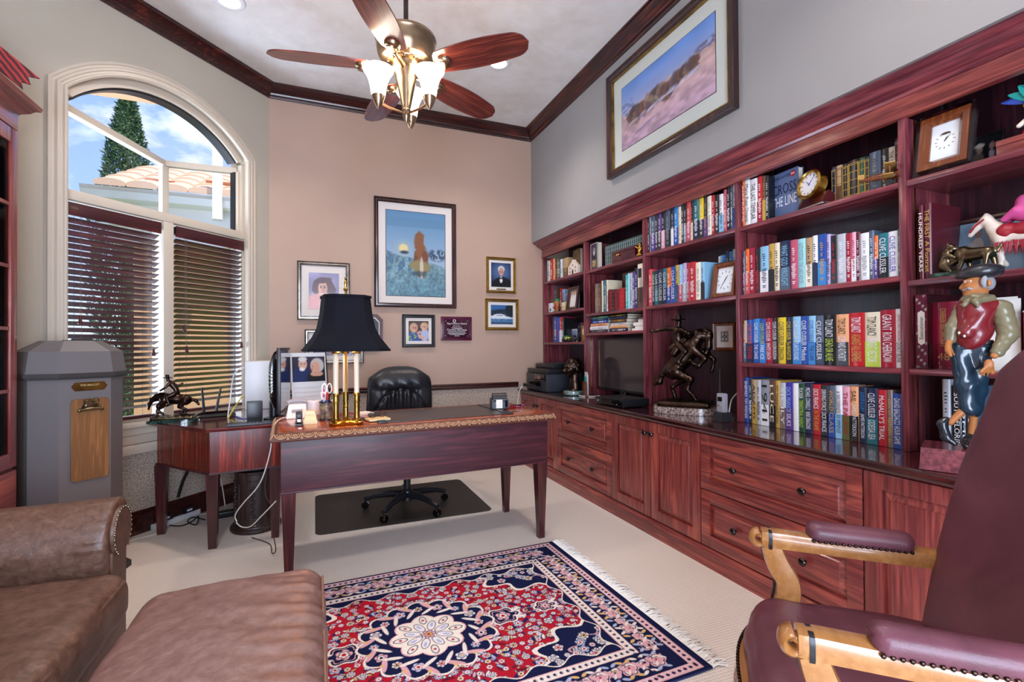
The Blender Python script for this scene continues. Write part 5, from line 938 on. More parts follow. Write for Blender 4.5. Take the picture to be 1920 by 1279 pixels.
framed('silver-framed colour portrait of a smiling woman with brown hair and pink dress', bw(557, 489), bw(656, 601), 'y', .03, .02, 'silver', (.062, .062, .066, .066), 'mat', pwoman, .005, inner='knob')
def pdusk(u, v):   # plain dusk landscape of our own
    h = .50-.16*u+.05*vnoise(u, v*.2, 5, 2); c = base(u, np.clip((v-.4)/.6, 0, 1), '#9cb4cc', '#5c8cb4'); c = put(c, rc(u, v, 0, 1, .82, .93), '#5a86a8', .5)
    c = put(c, el(u, v, .285, .56, .075, .052, .3), '#f2d890'); c = put(c, el(u, v, .285, .56, .12, .085, 1), '#c8c4a0', .35)
    g = base(u, v*2, '#5c8494', '#7c9aa4')*(.72+.55*vnoise(u, v, 46, 4)[..., None]*.6+.25*vnoise(u, v, 12, 6)[..., None]); m = (v < h).astype(float); c = c*(1-m[..., None])+g*m[..., None]
    m2 = m*(v > .3)*(u < .42); c = put(c, m2*(vnoise(u, v, 28, 8) > .45), '#3c6088', .6); c = put(c, el(u, v, .86, .50, .16, .07, .5)*(vnoise(u, v, 40, 3) > .35), '#3c4c60', .9); c = put(c, el(u, v, .3, .515, .07, .02, .5), '#3a4a5c')
    n = vnoise(u, v, 22, 11)*.05
    c = put(c, el(u, v, .575, .42, .10+n, .17+n, .15), '#7a4a34'); c = put(c, el(u, v, .56, .62, .06+n, .13+n, .2), '#8a5a3c'); c = put(c, el(u, v, .55, .36, .15+n, .045+n, .4), '#94865c'); c = put(c, el(u, v, .59, .34, .03, .13, .3), '#d8d0c4', .8); c = put(c, el(u, v, .54, .27, .13, .03, .6), '#3c5464', .7); return c
framed('large dark-framed painting of a blue dusk landscape with a low moon', bw(700.5, 368.5), bw(854.5, 579), 'y', .04, .03, 'frame_wood', (.07, .066, .07, .07), 'mat', pdusk, .0055)
def ptux(u, v):
    c = base(u, v, '#141c34', '#1c2c50'); c = put(c, el(u, v, .5, .6, .5, .4, 1), '#5c7cac', .8); c = put(c, el(u, v, .55, .04, .5, .38, .06), '#10121c'); c = put(c, el(u, v, .5, .30, .07, .13), '#e8e4e2'); c = put(c, el(u, v, .5, .36, .08, .03), '#181820'); c = put(c, el(u, v, .51, .74, .17, .14), '#cfccca'); return face(c, u, v, .51, .62, .17, '#cf9080', '#b8b0aa')
t = framed('gold-framed portrait of a white-haired man in a black tuxedo', bw(911, 481.5), bw(966.5, 551), 'y', .028, .02, 'gold', (.024, .024, .026, .034), 'mat', ptux, .006); obj('nameplate', MB().box((-.05, -.008, -.147), (.05, -.0052, -.135)), 'antique', t)
def pyacht(u, v):
    c = base(u, v, '#2c5078', '#3c6ca8'); c = put(c, el(u, v, .5, .55, .6, .16+.06, .3)*(v > .42), '#1c2c3c'); c = put(c, (vnoise(u, v, 24, 3) > .55)*rc(u, v, 0, 1, .45, .68), '#3c5468', .7); c = put(c, el(u, v, .95, .75, .3, .34, .2), '#16242c'); c = put(c, rc(u, v, 0, 1, 0, .34), '#3c6c9c'); c = put(c, rc(u, v, .0, .98, .30, .44)*(v < .30+.14*np.clip((1-u)*2.2, 0, 1)+.03), '#dce4ec'); c = put(c, el(u, v, .38, .46, .26, .07, .1), '#e4e8f0'); c = put(c, rc(u, v, .25, .55, .45, .475), '#2c3c50'); c = put(c, rc(u, v, 0, 1, 0, .12), '#2a4a6c'); return put(c, (vnoise(u, v, 30, 9) > .62)*rc(u, v, 0, 1, .1, .3), '#a8c0d8', .5)
framed('gold-framed photo of a white yacht below trees under a blue sky', bw(909, 560), bw(971.5, 619.5), 'y', .03, .02, 'gold', .03, 'mat', pyacht, .006)
def pbaby(u, v):
    c = base(u, v, '#6a4c3c', '#4c3a34')*(.8+.4*vnoise(u, v, 8, 5)[..., None]); c = put(c, el(u, v, .28, .15, .38, .32), '#2c4ca0'); c = put(c, (vnoise(u, v, 14, 2) > .55)*el(u, v, .28, .15, .36, .3), '#88a83c'); c = put(c, el(u, v, .8, .3, .2, .32), '#b4bcd8'); c = put(c, el(u, v, .26, .66, .2, .24), '#c0a080'); c = face(c, u, v, .3, .62, .2, '#d8a088', '#8a6a50'); c = put(c, el(u, v, .78, .74, .2, .19), '#c8a47c'); c = face(c, u, v, .77, .68, .17, '#e4b49c', '#8a6a50'); c = put(c, el(u, v, .52, .42, .12, .07, .2, .5), '#d8a088'); return put(c, el(u, v, .62, .2, .2, .08, .2, -.5), '#dca88e')
framed('dark navy-framed photo of a woman playing with a baby', bw(753.5, 589.5), bw(815, 651), 'y', .032, .022, 'black', .028, 'mat', pbaby, .005)
def pgroup(u, v):
    c = base(u, v, '#2a2430', '#3c3440'); 
    for x, h_ in ((.2, .3), (.45, .4), (.7, .36), (.9, .3)): c = put(c, el(u, v, x, h_*.4, .16, h_), '#6a5470'); c = put(c, el(u, v, x, h_+.22, .07, .11), '#c89a86')
    return c
framed('silver-framed small photo hanging lowest, half hidden by the lamp shade', bw(571, 617.5), bw(682, 681), 'y', .03, .02, 'silver', .04, 'mat', pgroup, .007, inner='knob')
# octagonal plaque behind the lamp shade, appreciation plaque
a, b_ = bw(664, 588), bw(718, 650); c = (a+b_)/2; w_, h_ = (b_.x-a.x)/2, (a.z-b_.z)/2+.02; t = thing('wall_plaque', 'maroon wall plaque with clipped corners partly hidden by the lamp shade', 'plaque', (c.x, YB-.001, c.z-.02)); k = .05
oc_ = [(w_-k, -h_), (w_, -h_+k), (w_, h_-k), (w_-k, h_), (-w_+k, h_), (-w_, h_-k), (-w_, -h_+k), (-w_+k, -h_)]
TF = Matrix(((1, 0, 0, 0), (0, 0, -1, 0), (0, 1, 0, 0), (0, 0, 0, 1)))
obj('board', MB().prism(oc_, 0, .018, [(x*.97, y*.97) for x, y in oc_]).xf(TF), 'maroon', t); obj('border', MB().prism([(x*.74, y*.80) for x, y in oc_], .018, .0195).xf(TF), 'mat', t); obj('panel', MB().prism([(x*.68, y*.75) for x, y in oc_], .0195, .021).xf(TF), 'graphite', t)
a, b_ = bw(826, 593.5), bw(884, 638.5); c = (a+b_)/2; w_, h_ = (b_.x-a.x)/2, (a.z-b_.z)/2; t = thing('award_plaque', 'maroon award plaque with engraved clear panel, right of the baby photo', 'plaque', (c.x, YB+.0006, c.z)); M['plq'] = plain('plaque_lacquer', '#541234', .2, 0, .5)
obj('board', MB().box((-w_, -.018, -h_), (w_, 0, h_), .004), 'plq', t); pn = obj('clear_panel', MB().box((-w_*.8, -.026, -h_*.76), (w_*.8, -.023, h_*.78)), 'acrylic', t)
for sx in (-1, 1):
    for sz in (-1, 1): obj('stud', MB().lathe([(.001, 0), (.006, 0), (.006, .009), (.003, .012), (.0005, .012)], n=12).xf(TF).xf(Matrix.Translation((sx*w_*.70, -.018, sz*h_*.62))), 'chrome', t)
for s, z, h2, L in (('Appreciation Award', .40, .026, .20), ('Presented to', .22, .012, .07), ('Chairman', .06, .02, .1), ('Carmine Marchese', -.10, .022, .2)): text('engraving', s, t, mat_axes((0, -.0275, z*h_), (1, 0, 0), (0, 0, 1), (0, -1, 0)), L, h2, '#e8dce0')
obj('emblem', MB().sweep([((-.025+.013*cos(a), -.0268, h_*.62+.013*sin(a)), (cos(a), 0, sin(a)), (0, -1, 0)) for a in [2*pi*i/16 for i in range(16)]], [(-.003, 0), (.003, 0), (.003, .001), (-.003, .001)], closed=True), 'white', t)
m = MB()
for i, L in enumerate((.17, .19, .15, .05)): m.box((-L/2, -.0275, h_*(-.3-.11*i)), (L/2, -.0268, h_*(-.3-.11*i)+.004))
obj('engraved_lines', m, 'white', t)
# big print on the right wall: plain desert scene of our own in the same colours
def pdesert(u, v):
    d = .60+.14*(u-.5)+.04*vnoise(u, v*.1, 6, 1); c = base(u, np.clip((v-.45)/.55, 0, 1), '#b8b4d0', '#5c8cd8'); c = c*(.94+.12*vnoise(u, v, 7, 3)[..., None]); g = base(u, v*1.6, '#b898b0', '#c8a8a0')*(.86+.28*vnoise(u, v, 20, 5)[..., None]); m = (v < d).astype(float); c = c*(1-m[..., None])+g*m[..., None]
    c = put(c, el(u, v, .94, .68, .12, .06, .5)*(vnoise(u, v, 46, 8) > .4), '#6a6484'); c = put(c, el(u, v, .07, .62, .09, .14, .5)*(vnoise(u, v, 30, 9) > .4), '#7484b0')
    r = np.random.RandomState(12)
    for i in range(26):
        x = .12+.72*i/26; y = .42+.16*x+.05*r.randn()*.6; s = .045+.03*r.rand(); n = vnoise(u, v, 34, 20+i)*.03; c = put(c, el(u, v, x, y, s*.7+n, s*1.5+n, .35), ['#5a3c34', '#7a4a3c', '#3c3438', '#8c6a58', '#54485c'][i % 5], .9)
    for i in range(30): x = .12+.74*r.rand(); y = .30+.16*x+.04*r.rand(); c = put(c, el(u, v, x, y, .04, .02, .6, .3), ['#cfc8dc', '#8a90bc', '#dcd0d8'][i % 3], .6)
    return put(c, el(u, v, .3, .18, .14, .008, .6, .3), '#5a5c98', .8)
q0, q1 = atx(1144.5, 150, XW), atx(1386.5, 209, XW); q1.z = q0.z-.775
framed('large dark-framed desert landscape print high on the right wall', (XW, q0.y, q0.z), (XW, q1.y, q1.z), 'x', .05, .04, 'frame_wood', (.105, .105, .10, .115), 'linen', pdesert, .006, inner='antique')

# ================================================================ LEFT CABINET, GREY BIN
cb = thing('china_cabinet', 'tall cherry cabinet with glazed muntin door at the left edge of the picture', 'cabinet', (-1.49, 2.47, 0)); cb.scale = (1, 1, .978); fx, ye, yn = .18, .55, -.19
obj('carcass', MB().box((-.175, yn, .08), (fx-.02, ye, .66)).box((-.175, yn, .66), (-.16, ye, 2.33)).box((-.175, ye-.02, .66), (fx-.02, ye, 2.33)).box((-.175, yn, .66), (fx-.02, yn+.02, 2.33)).box((-.175, yn, 2.3), (fx-.02, ye, 2.42)), 'cherry_z', cb)
obj('cornice', MB().sweep([((sx, sy, 2.38), (ax, ay, 0), (0, 0, 1)) for sx, sy, ax, ay in ((fx-.02, yn, 1, 0), (fx-.02, ye, 1, 1), (-.175, ye, 0, 1))], [(0, 0), (.012, 0), (.02, .012), (.045, .03), (.06, .05), (.075, .055), (.08, .075), (0, .075)]), 'front_y', cb, 25)
obj('frieze', MB().box((fx-.02, yn, 2.30), (fx, ye, 2.39), .003), 'front_y', cb); obj('plinth', MB().box((-.175, yn, 0), (fx, ye, .08), .004), 'front_y', cb)
for k, (y0, y1) in enumerate(((yn+.01, .177), (.183, ye-.003))):
    dm = MB(); X0 = fx-.02; dm.box((X0, y0, .67), (fx, y0+.055, 2.295), .003).box((X0, y1-.055, .67), (fx, y1, 2.295), .003).box((X0, y0+.055, .67), (fx, y1-.055, .74), .003).box((X0, y0+.055, 2.225), (fx, y1-.055, 2.295), .003)
    d = obj('door', dm, 'front_z', cb); mm = MB(); mm.box((X0+.004, (y0+y1)/2-.008, .74), (fx-.003, (y0+y1)/2+.008, 2.225))
    for q in range(1, 5): z = .74+q*(2.225-.74)/5; mm.box((X0+.004, y0+.055, z-.008), (fx-.0031, y1-.055, z+.008))
    obj('muntins', mm, 'front_z', d); obj('glass', MB().box((X0+.008, y0+.05, .735), (X0+.011, y1-.05, 2.23)), 'pane', d); obj('lower_panel', MB().box((fx-.02, y0, .10), (fx, y1, .655), .006), 'front_y', cb)
for z in (1.0, 1.35, 1.7, 2.0): obj('inner_shelf', MB().box((-.16, yn+.02, z), (fx-.06, ye-.02, z+.018)), 'cherry_y', cb)
for k, (y, z, w_, h_, c, lb) in enumerate(((.42, 1.019, .05, .17, 'taupe', 'taupe book standing inside the glazed cabinet, lower shelf'), (.36, 1.019, .04, .2, 'brown', 'brown book standing inside the glazed cabinet, lower shelf'), (.43, 1.369, .05, .19, 'grey', 'grey book standing inside the glazed cabinet, middle shelf'))): book((-1.49+.02, 2.47+y, z*.978+.0008), w_, h_, .12, c, '-', '', lb, 'books inside the glazed cabinet', rot=(0, 0, pi))
# red ornament with a white disc on top of the cabinet
t = thing('wall_ornament', 'red notched wooden ornament with white disc on top of the left cabinet', 'ornament', (-1.45, 2.86, 2.404)); t.rotation_euler = (0, 0, radians(22))
rm, nt, b = newmat('red_striped_paint'); wv = node(nt, 'ShaderNodeTexWave', Scale=14, Distortion=3, Detail=3); nt.links.new(coords(nt, (1, 1, 1), 'Object', (0, radians(35), 0)), wv.inputs[0]); nt.links.new(ramp(nt, wv.outputs[1], [(.3, '#4a0f12'), (.6, '#a01f22'), (.9, '#b83030')]), b.inputs['Base Color']); b.inputs['Roughness'].default_value = .4; M['redstripe'] = rm
def board(a, b_, w0): 
    a, b_ = Vector((a[0], a[1])), Vector((b_[0], b_[1])); d_ = (b_-a).normalized(); n_ = Vector((-d_.y, d_.x))*w0; return [tuple(a-n_), tuple(a+n_), tuple(b_+n_), tuple(b_+n_*.4-d_*.03), tuple(b_-n_*.1+d_*.0), tuple(b_-n_*.5-d_*.025), tuple(b_-n_)]
TX = Matrix(((1, 0, 0, 0), (0, 0, 1, 0), (0, 1, 0, 0), (0, 0, 0, 1)))
obj('board', MB().prism(board((-.16, .36), (.235, .055), .045), 0, .012).xf(TX), 'redstripe', t); obj('lower_board', MB().prism(board((-.14, .24), (.14, .02), .03), .03, .042).xf(TX), 'redstripe', t)
obj('disc', MB().lathe([(.001, 0), (.055, 0), (.055, .012), (.001, .016)], n=28).xf(Matrix.Translation((.02, -.002, .225)) @ Matrix.Rotation(pi/2, 4, 'X')), 'ceramic', t); obj('stand', MB().box((-.2, .0, 0), (-.06, .05, .02)).tube([(-.14, .02, .02), (-.14, .02, .30)], .007, 8), 'black', t); obj('wire', MB().tube([(-.03, -.012, .21), (.05, -.014, .19), (.13, -.01, .16)], .005, 6), 'black', t)
# grey eight-sided bin with a clipboard
bn = thing('grey_bin', 'grey octagonal metal floor bin with lid and hanging clipboard by the window', 'bin', (-1.192, 3.253, 0), radians(39)); Lf, k, dp = .106, .09, .13
def octp(e=0): a, b_, d_, = Lf+k+e, Lf+e*.4, dp+k*.4+e; return [(-b_, -d_), (b_, -d_), (a, -d_+k), (a, d_-.06), (b_, d_), (-b_, d_), (-a, d_-.06), (-a, -d_+k)]
obj('body', MB().prism(octp(), .03, 1.06), 'gun', bn, 0); obj('plinth', MB().prism(octp(.03), 0, .03), 'gun_dark', bn, 0); obj('rim', MB().prism(octp(.022), 1.065, 1.085).prism(octp(.012), 1.055, 1.065), 'gun_dark', bn, 0)
q = octp(.012); obj('lid', MB().prism(q, 1.085, 1.195, [(x*.93, y*.93) for x, y in q]).prism([(x*.93, y*.93) for x, y in q], 1.195, 1.25, [(x*.55, y*.5) for x, y in q]), 'gun', bn, 0)
obj('lid_hatch', MB().box((-.03, -.06, 1.225), (.085, .04, 1.2545), .004).box((-.015, -.05, 1.254), (.07, -.035, 1.262)), 'gun_dark', bn)
fy = -dp-k*.4; o = obj('nameplate', MB().prism([(-.075, .0), (-.06, -.022), (.06, -.022), (.075, 0), (.06, .022), (-.06, .022)], 0, .003).xf(Matrix.Translation((.015, fy, 1.015)) @ TF), 'antique', bn)
text('nameplate_text', 'THE BALLOT', bn, mat_axes((.015, fy-.0032, 1.022), (1, 0, 0), (0, 0, 1), (0, -1, 0)), .08, .009, '#d8c080')
p = Matrix.Rotation(radians(39), 3, 'Z') @ Vector((.015, fy-.004, .745)); cl = thing('clipboard', 'wooden clipboard with ornate dark clip hanging on the grey bin', 'clipboard', bn.location+p, radians(39)); cl.scale = (.84, 1, .92)
def rrect(w_, h_, r): return [(sx*(w_-r)+r*cos(radians(a0+18*i)), sy*(h_-r)+r*sin(radians(a0+18*i))) for sx, sy, a0 in ((1, 1, 0), (-1, 1, 90), (-1, -1, 180), (1, -1, 270)) for i in range(6)]
obj('board', MB().prism(rrect(.093, .225, .02), 0, .007).xf(TF), 'clip_wood', cl, 20)
m = MB(); m.tube([(-.055, -.012, .165), (0, -.014, .168), (.055, -.012, .165)], [.008, .011, .008], 8); m.ell((-.055, -.012, .163), (.011, .007, .011)); m.ell((.055, -.012, .163), (.011, .007, .011)); m.ell((0, -.013, .188), (.035, .006, .018))
for s in (-1, 1): m.tube([(s*.02+.016*cos(a), -.016, .212+.013*sin(a)) for a in [2*pi*i/14 for i in range(15)]], .0035, 6)
m.tube([(-.045, -.012, .17), (-.03, -.014, .20), (0, -.014, .215), (.03, -.014, .20), (.045, -.012, .17)], .005, 6); obj('clip', m, 'bronze2', cl, 60)
# ================================================================ SEATING
# brown leather club chair at the left edge, facing right
ac = thing('club_chair', 'brown leather club chair with rolled arm at the left edge, facing the ottoman', 'armchair', (-1.05, 1.64, 0))
def wr(fx, fz, a, ph=0): return lambda X, Y, Z: a*np.sin(X*fx+np.sin(Y*9+ph)*2+Z*fz)*np.cos(Y*23+X*7)
yc = .52
def arm(s):
    return sdf([cap((-.45, s*yc, .555), (.45, s*yc, .548), .115, .12), rbx((-.03, s*(yc-.03), .36), (.435, .08, .2), .04), rbx((-.03, s*(yc-.02), .18), (.435, .07, .12), .03)], .013, .05, deform=lambda X, Y, Z: .0045*np.sin(np.arctan2(Z-.55, (Y-s*yc)+1e-6)*26+X*3)*np.exp(-((X-.37)/.06)**2)*(Z > .42)+.0016*np.sin(X*31+Z*40)*np.cos(Y*25), post=lambda D, X, Y, Z: np.maximum(D, X-.395)+.0*D)
for s in (1, -1):
    a = obj('arm', arm(s), 'brownleather', ac, 80)
    pts = []
    for i in range(25):
        th = -pi*.30+pi*1.6*i/24; pts.append((s*yc+.088*cos(th)*(1 if cos(th) > 0 else 1), .552+.088*sin(th)))
    lo = [(s*(yc-.07), .36), (s*(yc-.07), .06), (s*(yc+.03), .06), (s*(yc+.03), .36)]
    poly = [(y, z) for y, z in pts]
    fp = MB(); TY = Matrix(((0, 0, 1, 0), (1, 0, 0, 0), (0, 1, 0, 0), (0, 0, 0, 1)))
    fp.prism(poly, .393, .408, [(s*yc+(y-s*yc)*.93, .552+(z-.552)*.93) for y, z in poly]).prism([(s*(yc-.085), .05), (s*(yc+.04), .05), (s*(yc+.045), .5), (s*(yc-.085), .5)], .385, .402)
    pf = obj('arm_front', fp.xf(TY), 'brownleather', a, 30); nm = MB()
    for y, z in poly: nm.ell((.407, s*yc+(y-s*yc)*.95, .552+(z-.552)*.95), (.004, .005, .005), 7, 5)
    na = obj('nailheads', nm, 'bronze2', a); na['kind'] = 'stuff'
obj('seat_cushion', sdf([rbx((.045, 0, .375), (.425, .405, .085), .06), elp((.05, 0, .43), (.40, .38, .045))], .014, .05, deform=lambda X, Y, Z: .002*np.sin(X*40+Y*9)*np.sin(Y*33)), 'brownleather', ac, 80)
pm = MB(); pm.tube([(.462, y, .43+.004*cos(y*3)) for y in np.linspace(-.345, .345, 25)], .005, 6); obj('cushion_piping', pm, 'brownleather', ac)
obj('base', MB().box((-.44, -.44, .06), (.44, .44, .30), .02), 'brownleather', ac)
obj('backrest', sdf([rbx((-.46, 0, .60), (.12, .46, .34), .11), cap((-.52, -.4, .90), (-.52, .4, .90), .11)], .018, .06), 'brownleather', ac, 80)
for x in (-.4, .4):
    for y in (-.45, .45): obj('foot', MB().lathe([(.02, 0), (.032, .02), (.035, .06), (.03, .062)], (x, y, 0), 14), 'frame_wood', ac)
# ottoman
ot = thing('ottoman', 'brown leather ottoman with piped right edge in front of the club chair', 'ottoman', (-.24, 1.49, .0105))
def odef(X, Y, Z):
    e = np.exp(-((X-.2)/.11)**2); f = np.exp(-((Y-.12)/.22)**2)
    return (.0028*np.sin(Y*95+X*14+2*np.sin(X*11))*e+.0042*np.sin((Y+X*.22)*38+1.5*np.sin(X*7))*f*(X > -.15)*np.clip((X+.15)*4, 0, 1)+.0012*np.sin(X*60)*np.sin(Y*57))*(Z > .3)
obj('cushion', sdf([rbx((0, 0, .335), (.268, .385, .10), .075), elp((0, 0, .40), (.25, .36, .05))], .011, .04, deform=odef), 'ottleather', ot, 80)
obj('base', MB().box((-.25, -.365, .07), (.25, .365, .28), .03), 'ottleather', ot)
def rim(x0, y0, r, z, n=9): return [(sx*(x0-r)+r*cos(radians(a0+90*i/n)), sy*(y0-r)+r*sin(radians(a0+90*i/n)), z) for sx, sy, a0 in ((1, 1, 0), (-1, 1, 90), (-1, -1, 180), (1, -1, 270)) for i in range(n+1)]
R1 = [(.262, y, .398-.0*abs(y)) for y in np.linspace(-.34, .33, 30)]+[(.255, .35, .37), (.25, .365, .32), (.25, .37, .28)]; obj('piping', MB().tube(R1, .0045, 6), 'brown', ot)
for x in (-.2, .2):
    for y in (-.31, .31): obj('foot', MB().lathe([(.018, 0), (.03, .02), (.034, .07), (.028, .072)], (x, y, 0), 14), 'frame_wood', ot)

# burgundy leather open armchair at the right, facing the desk
ch = thing('open_armchair', 'burgundy leather armchair with carved wooden arms at the right edge', 'armchair', (1.21, .66, 0), radians(47))
def seatdef(X, Y, Z): return .0012*np.sin(X*50)*np.sin(Y*44)
obj('seat', sdf([rbx((0, 0, .425), (.285, .275, .055), .05), elp((0, .01, .46), (.26, .25, .035)), cap((-.2, .235, .42), (.2, .235, .42), .06), cap((-.12, .26, .415), (.12, .26, .415), .055)], .012, .05, deform=seatdef), 'redleather', ch, 80)
fr = [(-.295, -.20), (-.305, .10), (-.27, .255), (-.16, .318), (0, .335), (.16, .318), (.27, .255), (.305, .10), (.295, -.20)]
def smooth(P, n=6):
    P = [Vector(p) for p in P]; Q = []
    for i in range(len(P)-1):
        p0, p1, p2, p3 = P[max(i-1, 0)], P[i], P[i+1], P[min(i+2, len(P)-1)]
        for k in range(n): u = k/n; Q.append(.5*((2*p1)+(p2-p0)*u+(2*p0-5*p1+4*p2-p3)*u*u+(3*p1-p0-3*p2+p3)*u**3))
    return Q+[P[-1]]
S_ = smooth([(x, y, 0) for x, y in fr]); pa = []
for i, p in enumerate(S_):
    d_ = (S_[min(i+1, len(S_)-1)]-S_[max(i-1, 0)]).normalized(); pa.append(((p.x, p.y, .37), (-d_.y, d_.x, 0), (0, 0, 1)))
obj('seat_rail', MB().sweep(pa, [(-.02, -.055), (.014, -.05), (.018, -.02), (.012, .012), (.004, .03), (-.02, .034)]), 'oak', ch, 30)
nm = MB()
for i in range(0, len(S_)-1):
    for q in (0, .5): p = S_[i]*(1-q)+S_[i+1]*q; d_ = pa[i][1]; nm.ell((p.x+d_[0]*.008, p.y+d_[1]*.008, .402), (.005, .005, .005), 6, 4)
o = obj('nailheads', nm, 'bronze', ch); o['kind'] = 'stuff'
def ribbon(path, w, h, ax=(1, 0, 0)):
    # square-section curved member in the plane normal to ax, with rounded corners
    P = smooth(path, 7); R = []
    for i, p in enumerate(P):
        d_ = (P[min(i+1, len(P)-1)]-P[max(i-1, 0)]).normalized(); a_ = Vector(ax); b_ = d_.cross(a_).normalized(); R.append((p, a_, b_))
    W_ = w if isinstance(w, list) else [w]*len(path); H_ = h if isinstance(h, list) else [h]*len(path); m = MB(); vs = []; fs = []; n = 12; L = len(R)
    for i, (p, a_, b_) in enumerate(R):
        f = i/(L-1)*(len(path)-1); k_ = min(int(f), len(path)-2); u = f-k_; ww = W_[k_]*(1-u)+W_[k_+1]*u; hh = H_[k_]*(1-u)+H_[k_+1]*u
        for q in range(n): t_ = 2*pi*q/n+pi/n; c_, s_ = cos(t_), sin(t_); kk = (abs(c_)**5+abs(s_)**5)**(-.2); vs.append(p+a_*ww*c_*kk+b_*hh*s_*kk)
    for i in range(L-1):
        for q in range(n): a2 = i*n+q; b2 = i*n+(q+1) % n; fs.append((a2, b2, b2+n, a2+n))
    return m.add(vs, fs+[tuple(range(n))[::-1], tuple(range((L-1)*n, L*n))])
for s in (1, -1):
    x = s*.262
    ar = obj('armrest', ribbon([(x, .262, .652), (x, .225, .652), (x, .10, .650), (x, -.06, .648), (x, -.17, .650), (x, -.24, .662)], [.025, .027, .028, .028, .026, .024], [.024, .025, .023, .022, .023, .024]), 'oak', ch, 50)
    vol = MB(); vol.tube([(x, .268+r_*cos(a_), .648+r_*sin(a_)) for a_, r_ in [(pi*.5-pi*2.2*i/26, .021-.013*i/26) for i in range(27)]], [.0095]*20+[.009, .0085, .008, .0075, .007, .006, .005], 8)
    q = MB(); [q.add([(x+(v_[0]-x)*2.6, v_[1], v_[2]) for v_ in vol.v], vol.f)]; obj('arm_volute', q, 'oak', ar, 60)
    bd = MB(); bd.sweep([((x, .245, .650), (1, 0, 0), (0, 0, 1)), ((x, .236, .650), (1, 0, 0), (0, 0, 1))], [(.0285*cos(a_)*(abs(cos(a_))**5+abs(sin(a_))**5)**(-.2), .0268*sin(a_)*(abs(cos(a_))**5+abs(sin(a_))**5)**(-.2)) for a_ in [2*pi*i/24 for i in range(24)]]); obj('dark_band', bd, 'black', ar)
    po = obj('arm_post', ribbon([(x, .238, .635), (x, .222, .585), (x, .196, .53), (x*1.02, .20, .47), (x*1.05, .22, .40), (x*1.05, .235, .35)], [.024, .022, .021, .022, .025, .026], [.026, .03, .032, .034, .036, .036]), 'oak', ch, 50)
    st_ = MB(); st_.tube(smooth([(x+s*.0, .262, .632), (x, .251, .59), (x, .229, .535), (x*1.02, .236, .47), (x*1.04, .258, .41)], 6), .0045, 6); obj('dark_inlay', st_, 'black', po)
    pd = sdf([cap((x, .125, .688), (x, -.075, .686), .024, .023), rbx((x, .025, .678), (.031, .115, .02), .016)], .007, .02, deform=lambda X, Y, Z: .0022*np.sin(np.arctan2(Z-.68, X-x)*9)*np.exp(-((Y-.145)/.02)**2)); pad_ = obj('arm_pad', pd, 'redleather', ar, 80); nm = MB()
    for i in range(17):
        y = .135-.22*i/16
        for sx in (-1, 1): nm.ell((x+sx*.0305, y, .667), (.0045, .0048, .0048), 7, 5)
    o = obj('nailheads', nm, 'bronze', pad_); o['kind'] = 'stuff'
    lg = obj('front_leg', ribbon([(s*.265, .245, .36), (s*.285, .275, .29), (s*.28, .27, .2), (s*.26, .25, .11), (s*.265, .26, .05), (s*.272, .275, .012)], [.034, .036, .028, .02, .018, .026], [.04, .042, .03, .021, .018, .022]), 'oak', ch, 50)
    obj('toe_scroll', MB().ell((s*.274, .285, .018), (.026, .026, .018)), 'oak', lg); obj('back_leg', ribbon([(s*.25, -.26, .42), (s*.25, -.30, .25), (s*.26, -.36, .01)], [.024, .024, .02], [.03, .026, .02]), 'oak', ch, 50)
def bk():
    nu, nv = 57, 57; vs = []; fs = []
    for side in (0, 1):
        for j in range(nv):
            v = j/(nv-1); z = .44+.82*v
            for i in range(nu):
                u = -1+2*i/(nu-1); hw = .262+.03*sin(pi*min(1, v*1.3))-.0*v; zt = z+(-.15*abs(u)**3*max(0, (v-.5)/.5)**2)
                x = hw*u*(1-.10*max(0, v-.6)/.4*abs(u)); e = max(abs(u)**7, max(0, 2*v-1)**9); puff = max(0, 1-e)**.5
                lean = -.155-.20*(zt-.44)-.04*(zt-.44)**2; y = lean+(.062*puff-.03*(1-abs(u)**2)*0 if side == 0 else -.05*puff-.006)+(.016*abs(u)**2 if side == 0 else 0); vs.append((x, y, zt))
        o = side*nu*nv
        for j in range(nv-1):
            for i in range(nu-1): a = o+j*nu+i; fs.append((a, a+1, a+nu+1, a+nu) if side else (a, a+nu, a+nu+1, a+1))
    N_ = nu*nv; bd = [i for i in range(nu)]+[j*nu+nu-1 for j in range(1, nv)]+[(nv-1)*nu+i for i in range(nu-2, -1, -1)]+[j*nu for j in range(nv-2, 0, -1)]
    for a, b in zip(bd, bd[1:]+bd[:1]): fs.append((a, a+N_, b+N_, b))
    return MB().add(vs, fs)
obj('backrest', bk(), 'redleather', ch, 70)

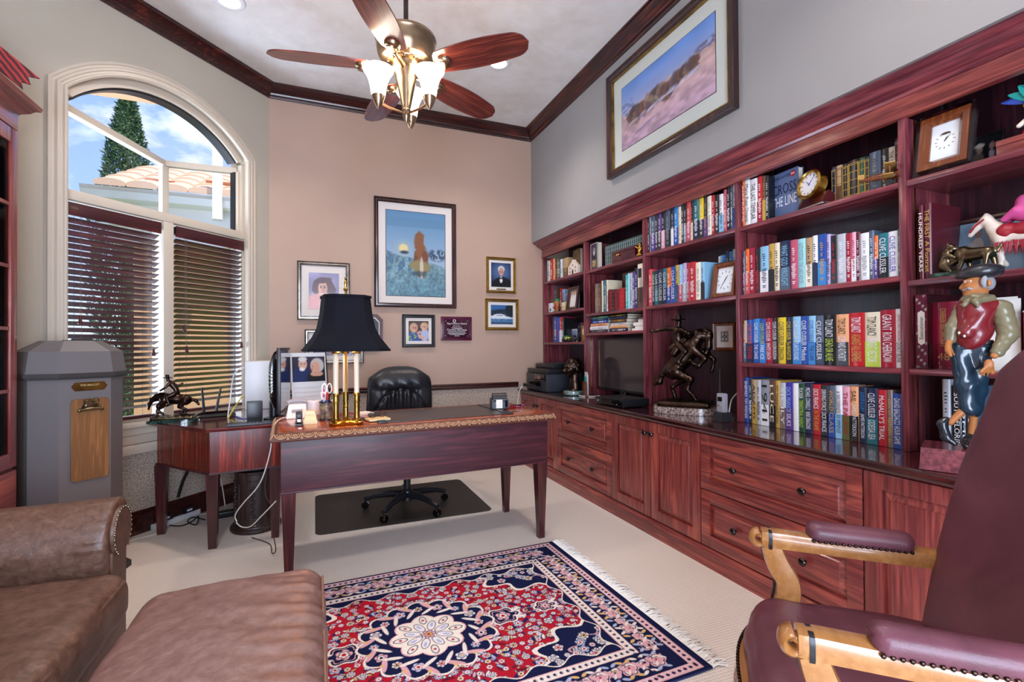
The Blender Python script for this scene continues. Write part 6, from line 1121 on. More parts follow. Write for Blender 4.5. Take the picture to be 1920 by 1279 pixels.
# ================================================================ PERSIAN RUG
RL, RW = 1.84, 1.265; NAVY, CREAM, PINK, RED_, SKY, GLD, IND = '#161c40', '#e8ddd2', '#d8a4aa', '#b01a2c', '#a8b4d0', '#d8b070', '#20265c'
def rugfn(u, v):
    ny, nx = u.shape; x = (u-.5)*RL; y = (v-.5)*RW; ax_, ay_ = abs(x), abs(y); c = np.zeros(u.shape+(3,)); c[:] = hx(RED_); hxl, hyl = RL/2, RW/2
    ed = np.minimum(hxl-ax_, hyl-ay_); ex, ey = hxl-ax_, hyl-ay_; h2, w2 = hxl-.235, hyl-.225
    r = np.random.RandomState(21)
    def S(fn, x0, y0, R, col, a=1):
        # stamp on a local window only
        i0, i1 = np.searchsorted(x[0], x0-R), np.searchsorted(x[0], x0+R); j0, j1 = np.searchsorted(y[:, 0], y0-R), np.searchsorted(y[:, 0], y0+R)
        if i1 <= i0 or j1 <= j0: return
        X, Y = x[j0:j1, i0:i1]-x0, y[j0:j1, i0:i1]-y0; m = np.clip(fn(X, Y), 0, 1)[..., None]*a; c[j0:j1, i0:i1] = c[j0:j1, i0:i1]*(1-m)+hx(col)*m
    def petal(R, n, ph, dp=.3): return lambda X, Y: ((R*(1-dp+dp*np.abs(np.cos((np.arctan2(Y, X)+ph)*n/2)))-np.hypot(X, Y))/.0022+.5)
    def disc(R): return lambda X, Y: (R-np.hypot(X, Y))/.002+.5
    def leaf(a, b, t): return lambda X, Y: (1-np.hypot((X*cos(t)+Y*sin(t))/a, (-X*sin(t)+Y*cos(t))/b))*b/.002+.5
    def rosette(x0, y0, R, pal, ph=0):
        n = [6, 8, 5, 7][int(R*1000) % 4]; S(petal(R*1.12, n, ph), x0, y0, R*1.3, NAVY); S(petal(R, n, ph), x0, y0, R*1.3, pal[0]); S(petal(R*.70, n, ph+.4), x0, y0, R, NAVY if R > .016 else pal[1]); S(petal(R*.58, n, ph+.4), x0, y0, R, pal[1]); S(disc(R*.26), x0, y0, R, pal[2])
    PALS = [(CREAM, PINK, RED_), (CREAM, SKY, GLD), (SKY, CREAM, RED_), (PINK, CREAM, NAVY), (CREAM, GLD, IND), ('#c8c0d8', CREAM, RED_)]
    # field flowers: mirrored over both axes, with vines and leaves between
    pts = []
    for tr in range(2600):
        px, py = r.uniform(0, h2+.02), r.uniform(0, w2+.02); R = r.choice([.014, .019, .025, .031], p=[.56, .28, .11, .05])
        if all((px-a)**2+(py-b)**2 > (R*1.12+c_*1.12)**2 for a, b, c_ in pts) and px > R*.5 and py > R*.5: pts.append((px, py, R))
    for k in range(420):
        px, py = r.uniform(0, h2), r.uniform(0, w2); t = r.uniform(0, pi); L = r.uniform(.008, .018); col = [CREAM, PINK, GLD, SKY, '#7c1424', IND][r.randint(6)]
        for sx in (-1, 1):
            for sy in (-1, 1): S(leaf(L*1.2, L*.5, t*sx*sy), px*sx, py*sy, .03, NAVY, .8); S(leaf(L, L*.36, t*sx*sy), px*sx, py*sy, .03, col)
    for px, py, R in pts:
        pl = PALS[r.randint(6)]; ph = r.uniform(0, 3)
        for sx in (-1, 1):
            for sy in (-1, 1): rosette(px*sx, py*sy, R*.9, pl, ph*sx*sy)
    # corner spandrels and scalloped field edge
    def M_(m, col, a=1): c[:] = c*(1-(np.clip(m, 0, 1)*a)[..., None])+hx(col)*(np.clip(m, 0, 1)*a)[..., None]
    cx, cy = h2-ax_, w2-ay_
    def sp(R): 
        d = np.hypot(cx/1.45, cy); th = np.arctan2(cy, cx/1.45); return d-R*(1+.10*np.cos(th*12))
    m = sp(.245) < 0; M_(m, CREAM); M_(sp(.230) < 0, NAVY); M_((sp(.150) < 0), PINK, .9); M_(sp(.142) < 0, NAVY)
    for k in range(46):
        t = r.uniform(0, pi/2); q = r.uniform(.02, .205); px, py = h2-q*1.45*cos(t), w2-q*sin(t); pl = PALS[r.randint(6)]; R = r.choice([.013, .018, .022])
        for sx in (-1, 1):
            for sy in (-1, 1): rosette(px*sx, py*sy, R, pl, 0)
    M_(sp(.055) < 0, '#e4d8b8')
    sc = (w2-ay_)-.022*(1+np.cos(ax_*2*pi/.16))/1.2; M_((sc < .012) & (ax_ < h2), CREAM); M_((sc < .006) & (ax_ < h2), NAVY); sc2 = (h2-ax_)-.022*(1+np.cos(ay_*2*pi/.16))/1.2; M_((sc2 < .012) & (ay_ < w2), CREAM); M_((sc2 < .006) & (ay_ < w2), NAVY)
    # pendants and medallion
    for s in (-1, 1):
        for q, R in ((.335, .062), (.545, .045)):
            d = np.hypot((x-s*q)/1.25, y)-R*(1+.1*np.cos(np.arctan2(y, (x-s*q)/1.25)*6)); M_(d < 0, CREAM); M_(d < -.008, NAVY); M_((d < -.016) & (d > -.02), PINK); rosette(s*q, 0, R*.55, (PINK, CREAM, RED_))
            for yy in (-1, 1): S(leaf(.03, .008, s*yy*.5), s*(q+R*1.1), yy*.028, .04, CREAM)
    th = np.arctan2(y, x/1.08); rd = np.hypot(x/1.08, y)
    def med(R, n, a): return rd-R*(1+a*np.abs(np.cos(th*n/2))-a)
    M_(med(.272, 16, .12) < 0, CREAM); M_(med(.262, 16, .12) < 0, NAVY)
    for k in range(16):
        a = 2*pi*k/16; rosette(.205*1.08*cos(a), .205*sin(a), .026 if k % 2 else .020, PALS[k % 6], a)
        S(leaf(.046, .011, a+1.0), .222*1.08*cos(a+.2), .222*sin(a+.2), .06, PINK); S(leaf(.040, .009, a-1.0), .182*1.08*cos(a-.2), .182*sin(a-.2), .06, CREAM); S(disc(.008), .232*1.08*cos(a+.19), .232*sin(a+.19), .02, GLD)
    M_(med(.150, 8, .18) < 0, PINK); M_(med(.144, 8, .18) < 0, '#efe4d4')
    for k in range(8):
        a = 2*pi*k/8; S(leaf(.030, .016, a), .108*1.08*cos(a), .108*sin(a), .05, NAVY); S(leaf(.026, .013, a), .108*1.08*cos(a), .108*sin(a), .05, CREAM); S(disc(.006), .108*1.08*cos(a), .108*sin(a), .02, RED_); a += pi/8; S(leaf(.036, .018, a), .062*1.08*cos(a), .062*sin(a), .06, NAVY); S(leaf(.033, .0155, a), .062*1.08*cos(a), .062*sin(a), .06, '#e8e0e0'); S(leaf(.016, .006, a), .068*1.08*cos(a), .068*sin(a), .06, SKY)
    rosette(0, 0, .028, (PINK, GLD, RED_))
    # borders
    bx, by = np.maximum(ex-.0, 0), ey
    e_ = np.minimum(ex-.022, ey-.004)          # ends carry a wider navy edge
    M_(e_ < .215, PINK); M_(e_ < .212, CREAM); M_(e_ < .178, PINK); M_(e_ < .174, NAVY); M_(e_ < .048, PINK); M_(e_ < .044, '#e0c0c4'); M_(e_ < .012, PINK); M_(e_ < .008, NAVY)
    X1, Y1 = hxl-.022-.111, hyl-.004-.111
    def border(n, L, fx):
        for i in range(n):
            q = -L+2*L*(i+.5)/n; px, py = fx(q); k = i % 2
            if k == 0: rosette(px, py, .042, (PINK, NAVY, CREAM)); rosette(px, py, .030, (CREAM, PINK, RED_))
            else: rosette(px, py, .026, PALS[(i//2) % 6])
            for s in (-1, 1):
                dx, dy = fx(q+s*L/n); S(leaf(.034, .010, .9*s), (px+dx)/2, (py+dy)/2, .05, PINK); S(leaf(.022, .006, -.7*s), (px+dx)/2+.012, (py+dy)/2+.012*s, .04, CREAM)
                for w_ in (-1, 1): ox, oy = fx(q+s*L/n*.6); o_ = .042*w_; S(leaf(.016, .007, .5*s*w_), ox+(o_ if abs(ox) > X1-.01 else 0), oy+(o_ if abs(oy) > Y1-.01 and abs(ox) < X1 else 0), .03, [SKY, GLD, CREAM][i % 3]); 
    for s in (-1, 1): border(25, X1, lambda q: (q, s*Y1)); border(15, Y1-.06, lambda q: (s*X1, q))
    def guard(e0, col1, col2):
        for i in range(66):
            q = -hxl+.05+(RL-.1)*i/65
            for s in (-1, 1): S(disc(.007), q, s*(hyl-.004-e0), .02, col1); S(disc(.0035), q+.006, s*(hyl-.004-e0), .02, col2)
        for i in range(44):
            q = -hyl+.04+(RW-.08)*i/43
            for s in (-1, 1): S(disc(.007), s*(hxl-.022-e0), q, .02, col1); S(disc(.0035), s*(hxl-.022-e0), q+.006, .02, col2)
    guard(.028, NAVY, RED_); guard(.195, IND, GLD)
    return c*(.94+.12*NR.rand(ny, nx)[..., None])
M['navy_wool'] = plain('navy_wool', '#1c2a5c', .95)
rug = thing('persian_rug', 'red Persian rug with navy borders and central medallion on the carpet', 'rug', (.437, 2.01, 0), radians(1.2))
obj('pile_edge', MB().box((-RL/2, -RW/2, .0006), (RL/2, RW/2, .0085)), 'navy_wool', rug)
grid_print('pile', RL, RW, .0026, rugfn, rug, Matrix.Translation((0, 0, .0092)), 'rugcol')
r = random.Random(8); 
for s in (1, -1):
    m = MB()
    for i in range(520):
        y = -RW/2+RW*(i+r.random())/520; L = r.uniform(.05, .085); dy = r.gauss(0, .014); z = r.uniform(.004, .012); m.tube([(s*RL/2, y, .006), (s*(RL/2+L*.5), y+dy*.4, z+.003), (s*(RL/2+L), y+dy, z*.5+.001)], [.0026, .0026, .0018], 4)
    o = obj('fringe', m, 'fringe', rug, 0); o['kind'] = 'stuff'
# ================================================================ THINGS ON THE SHELVES
def onsh(px, py, X, z): p = atx(px, py, X); return (X, p.y, z+.0006)
def framebox(label, cat, px0, px1, X, z, H, fw, dep, mat, fn, tilt=.14, yaw=0, mw=.0, step=.005, name='framed_photo', extra=None):
    ya, yb = atx(px0, 600, X).y, atx(px1, 600, X).y; Wd = ya-yb; t = thing(name, label, cat, (X, (ya+yb)/2, z+.0006)); t.rotation_euler = (0, tilt, yaw); c = H/2
    pr = [(0, 0), (0, dep), (-fw*.6, dep*1.1), (-fw, dep*.5), (-fw, 0)]
    obj('frame', MB().sweep([((0, -sx*Wd/2, c+sz*H/2), (0, -sx, sz), (-1, 0, 0)) for sx, sz in ((-1, -1), (1, -1), (1, 1), (-1, 1))], pr, closed=True), mat, t, 25); a, b_ = Wd-2*fw, H-2*fw
    obj('backing', MB().box((-.002, -a/2-.002, c-b_/2-.002), (0, a/2+.002, c+b_/2+.002)), 'mat' if mw else 'black', t)
    if fn: grid_print('print', a-2*mw, b_-2*mw, step, fn, t, mat_axes((-.0032, 0, c), (0, -1, 0), (0, 0, 1), (-1, 0, 0)))
    obj('easel', MB().box((.002, -.015, .01), (.006, .015, H*.8)), 'black', t); return t, Wd, H
def dial(t, c, R, hands, numerals, face='#eef2f4', ring=None, d=-.005):
    T = mat_axes((d, 0, c), (0, -1, 0), (0, 0, 1), (-1, 0, 0)); m = MB()
    for i in range(12):
        a = pi/2-2*pi*i/12; q = MB().box((R*.74, -R*.022, 0), (R*.95, R*.022, .0008)); q.xf(T @ Matrix.Rotation(a, 4, 'Z')); obj('hour_mark', q, 'black', t)
    for nm, a, L, w_ in (('hour_hand', hands[0], .55, .04), ('minute_hand', hands[1], .8, .028)): obj(nm, MB().prism([(-R*.1, -R*w_), (R*L*.5, -R*w_), (R*L, 0), (R*L*.5, R*w_), (-R*.1, R*w_)], .001, .0018).xf(T @ Matrix.Rotation(pi/2-a, 4, 'Z')), 'black', t)
# ---- bay 1 (corner)
t = thing('mission_model', 'little cream ceramic mission building on the top shelf of the corner bay', 'figurine', onsh(1079, 505, 2.27, 1.877), 0)
hw = .09; pts = [(-hw, 0), (hw, 0), (hw, .075), (hw*.8, .08), (hw*.5, .105), (hw*.28, .112), (hw*.1, .135), (-hw*.1, .135), (-hw*.28, .112), (-hw*.5, .105), (-hw*.8, .08), (-hw, .075)]
obj('facade', MB().prism(pts, 0, .03).xf(mat_axes((0, 0, 0), (0, -1, 0), (0, 0, 1), (-1, 0, 0))), 'ceramic', t)
obj('doorway', MB().box((-.032, -.012, .0), (-.0295, .012, .04)), 'black', t)
for y, z in ((-.05, .05), (.05, .05), (0, .075), (-.05, .015), (.05, .015)): obj('window_niche', MB().box((-.0315, y-.008, z), (-.0297, y+.008, z+.016)), 'brown', t)
def pfam(u, v): c = base(u, v, '#4a3a34', '#6a5a50'); c = put(c, rc(u, v, .1, .9, .05, .95), '#5c4c48'); [c := put(put(c, el(u, v, x, .34, .12, .42, .2), '#e4d8d4'), el(u, v, x, .8, .07, .09), '#d8a890') for x in (.3, .5, .7)]; return c
framebox('brown-framed photo of three people in white on the corner bay shelf', 'photo', 1063, 1083.5, 2.265, 1.55, .215, .022, .014, 'frame_wood', pfam)
t = thing('binder', 'tall dark slate binder at the right of the second shelf, corner bay', 'binder', (2.29, 3.80, 1.5506)); obj('cover', MB().box((0, -.028, 0), (.24, .028, .30), .004), 'graphite', t); obj('label_holder', MB().box((-.0015, -.018, .17), (-.0001, .018, .24)), 'black', t)
t = thing('white_box', 'small white box on the second shelf of the corner bay', 'box', onsh(1032, 578, 2.275, 1.55)); obj('carton', MB().box((0, -.045, 0), (.06, .045, .10), .002), 'white', t); obj('green_emblem', MB().lathe([(.016, 0), (.016, .001)], n=18).xf(mat_axes((0, .0, .03), (0, -1, 0), (0, 0, 1), (-1, 0, 0))), 'green', t)
t = thing('bobblehead', 'small green-capped bobblehead figure on the second shelf, corner bay', 'figurine', onsh(1044, 580, 2.285, 1.55)); sk = 'skin_paint'
obj('body', sdf([elp((0, 0, .10), (.03, .03, .032)), cap((0, 0, .09), (0, 0, .045), .02, .026), cap((0, .015, .05), (-.005, .02, .012), .012, .012), cap((0, -.015, .05), (-.005, -.02, .012), .012, .012), cap((0, .028, .065), (-.02, .035, .045), .01, .009), cap((0, -.028, .065), (-.02, -.035, .045), .01, .009), elp((-.03, 0, .098), (.01, .008, .007))], .004, .012), sk, t, 80); obj('cap', MB().ell((.002, 0, .118), (.034, .034, .022)).box((-.055, -.022, .112), (-.02, .022, .117), .002), 'green', t); obj('jersey', sdf([cap((0, 0, .075), (0, 0, .045), .024, .028)], .005, .0), 'red', t, 80); obj('base', MB().lathe([(.04, 0), (.04, .006), (.001, .006)], n=24), 'green', t)
t = thing('cream_box', 'small cream box between figurine and photo frame, corner bay', 'box', onsh(1056, 576, 2.275, 1.55)); obj('box', MB().box((0, -.035, 0), (.05, .035, .085), .002), 'cream', t); obj('printed_mark', MB().box((-.001, -.008, .03), (-.0001, .006, .045)), 'brown', t)
def truck(label, px, mat, mat2, yw): 
    t = thing('toy_truck', label, 'toy truck', onsh(px, 640, 2.285, 1.242), yw); obj('chassis', MB().box((-.025, -.07, .014), (.025, .07, .022)), 'black', t); obj('cab', MB().box((-.024, .01, .022), (.024, .05, .062), .006), mat, t); obj('hood', MB().box((-.02, .048, .022), (.02, .075, .042), .005), mat, t); obj('bed', MB().box((-.026, -.07, .022), (.026, .008, .046), .004), mat2, t)
    for sx in (-1, 1):
        for y in (-.045, .045): obj('wheel', MB().lathe([(.004, -.005), (.016, -.005), (.018, 0), (.016, .005), (.004, .005)], n=16).xf(Matrix.Translation((sx*.027, y, .018)) @ Matrix.Rotation(pi/2, 4, 'Y')), 'rubber', t)
truck('green and yellow toy truck on the third shelf of the corner bay', 1064.5, 'green', 'yellow', radians(2)); truck('black toy truck beside the gold clock, corner bay', 1077, 'black', 'graphite', radians(-8))
for k, (px, c1, lb, X) in enumerate(((1064, '#8cb0d8', 'pale blue photo card leaning behind the green toy truck', 2.345), (1077, '#a8a0d0', 'lilac photo card leaning behind the black toy truck', 2.35))):
    p = atx(px, 640, X); t = thing('photo_card', lb, 'card', (X, p.y, 1.3), 0, 'photo cards in the corner bay'); t.location.z = 1.2428; o = obj('card', MB().box((0, -.055, 0), (.003, .055, .125)), 'paper', t); grid_print('print', .1, .075, .01, lambda u, v, c1=c1: base(u, v, '#54748c', c1), t, mat_axes((-.001, 0, .08), (0, -1, 0), (0, 0, 1), (-1, 0, 0)))
t = thing('mantel_clock', 'small gold upright clock at the right end of the corner bay third shelf', 'clock', (2.262, 3.812, 1.2426)); obj('case', MB().box((0, -.038, .014), (.04, .038, .145), .003), 'gold', t); obj('base', MB().box((-.006, -.042, 0), (.046, .042, .0135), .003), 'gold', t); obj('dial', MB().lathe([(.03, 0), (.03, .001), (.001, .001)], n=28).xf(mat_axes((-.0005, 0, .09), (0, -1, 0), (0, 0, 1), (-1, 0, 0))), 'cream', t); dial(t, .09, .028, (2.1, 4.2), 0, d=-.0018)
# printer, bust, letter rack
p = atz(1003, 745, CZ); pr_ = thing('printer', 'black multifunction printer on the corner end of the worktop', 'printer', (2.20, 4.30, CZ+.0006))
obj('body', MB().box((-.19, -.235, 0), (.2, .235, .17), .012), 'graphite', pr_); obj('scanner', MB().box((-.18, -.225, .172), (.2, .225, .215), .01), 'black', pr_); obj('feeder', MB().box((-.10, -.18, .215), (.19, .21, .262), .014), 'black', pr_); obj('paper_chute', MB().prism([(-.06, -.17), (.17, -.17), (.17, .06), (-.06, .06)], .258, .272), 'graphite', pr_); obj('output_slot', MB().box((-.192, -.10, .035), (-.188, .16, .10)), 'black_gloss', pr_)
obj('paper_tray', MB().box((-.25, -.12, .03), (-.19, .17, .042), .003).box((-.256, -.12, .03), (-.25, .17, .065), .002), 'black', pr_); sp_ = obj('control_panel', MB().box((-.205, -.21, .105), (-.19, .02, .165), .005), 'black_gloss', pr_); obj('touch_screen', MB().box((-.2062, -.12, .118), (-.2051, -.05, .155)), 'slate_screen', pr_) if 'slate_screen' in M else obj('touch_screen', MB().box((-.2062, -.12, .118), (-.2051, -.05, .155)), 'brown', sp_)
cable('cable', 'cream printer cable looping down behind the cabinet corner', 'cable', [(1.93, 4.46, .80), (1.90, 4.47, .74), (1.885, 4.49, .55), (1.89, 4.50, .2), (1.885, 4.49, .006), (1.86, 4.44, .006)], .005, 'tallow')
bu = thing('bronze_bust', 'dark bronze head with open mouth on a green marble base beside the printer', 'sculpture', (2.13, 3.785, CZ+.0046), radians(-100))
# local frame: +x to the figure's left, -y forward
def bh(): return [elp((0, .012, .262), (.058, .075, .066)), elp((0, -.02, .225), (.048, .052, .062)), elp((0, -.035, .185), (.032, .036, .03)), cap((0, -.066, .235), (0, -.086, .213), .008, .012), elp((.024, -.055, .248), (.02, .014, .007)), elp((-.024, -.055, .248), (.02, .014, .007)), elp((.03, -.05, .215), (.016, .016, .014)), elp((-.03, -.05, .215), (.016, .016, .014)), elp((0, -.068, .196), (.018, .01, .005)), elp((0, -.064, .172), (.016, .011, .007)), cap((0, .015, .18), (0, .02, .07), .038, .046), cap((0, .02, .09), (0, .02, .045), .047, .052), elp((.06, .02, .225), (.008, .015, .022)), elp((-.06, .02, .225), (.008, .015, .022)), elp((.02, .0, .10), (.014, .02, .05)), elp((-.02, .0, .10), (.014, .02, .05))]
obj('head', sdf(bh(), .0055, .014, deform=lambda X, Y, Z: .0022*np.sin(X*160)*np.sin(Y*150+Z*90)*((Z > .245)|(Y > .03))+np.where((np.abs(X) < .016) & (np.abs(Z-.184) < .006) & (Y < -.04), .012, 0)+.009*np.exp(-(((np.abs(X)-.024)/.012)**2+((Z-.233)/.008)**2))*(Y < -.03)), 'bronze', bu, 80)
obj('base', MB().lathe([(.085, 0), (.088, .008), (.086, .03), (.075, .036), (.001, .037)], n=36), 'marble_grey', bu); obj('nameplate', MB().box((-.025, -.0885, .01), (.025, -.086, .025)), 'brass', bu); obj('collar', MB().lathe([(.052, .036), (.05, .05), (.046, .052)], n=24), 'bronze', bu)
t = thing('letter_rack', 'tan letter holder with papers between bronze bust and television', 'letter rack', (2.2, 3.715, CZ+.0006)); t.location = (2.17, 3.625, CZ+.0006); t.rotation_euler = (0, 0, radians(75)); obj('holder', MB().box((-.05, -.02, 0), (.05, .02, .012), .003).box((-.05, .01, .0121), (.05, .02, .13)), 'amber_wood', t)
for k, (h_, m_, y) in enumerate(((.21, 'white', 0), (.19, 'paper', -.008), (.17, 'teal', .006))): obj('letter', MB().box((-.045+.01*k, y-.0015, .0125), (.04, y+.0015, h_)), m_, t)
# ---- bay 2: box, figurine, television, recorder
t = thing('keepsake_box', 'maroon keepsake box with two brass knobs above the television', 'box', (2.255, 3.235, 1.8706)); a, b_ = atx(1147, 470, 2.255).y, atx(1190, 470, 2.255).y; t.location.y = (a+b_)/2; w2_ = (a-b_)/2; 
obj('body', MB().box((0, -w2_, 0), (.055, w2_, .075), .003), 'maroon', t); obj('lid', MB().box((-.003, -w2_-.003, .0755), (.058, w2_+.003, .098), .004), 'maroon', t); [obj('knob', MB().ell((-.008, y, .06), (.008, .008, .008), 12, 8), 'brass', t) for y in (w2_*.45, w2_*.3)]
t = thing('gold_figurine', 'small gold figurine at the right of the shelf above the television', 'figurine', (2.262, 2.985, 1.8722)); obj('figure', sdf([elp((0, 0, .012), (.028, .03, .012)), cap((0, 0, .02), (0, -.004, .06), .016, .02), elp((0, -.004, .088), (.014, .014, .017)), cap((0, .012, .06), (-.01, .04, .08), .007, .005), cap((0, -.02, .06), (-.02, -.01, .035), .007, .006)], .004, .01), 'gold', t, 80); obj('plinth', MB().box((-.03, -.03, 0), (.03, .03, .006), .002), 'brass', t)
tv = thing('television', 'flat black television standing in the bookcase bay', 'television', (2.335, 3.325, CZ+.0006)); obj('cabinet', MB().box((0, -.385, .055), (.035, .385, .50), .006), 'black', tv); M['tvscreen'] = plain('tv_screen', '#3a3234', .12, 0, .4); obj('screen', MB().box((-.0015, -.365, .075), (-.0001, .365, .482)), 'tvscreen', tv); obj('foot', MB().box((-.10, -.16, 0), (.09, .16, .012), .005).box((.0, -.04, .0121), (.03, .04, .06)), 'black_gloss', tv); obj('brand_badge', MB().box((-.0013, -.014, .062), (.0, .014, .068)), 'silver', tv)
p = atz(1182, 757, CZ); dv = thing('cable_box', 'black cable box on the worktop in front of the television', 'cable box', (2.07, 2.99, CZ+.0006), radians(4)); obj('case', MB().box((-.10, -.16, .006), (.14, .16, .058), .005), 'black', dv); fp_ = obj('front_panel', MB().box((-.103, -.155, .01), (-.0995, .155, .054), .001), 'black_gloss', dv); obj('light', MB().ell((-.104, -.1, .02), (.002, .004, .003), 8, 6), 'yellow', fp_); obj('button', MB().lathe([(.006, 0), (.006, .004), (.001, .004)], n=12).xf(mat_axes((-.103, .12, .03), (0, -1, 0), (0, 0, 1), (-1, 0, 0))), 'grey', fp_); [obj('foot', MB().lathe([(.01, 0), (.01, .006)], (x, y, 0), 10), 'rubber', dv) for x in (-.07, .11) for y in (-.13, .13)]
cable('cable', 'white cable end curling up behind the cable box', 'cable', [(2.25, 2.935, CZ+.003), (2.262, 2.93, CZ+.05), (2.262, 2.925, CZ+.095)], .006, 'cord_white'); cable('cable', 'white cable lying on the worktop left of the television foot', 'cable', [(2.12, 3.66, CZ+.005), (2.14, 3.6, CZ+.005), (2.2, 3.56, CZ+.005), (2.28, 3.58, CZ+.005)], .004, 'cord_white')
# ---- bay 3: framed clock, small print, radio
t, Wd, H = framebox('brown wooden framed clock on the shelf above the bronze rider', 'clock', 1337, 1379.5, 2.262, 1.4912, .205, .026, .02, 'amber_wood', lambda u, v: base(u, v, '#e4ecf0', '#f2f6f8'), .16, name='shelf_clock'); dial(t, H/2, .062, (.6, 3.7), 0)
def pweave(u, v):
    c = base(u, v, '#8c7c74', '#a08c80'); a, b_ = abs(u-.5), abs(v-.5); c = put(c, ((a < .3) & (b_ < .38)).astype(float), '#7a6a66'); c = put(c, (a+b_*.8 < .28).astype(float), '#26303c'); c = put(c, ((a > .12) & (a < .26) & (b_ > .1) & (b_ < .26)).astype(float), '#d8dce0'); c = put(c, (abs(a-.19)+abs(b_-.05) < .06).astype(float), '#a03c2c'); return put(c, (np.hypot(a, b_) < .07).astype(float), '#d0e0e8')
def onback(px0, py0, px1, py1): q0, q1 = atx(px0, py0, BX-.009), atx(px1, py1, BX-.009); return (BX-.009, q0.y, q0.z), (BX-.009, q1.y, q1.z)
a, b_ = onback(1340, 606, 1381, 658); framed('gold-framed geometric weaving print on the bookcase back behind the radio', a, (a[0], max(b_[1], 2.11), b_[2]), 'x', .022, .016, 'amber_wood', .035, 'mat', pweave, .006)
p = atz(1372, 772, CZ); t = thing('two_way_radio', 'grey two-way radio with tall antenna standing in its charger beside the bronze', 'radio', (2.17, 2.122, CZ+.0006)); obj('charger', MB().prism([(-.04, -.035), (.05, -.035), (.05, .035), (-.04, .035)], 0, .05, [(-.03, -.028), (.045, -.028), (.045, .028), (-.03, .028)]), 'black', t); rb = obj('body', MB().box((-.016, -.026, .05), (.02, .026, .16), .008), 'slate_' if 0 else 'grey', t); obj('display', MB().box((-.0175, -.016, .115), (-.0158, .016, .14)), 'black_gloss', rb); obj('antenna', MB().tube([(.002, .016, .158), (.002, .016, .2), (.002, .016, .30)], [.007, .005, .003], 10), 'rubber', rb)
for k in range(3): obj('key', MB().ell((-.017, -.012+.012*k, .09), (.002, .004, .004), 8, 6), ['grey', 'orange', 'black'][k], rb)
t = thing('wall_charger', 'black charger plugged in behind the two-way radio', 'charger', (BX-.009, 2.115, .985)); obj('body', MB().box((-.045, -.035, -.055), (-.0002, .035, .055), .004), 'black', t); obj('socket_plate', MB().box((-.0065, -.038, -.06), (0, .038, .06), .002), 'graphite', t)
cable('cable', 'white cable arching from the charger down to the worktop by the bronze', 'cable', [(2.49, 2.13, .965), (2.44, 2.19, .95), (2.38, 2.24, .88), (2.36, 2.25, .80), (2.33, 2.22, CZ+.005), (2.27, 2.14, CZ+.006)], .0045, 'cord_white')
# ---- horses and riders in bronze (figures of our own)
def horse(J, s=1.0):
    P = []; g = lambda k: J[k]
    P += [cap(g('rump'), g('belly'), .062*s, .058*s), cap(g('belly'), g('chest'), .058*s, .062*s), cap(g('chest'), g('neck'), .052*s, .038*s), cap(g('neck'), g('poll'), .038*s, .027*s), cap(g('poll'), g('face'), .024*s, .019*s), cap(g('face'), g('muzzle'), .018*s, .013*s)]
    for k in ('ear1', 'ear2'):
        if k in J: P.append(cap(g('poll'), g(k), .010*s, .003*s))
    for L in J['legs']:
        r = [.036, .022, .0125, .011, .013] if L[0] == 'h' else [.03, .019, .012, .010, .0125]; pts = L[1]
        for i in range(len(pts)-1): P.append(cap(pts[i], pts[i+1], r[i]*s, r[i+1]*s))
    T = J['tail']
    for i in range(len(T)-1): P.append(cap(T[i], T[i+1], (.014+.004*i)*s, (.018-.005*i)*s))
    for q in J.get('mane', []): P.append(cap(q[0], q[1], .011*s, .006*s))
    return P
def rider(R, s=1.0):
    P = [cap(R['hip'], R['waist'], .034*s, .028*s), cap(R['waist'], R['chest'], .030*s, .036*s), cap(R['chest'], R['head'], .018*s, .014*s), elp(R['head'], (.021*s, .019*s, .026*s))]
    for a in R['arms']:
        for i, (r0, r1) in zip(range(len(a)-1), ((.017, .013), (.013, .010), (.010, .009))): P.append(cap(a[i], a[i+1], r0*s, r1*s))
        P.append(elp(a[-1], (.012*s, .011*s, .011*s)))
    for a in R['legs']:
        for i, (r0, r1) in zip(range(len(a)-1), ((.026, .019), (.018, .013), (.014, .011))): P.append(cap(a[i], a[i+1], r0*s, r1*s))
    return P
def hat(c, s): return MB().lathe([(.002, .036*s), (.014*s, .038*s), (.019*s, .03*s), (.02*s, .006*s), (.046*s, .002*s), (.05*s, .006*s), (.046*s, -.001*s), (.02*s, -.001*s)], c, 20)
br = thing('bronze_rider', 'bronze rearing horse and hatted rider on a pink granite oval base in the bookcase', 'sculpture', (2.235, 2.49, CZ+.0006), math.atan2(-.8, .6))
Z0_ = .085
def V(x, z, y=0): return (x, y, z+Z0_-.012)
J = dict(rump=V(-.075, .20), belly=V(-.02, .27), chest=V(.04, .35), neck=V(.085, .425), poll=V(.145, .425), face=V(.145, .355), muzzle=V(.115, .275), ear1=V(.165, .455, .012), ear2=V(.165, .455, -.012),
  legs=[('h', [V(-.07, .19, .035), V(-.015, .14, .04), V(-.095, .085, .04), V(-.08, .035, .04), V(-.07, .01, .04)]), ('h', [V(-.05, .19, -.035), V(.04, .145, -.04), V(.02, .08, -.045), V(.06, .035, -.045), V(.075, .01, -.045)]), ('f', [V(.06, .34, .03), V(.13, .31, .04), V(.17, .27, .04), V(.16, .215, .04), V(.155, .195, .04)]), ('f', [V(.06, .34, -.03), V(.125, .28, -.035), V(.09, .23, -.04), V(.06, .245, -.04), V(.05, .255, -.04)])],
  tail=[V(-.115, .215), V(-.15, .17), V(-.165, .12), V(-.20, .10)], mane=[(V(.10, .455), V(.06, .44)), (V(.125, .455), V(.09, .46)), (V(.15, .445), V(.12, .475))])
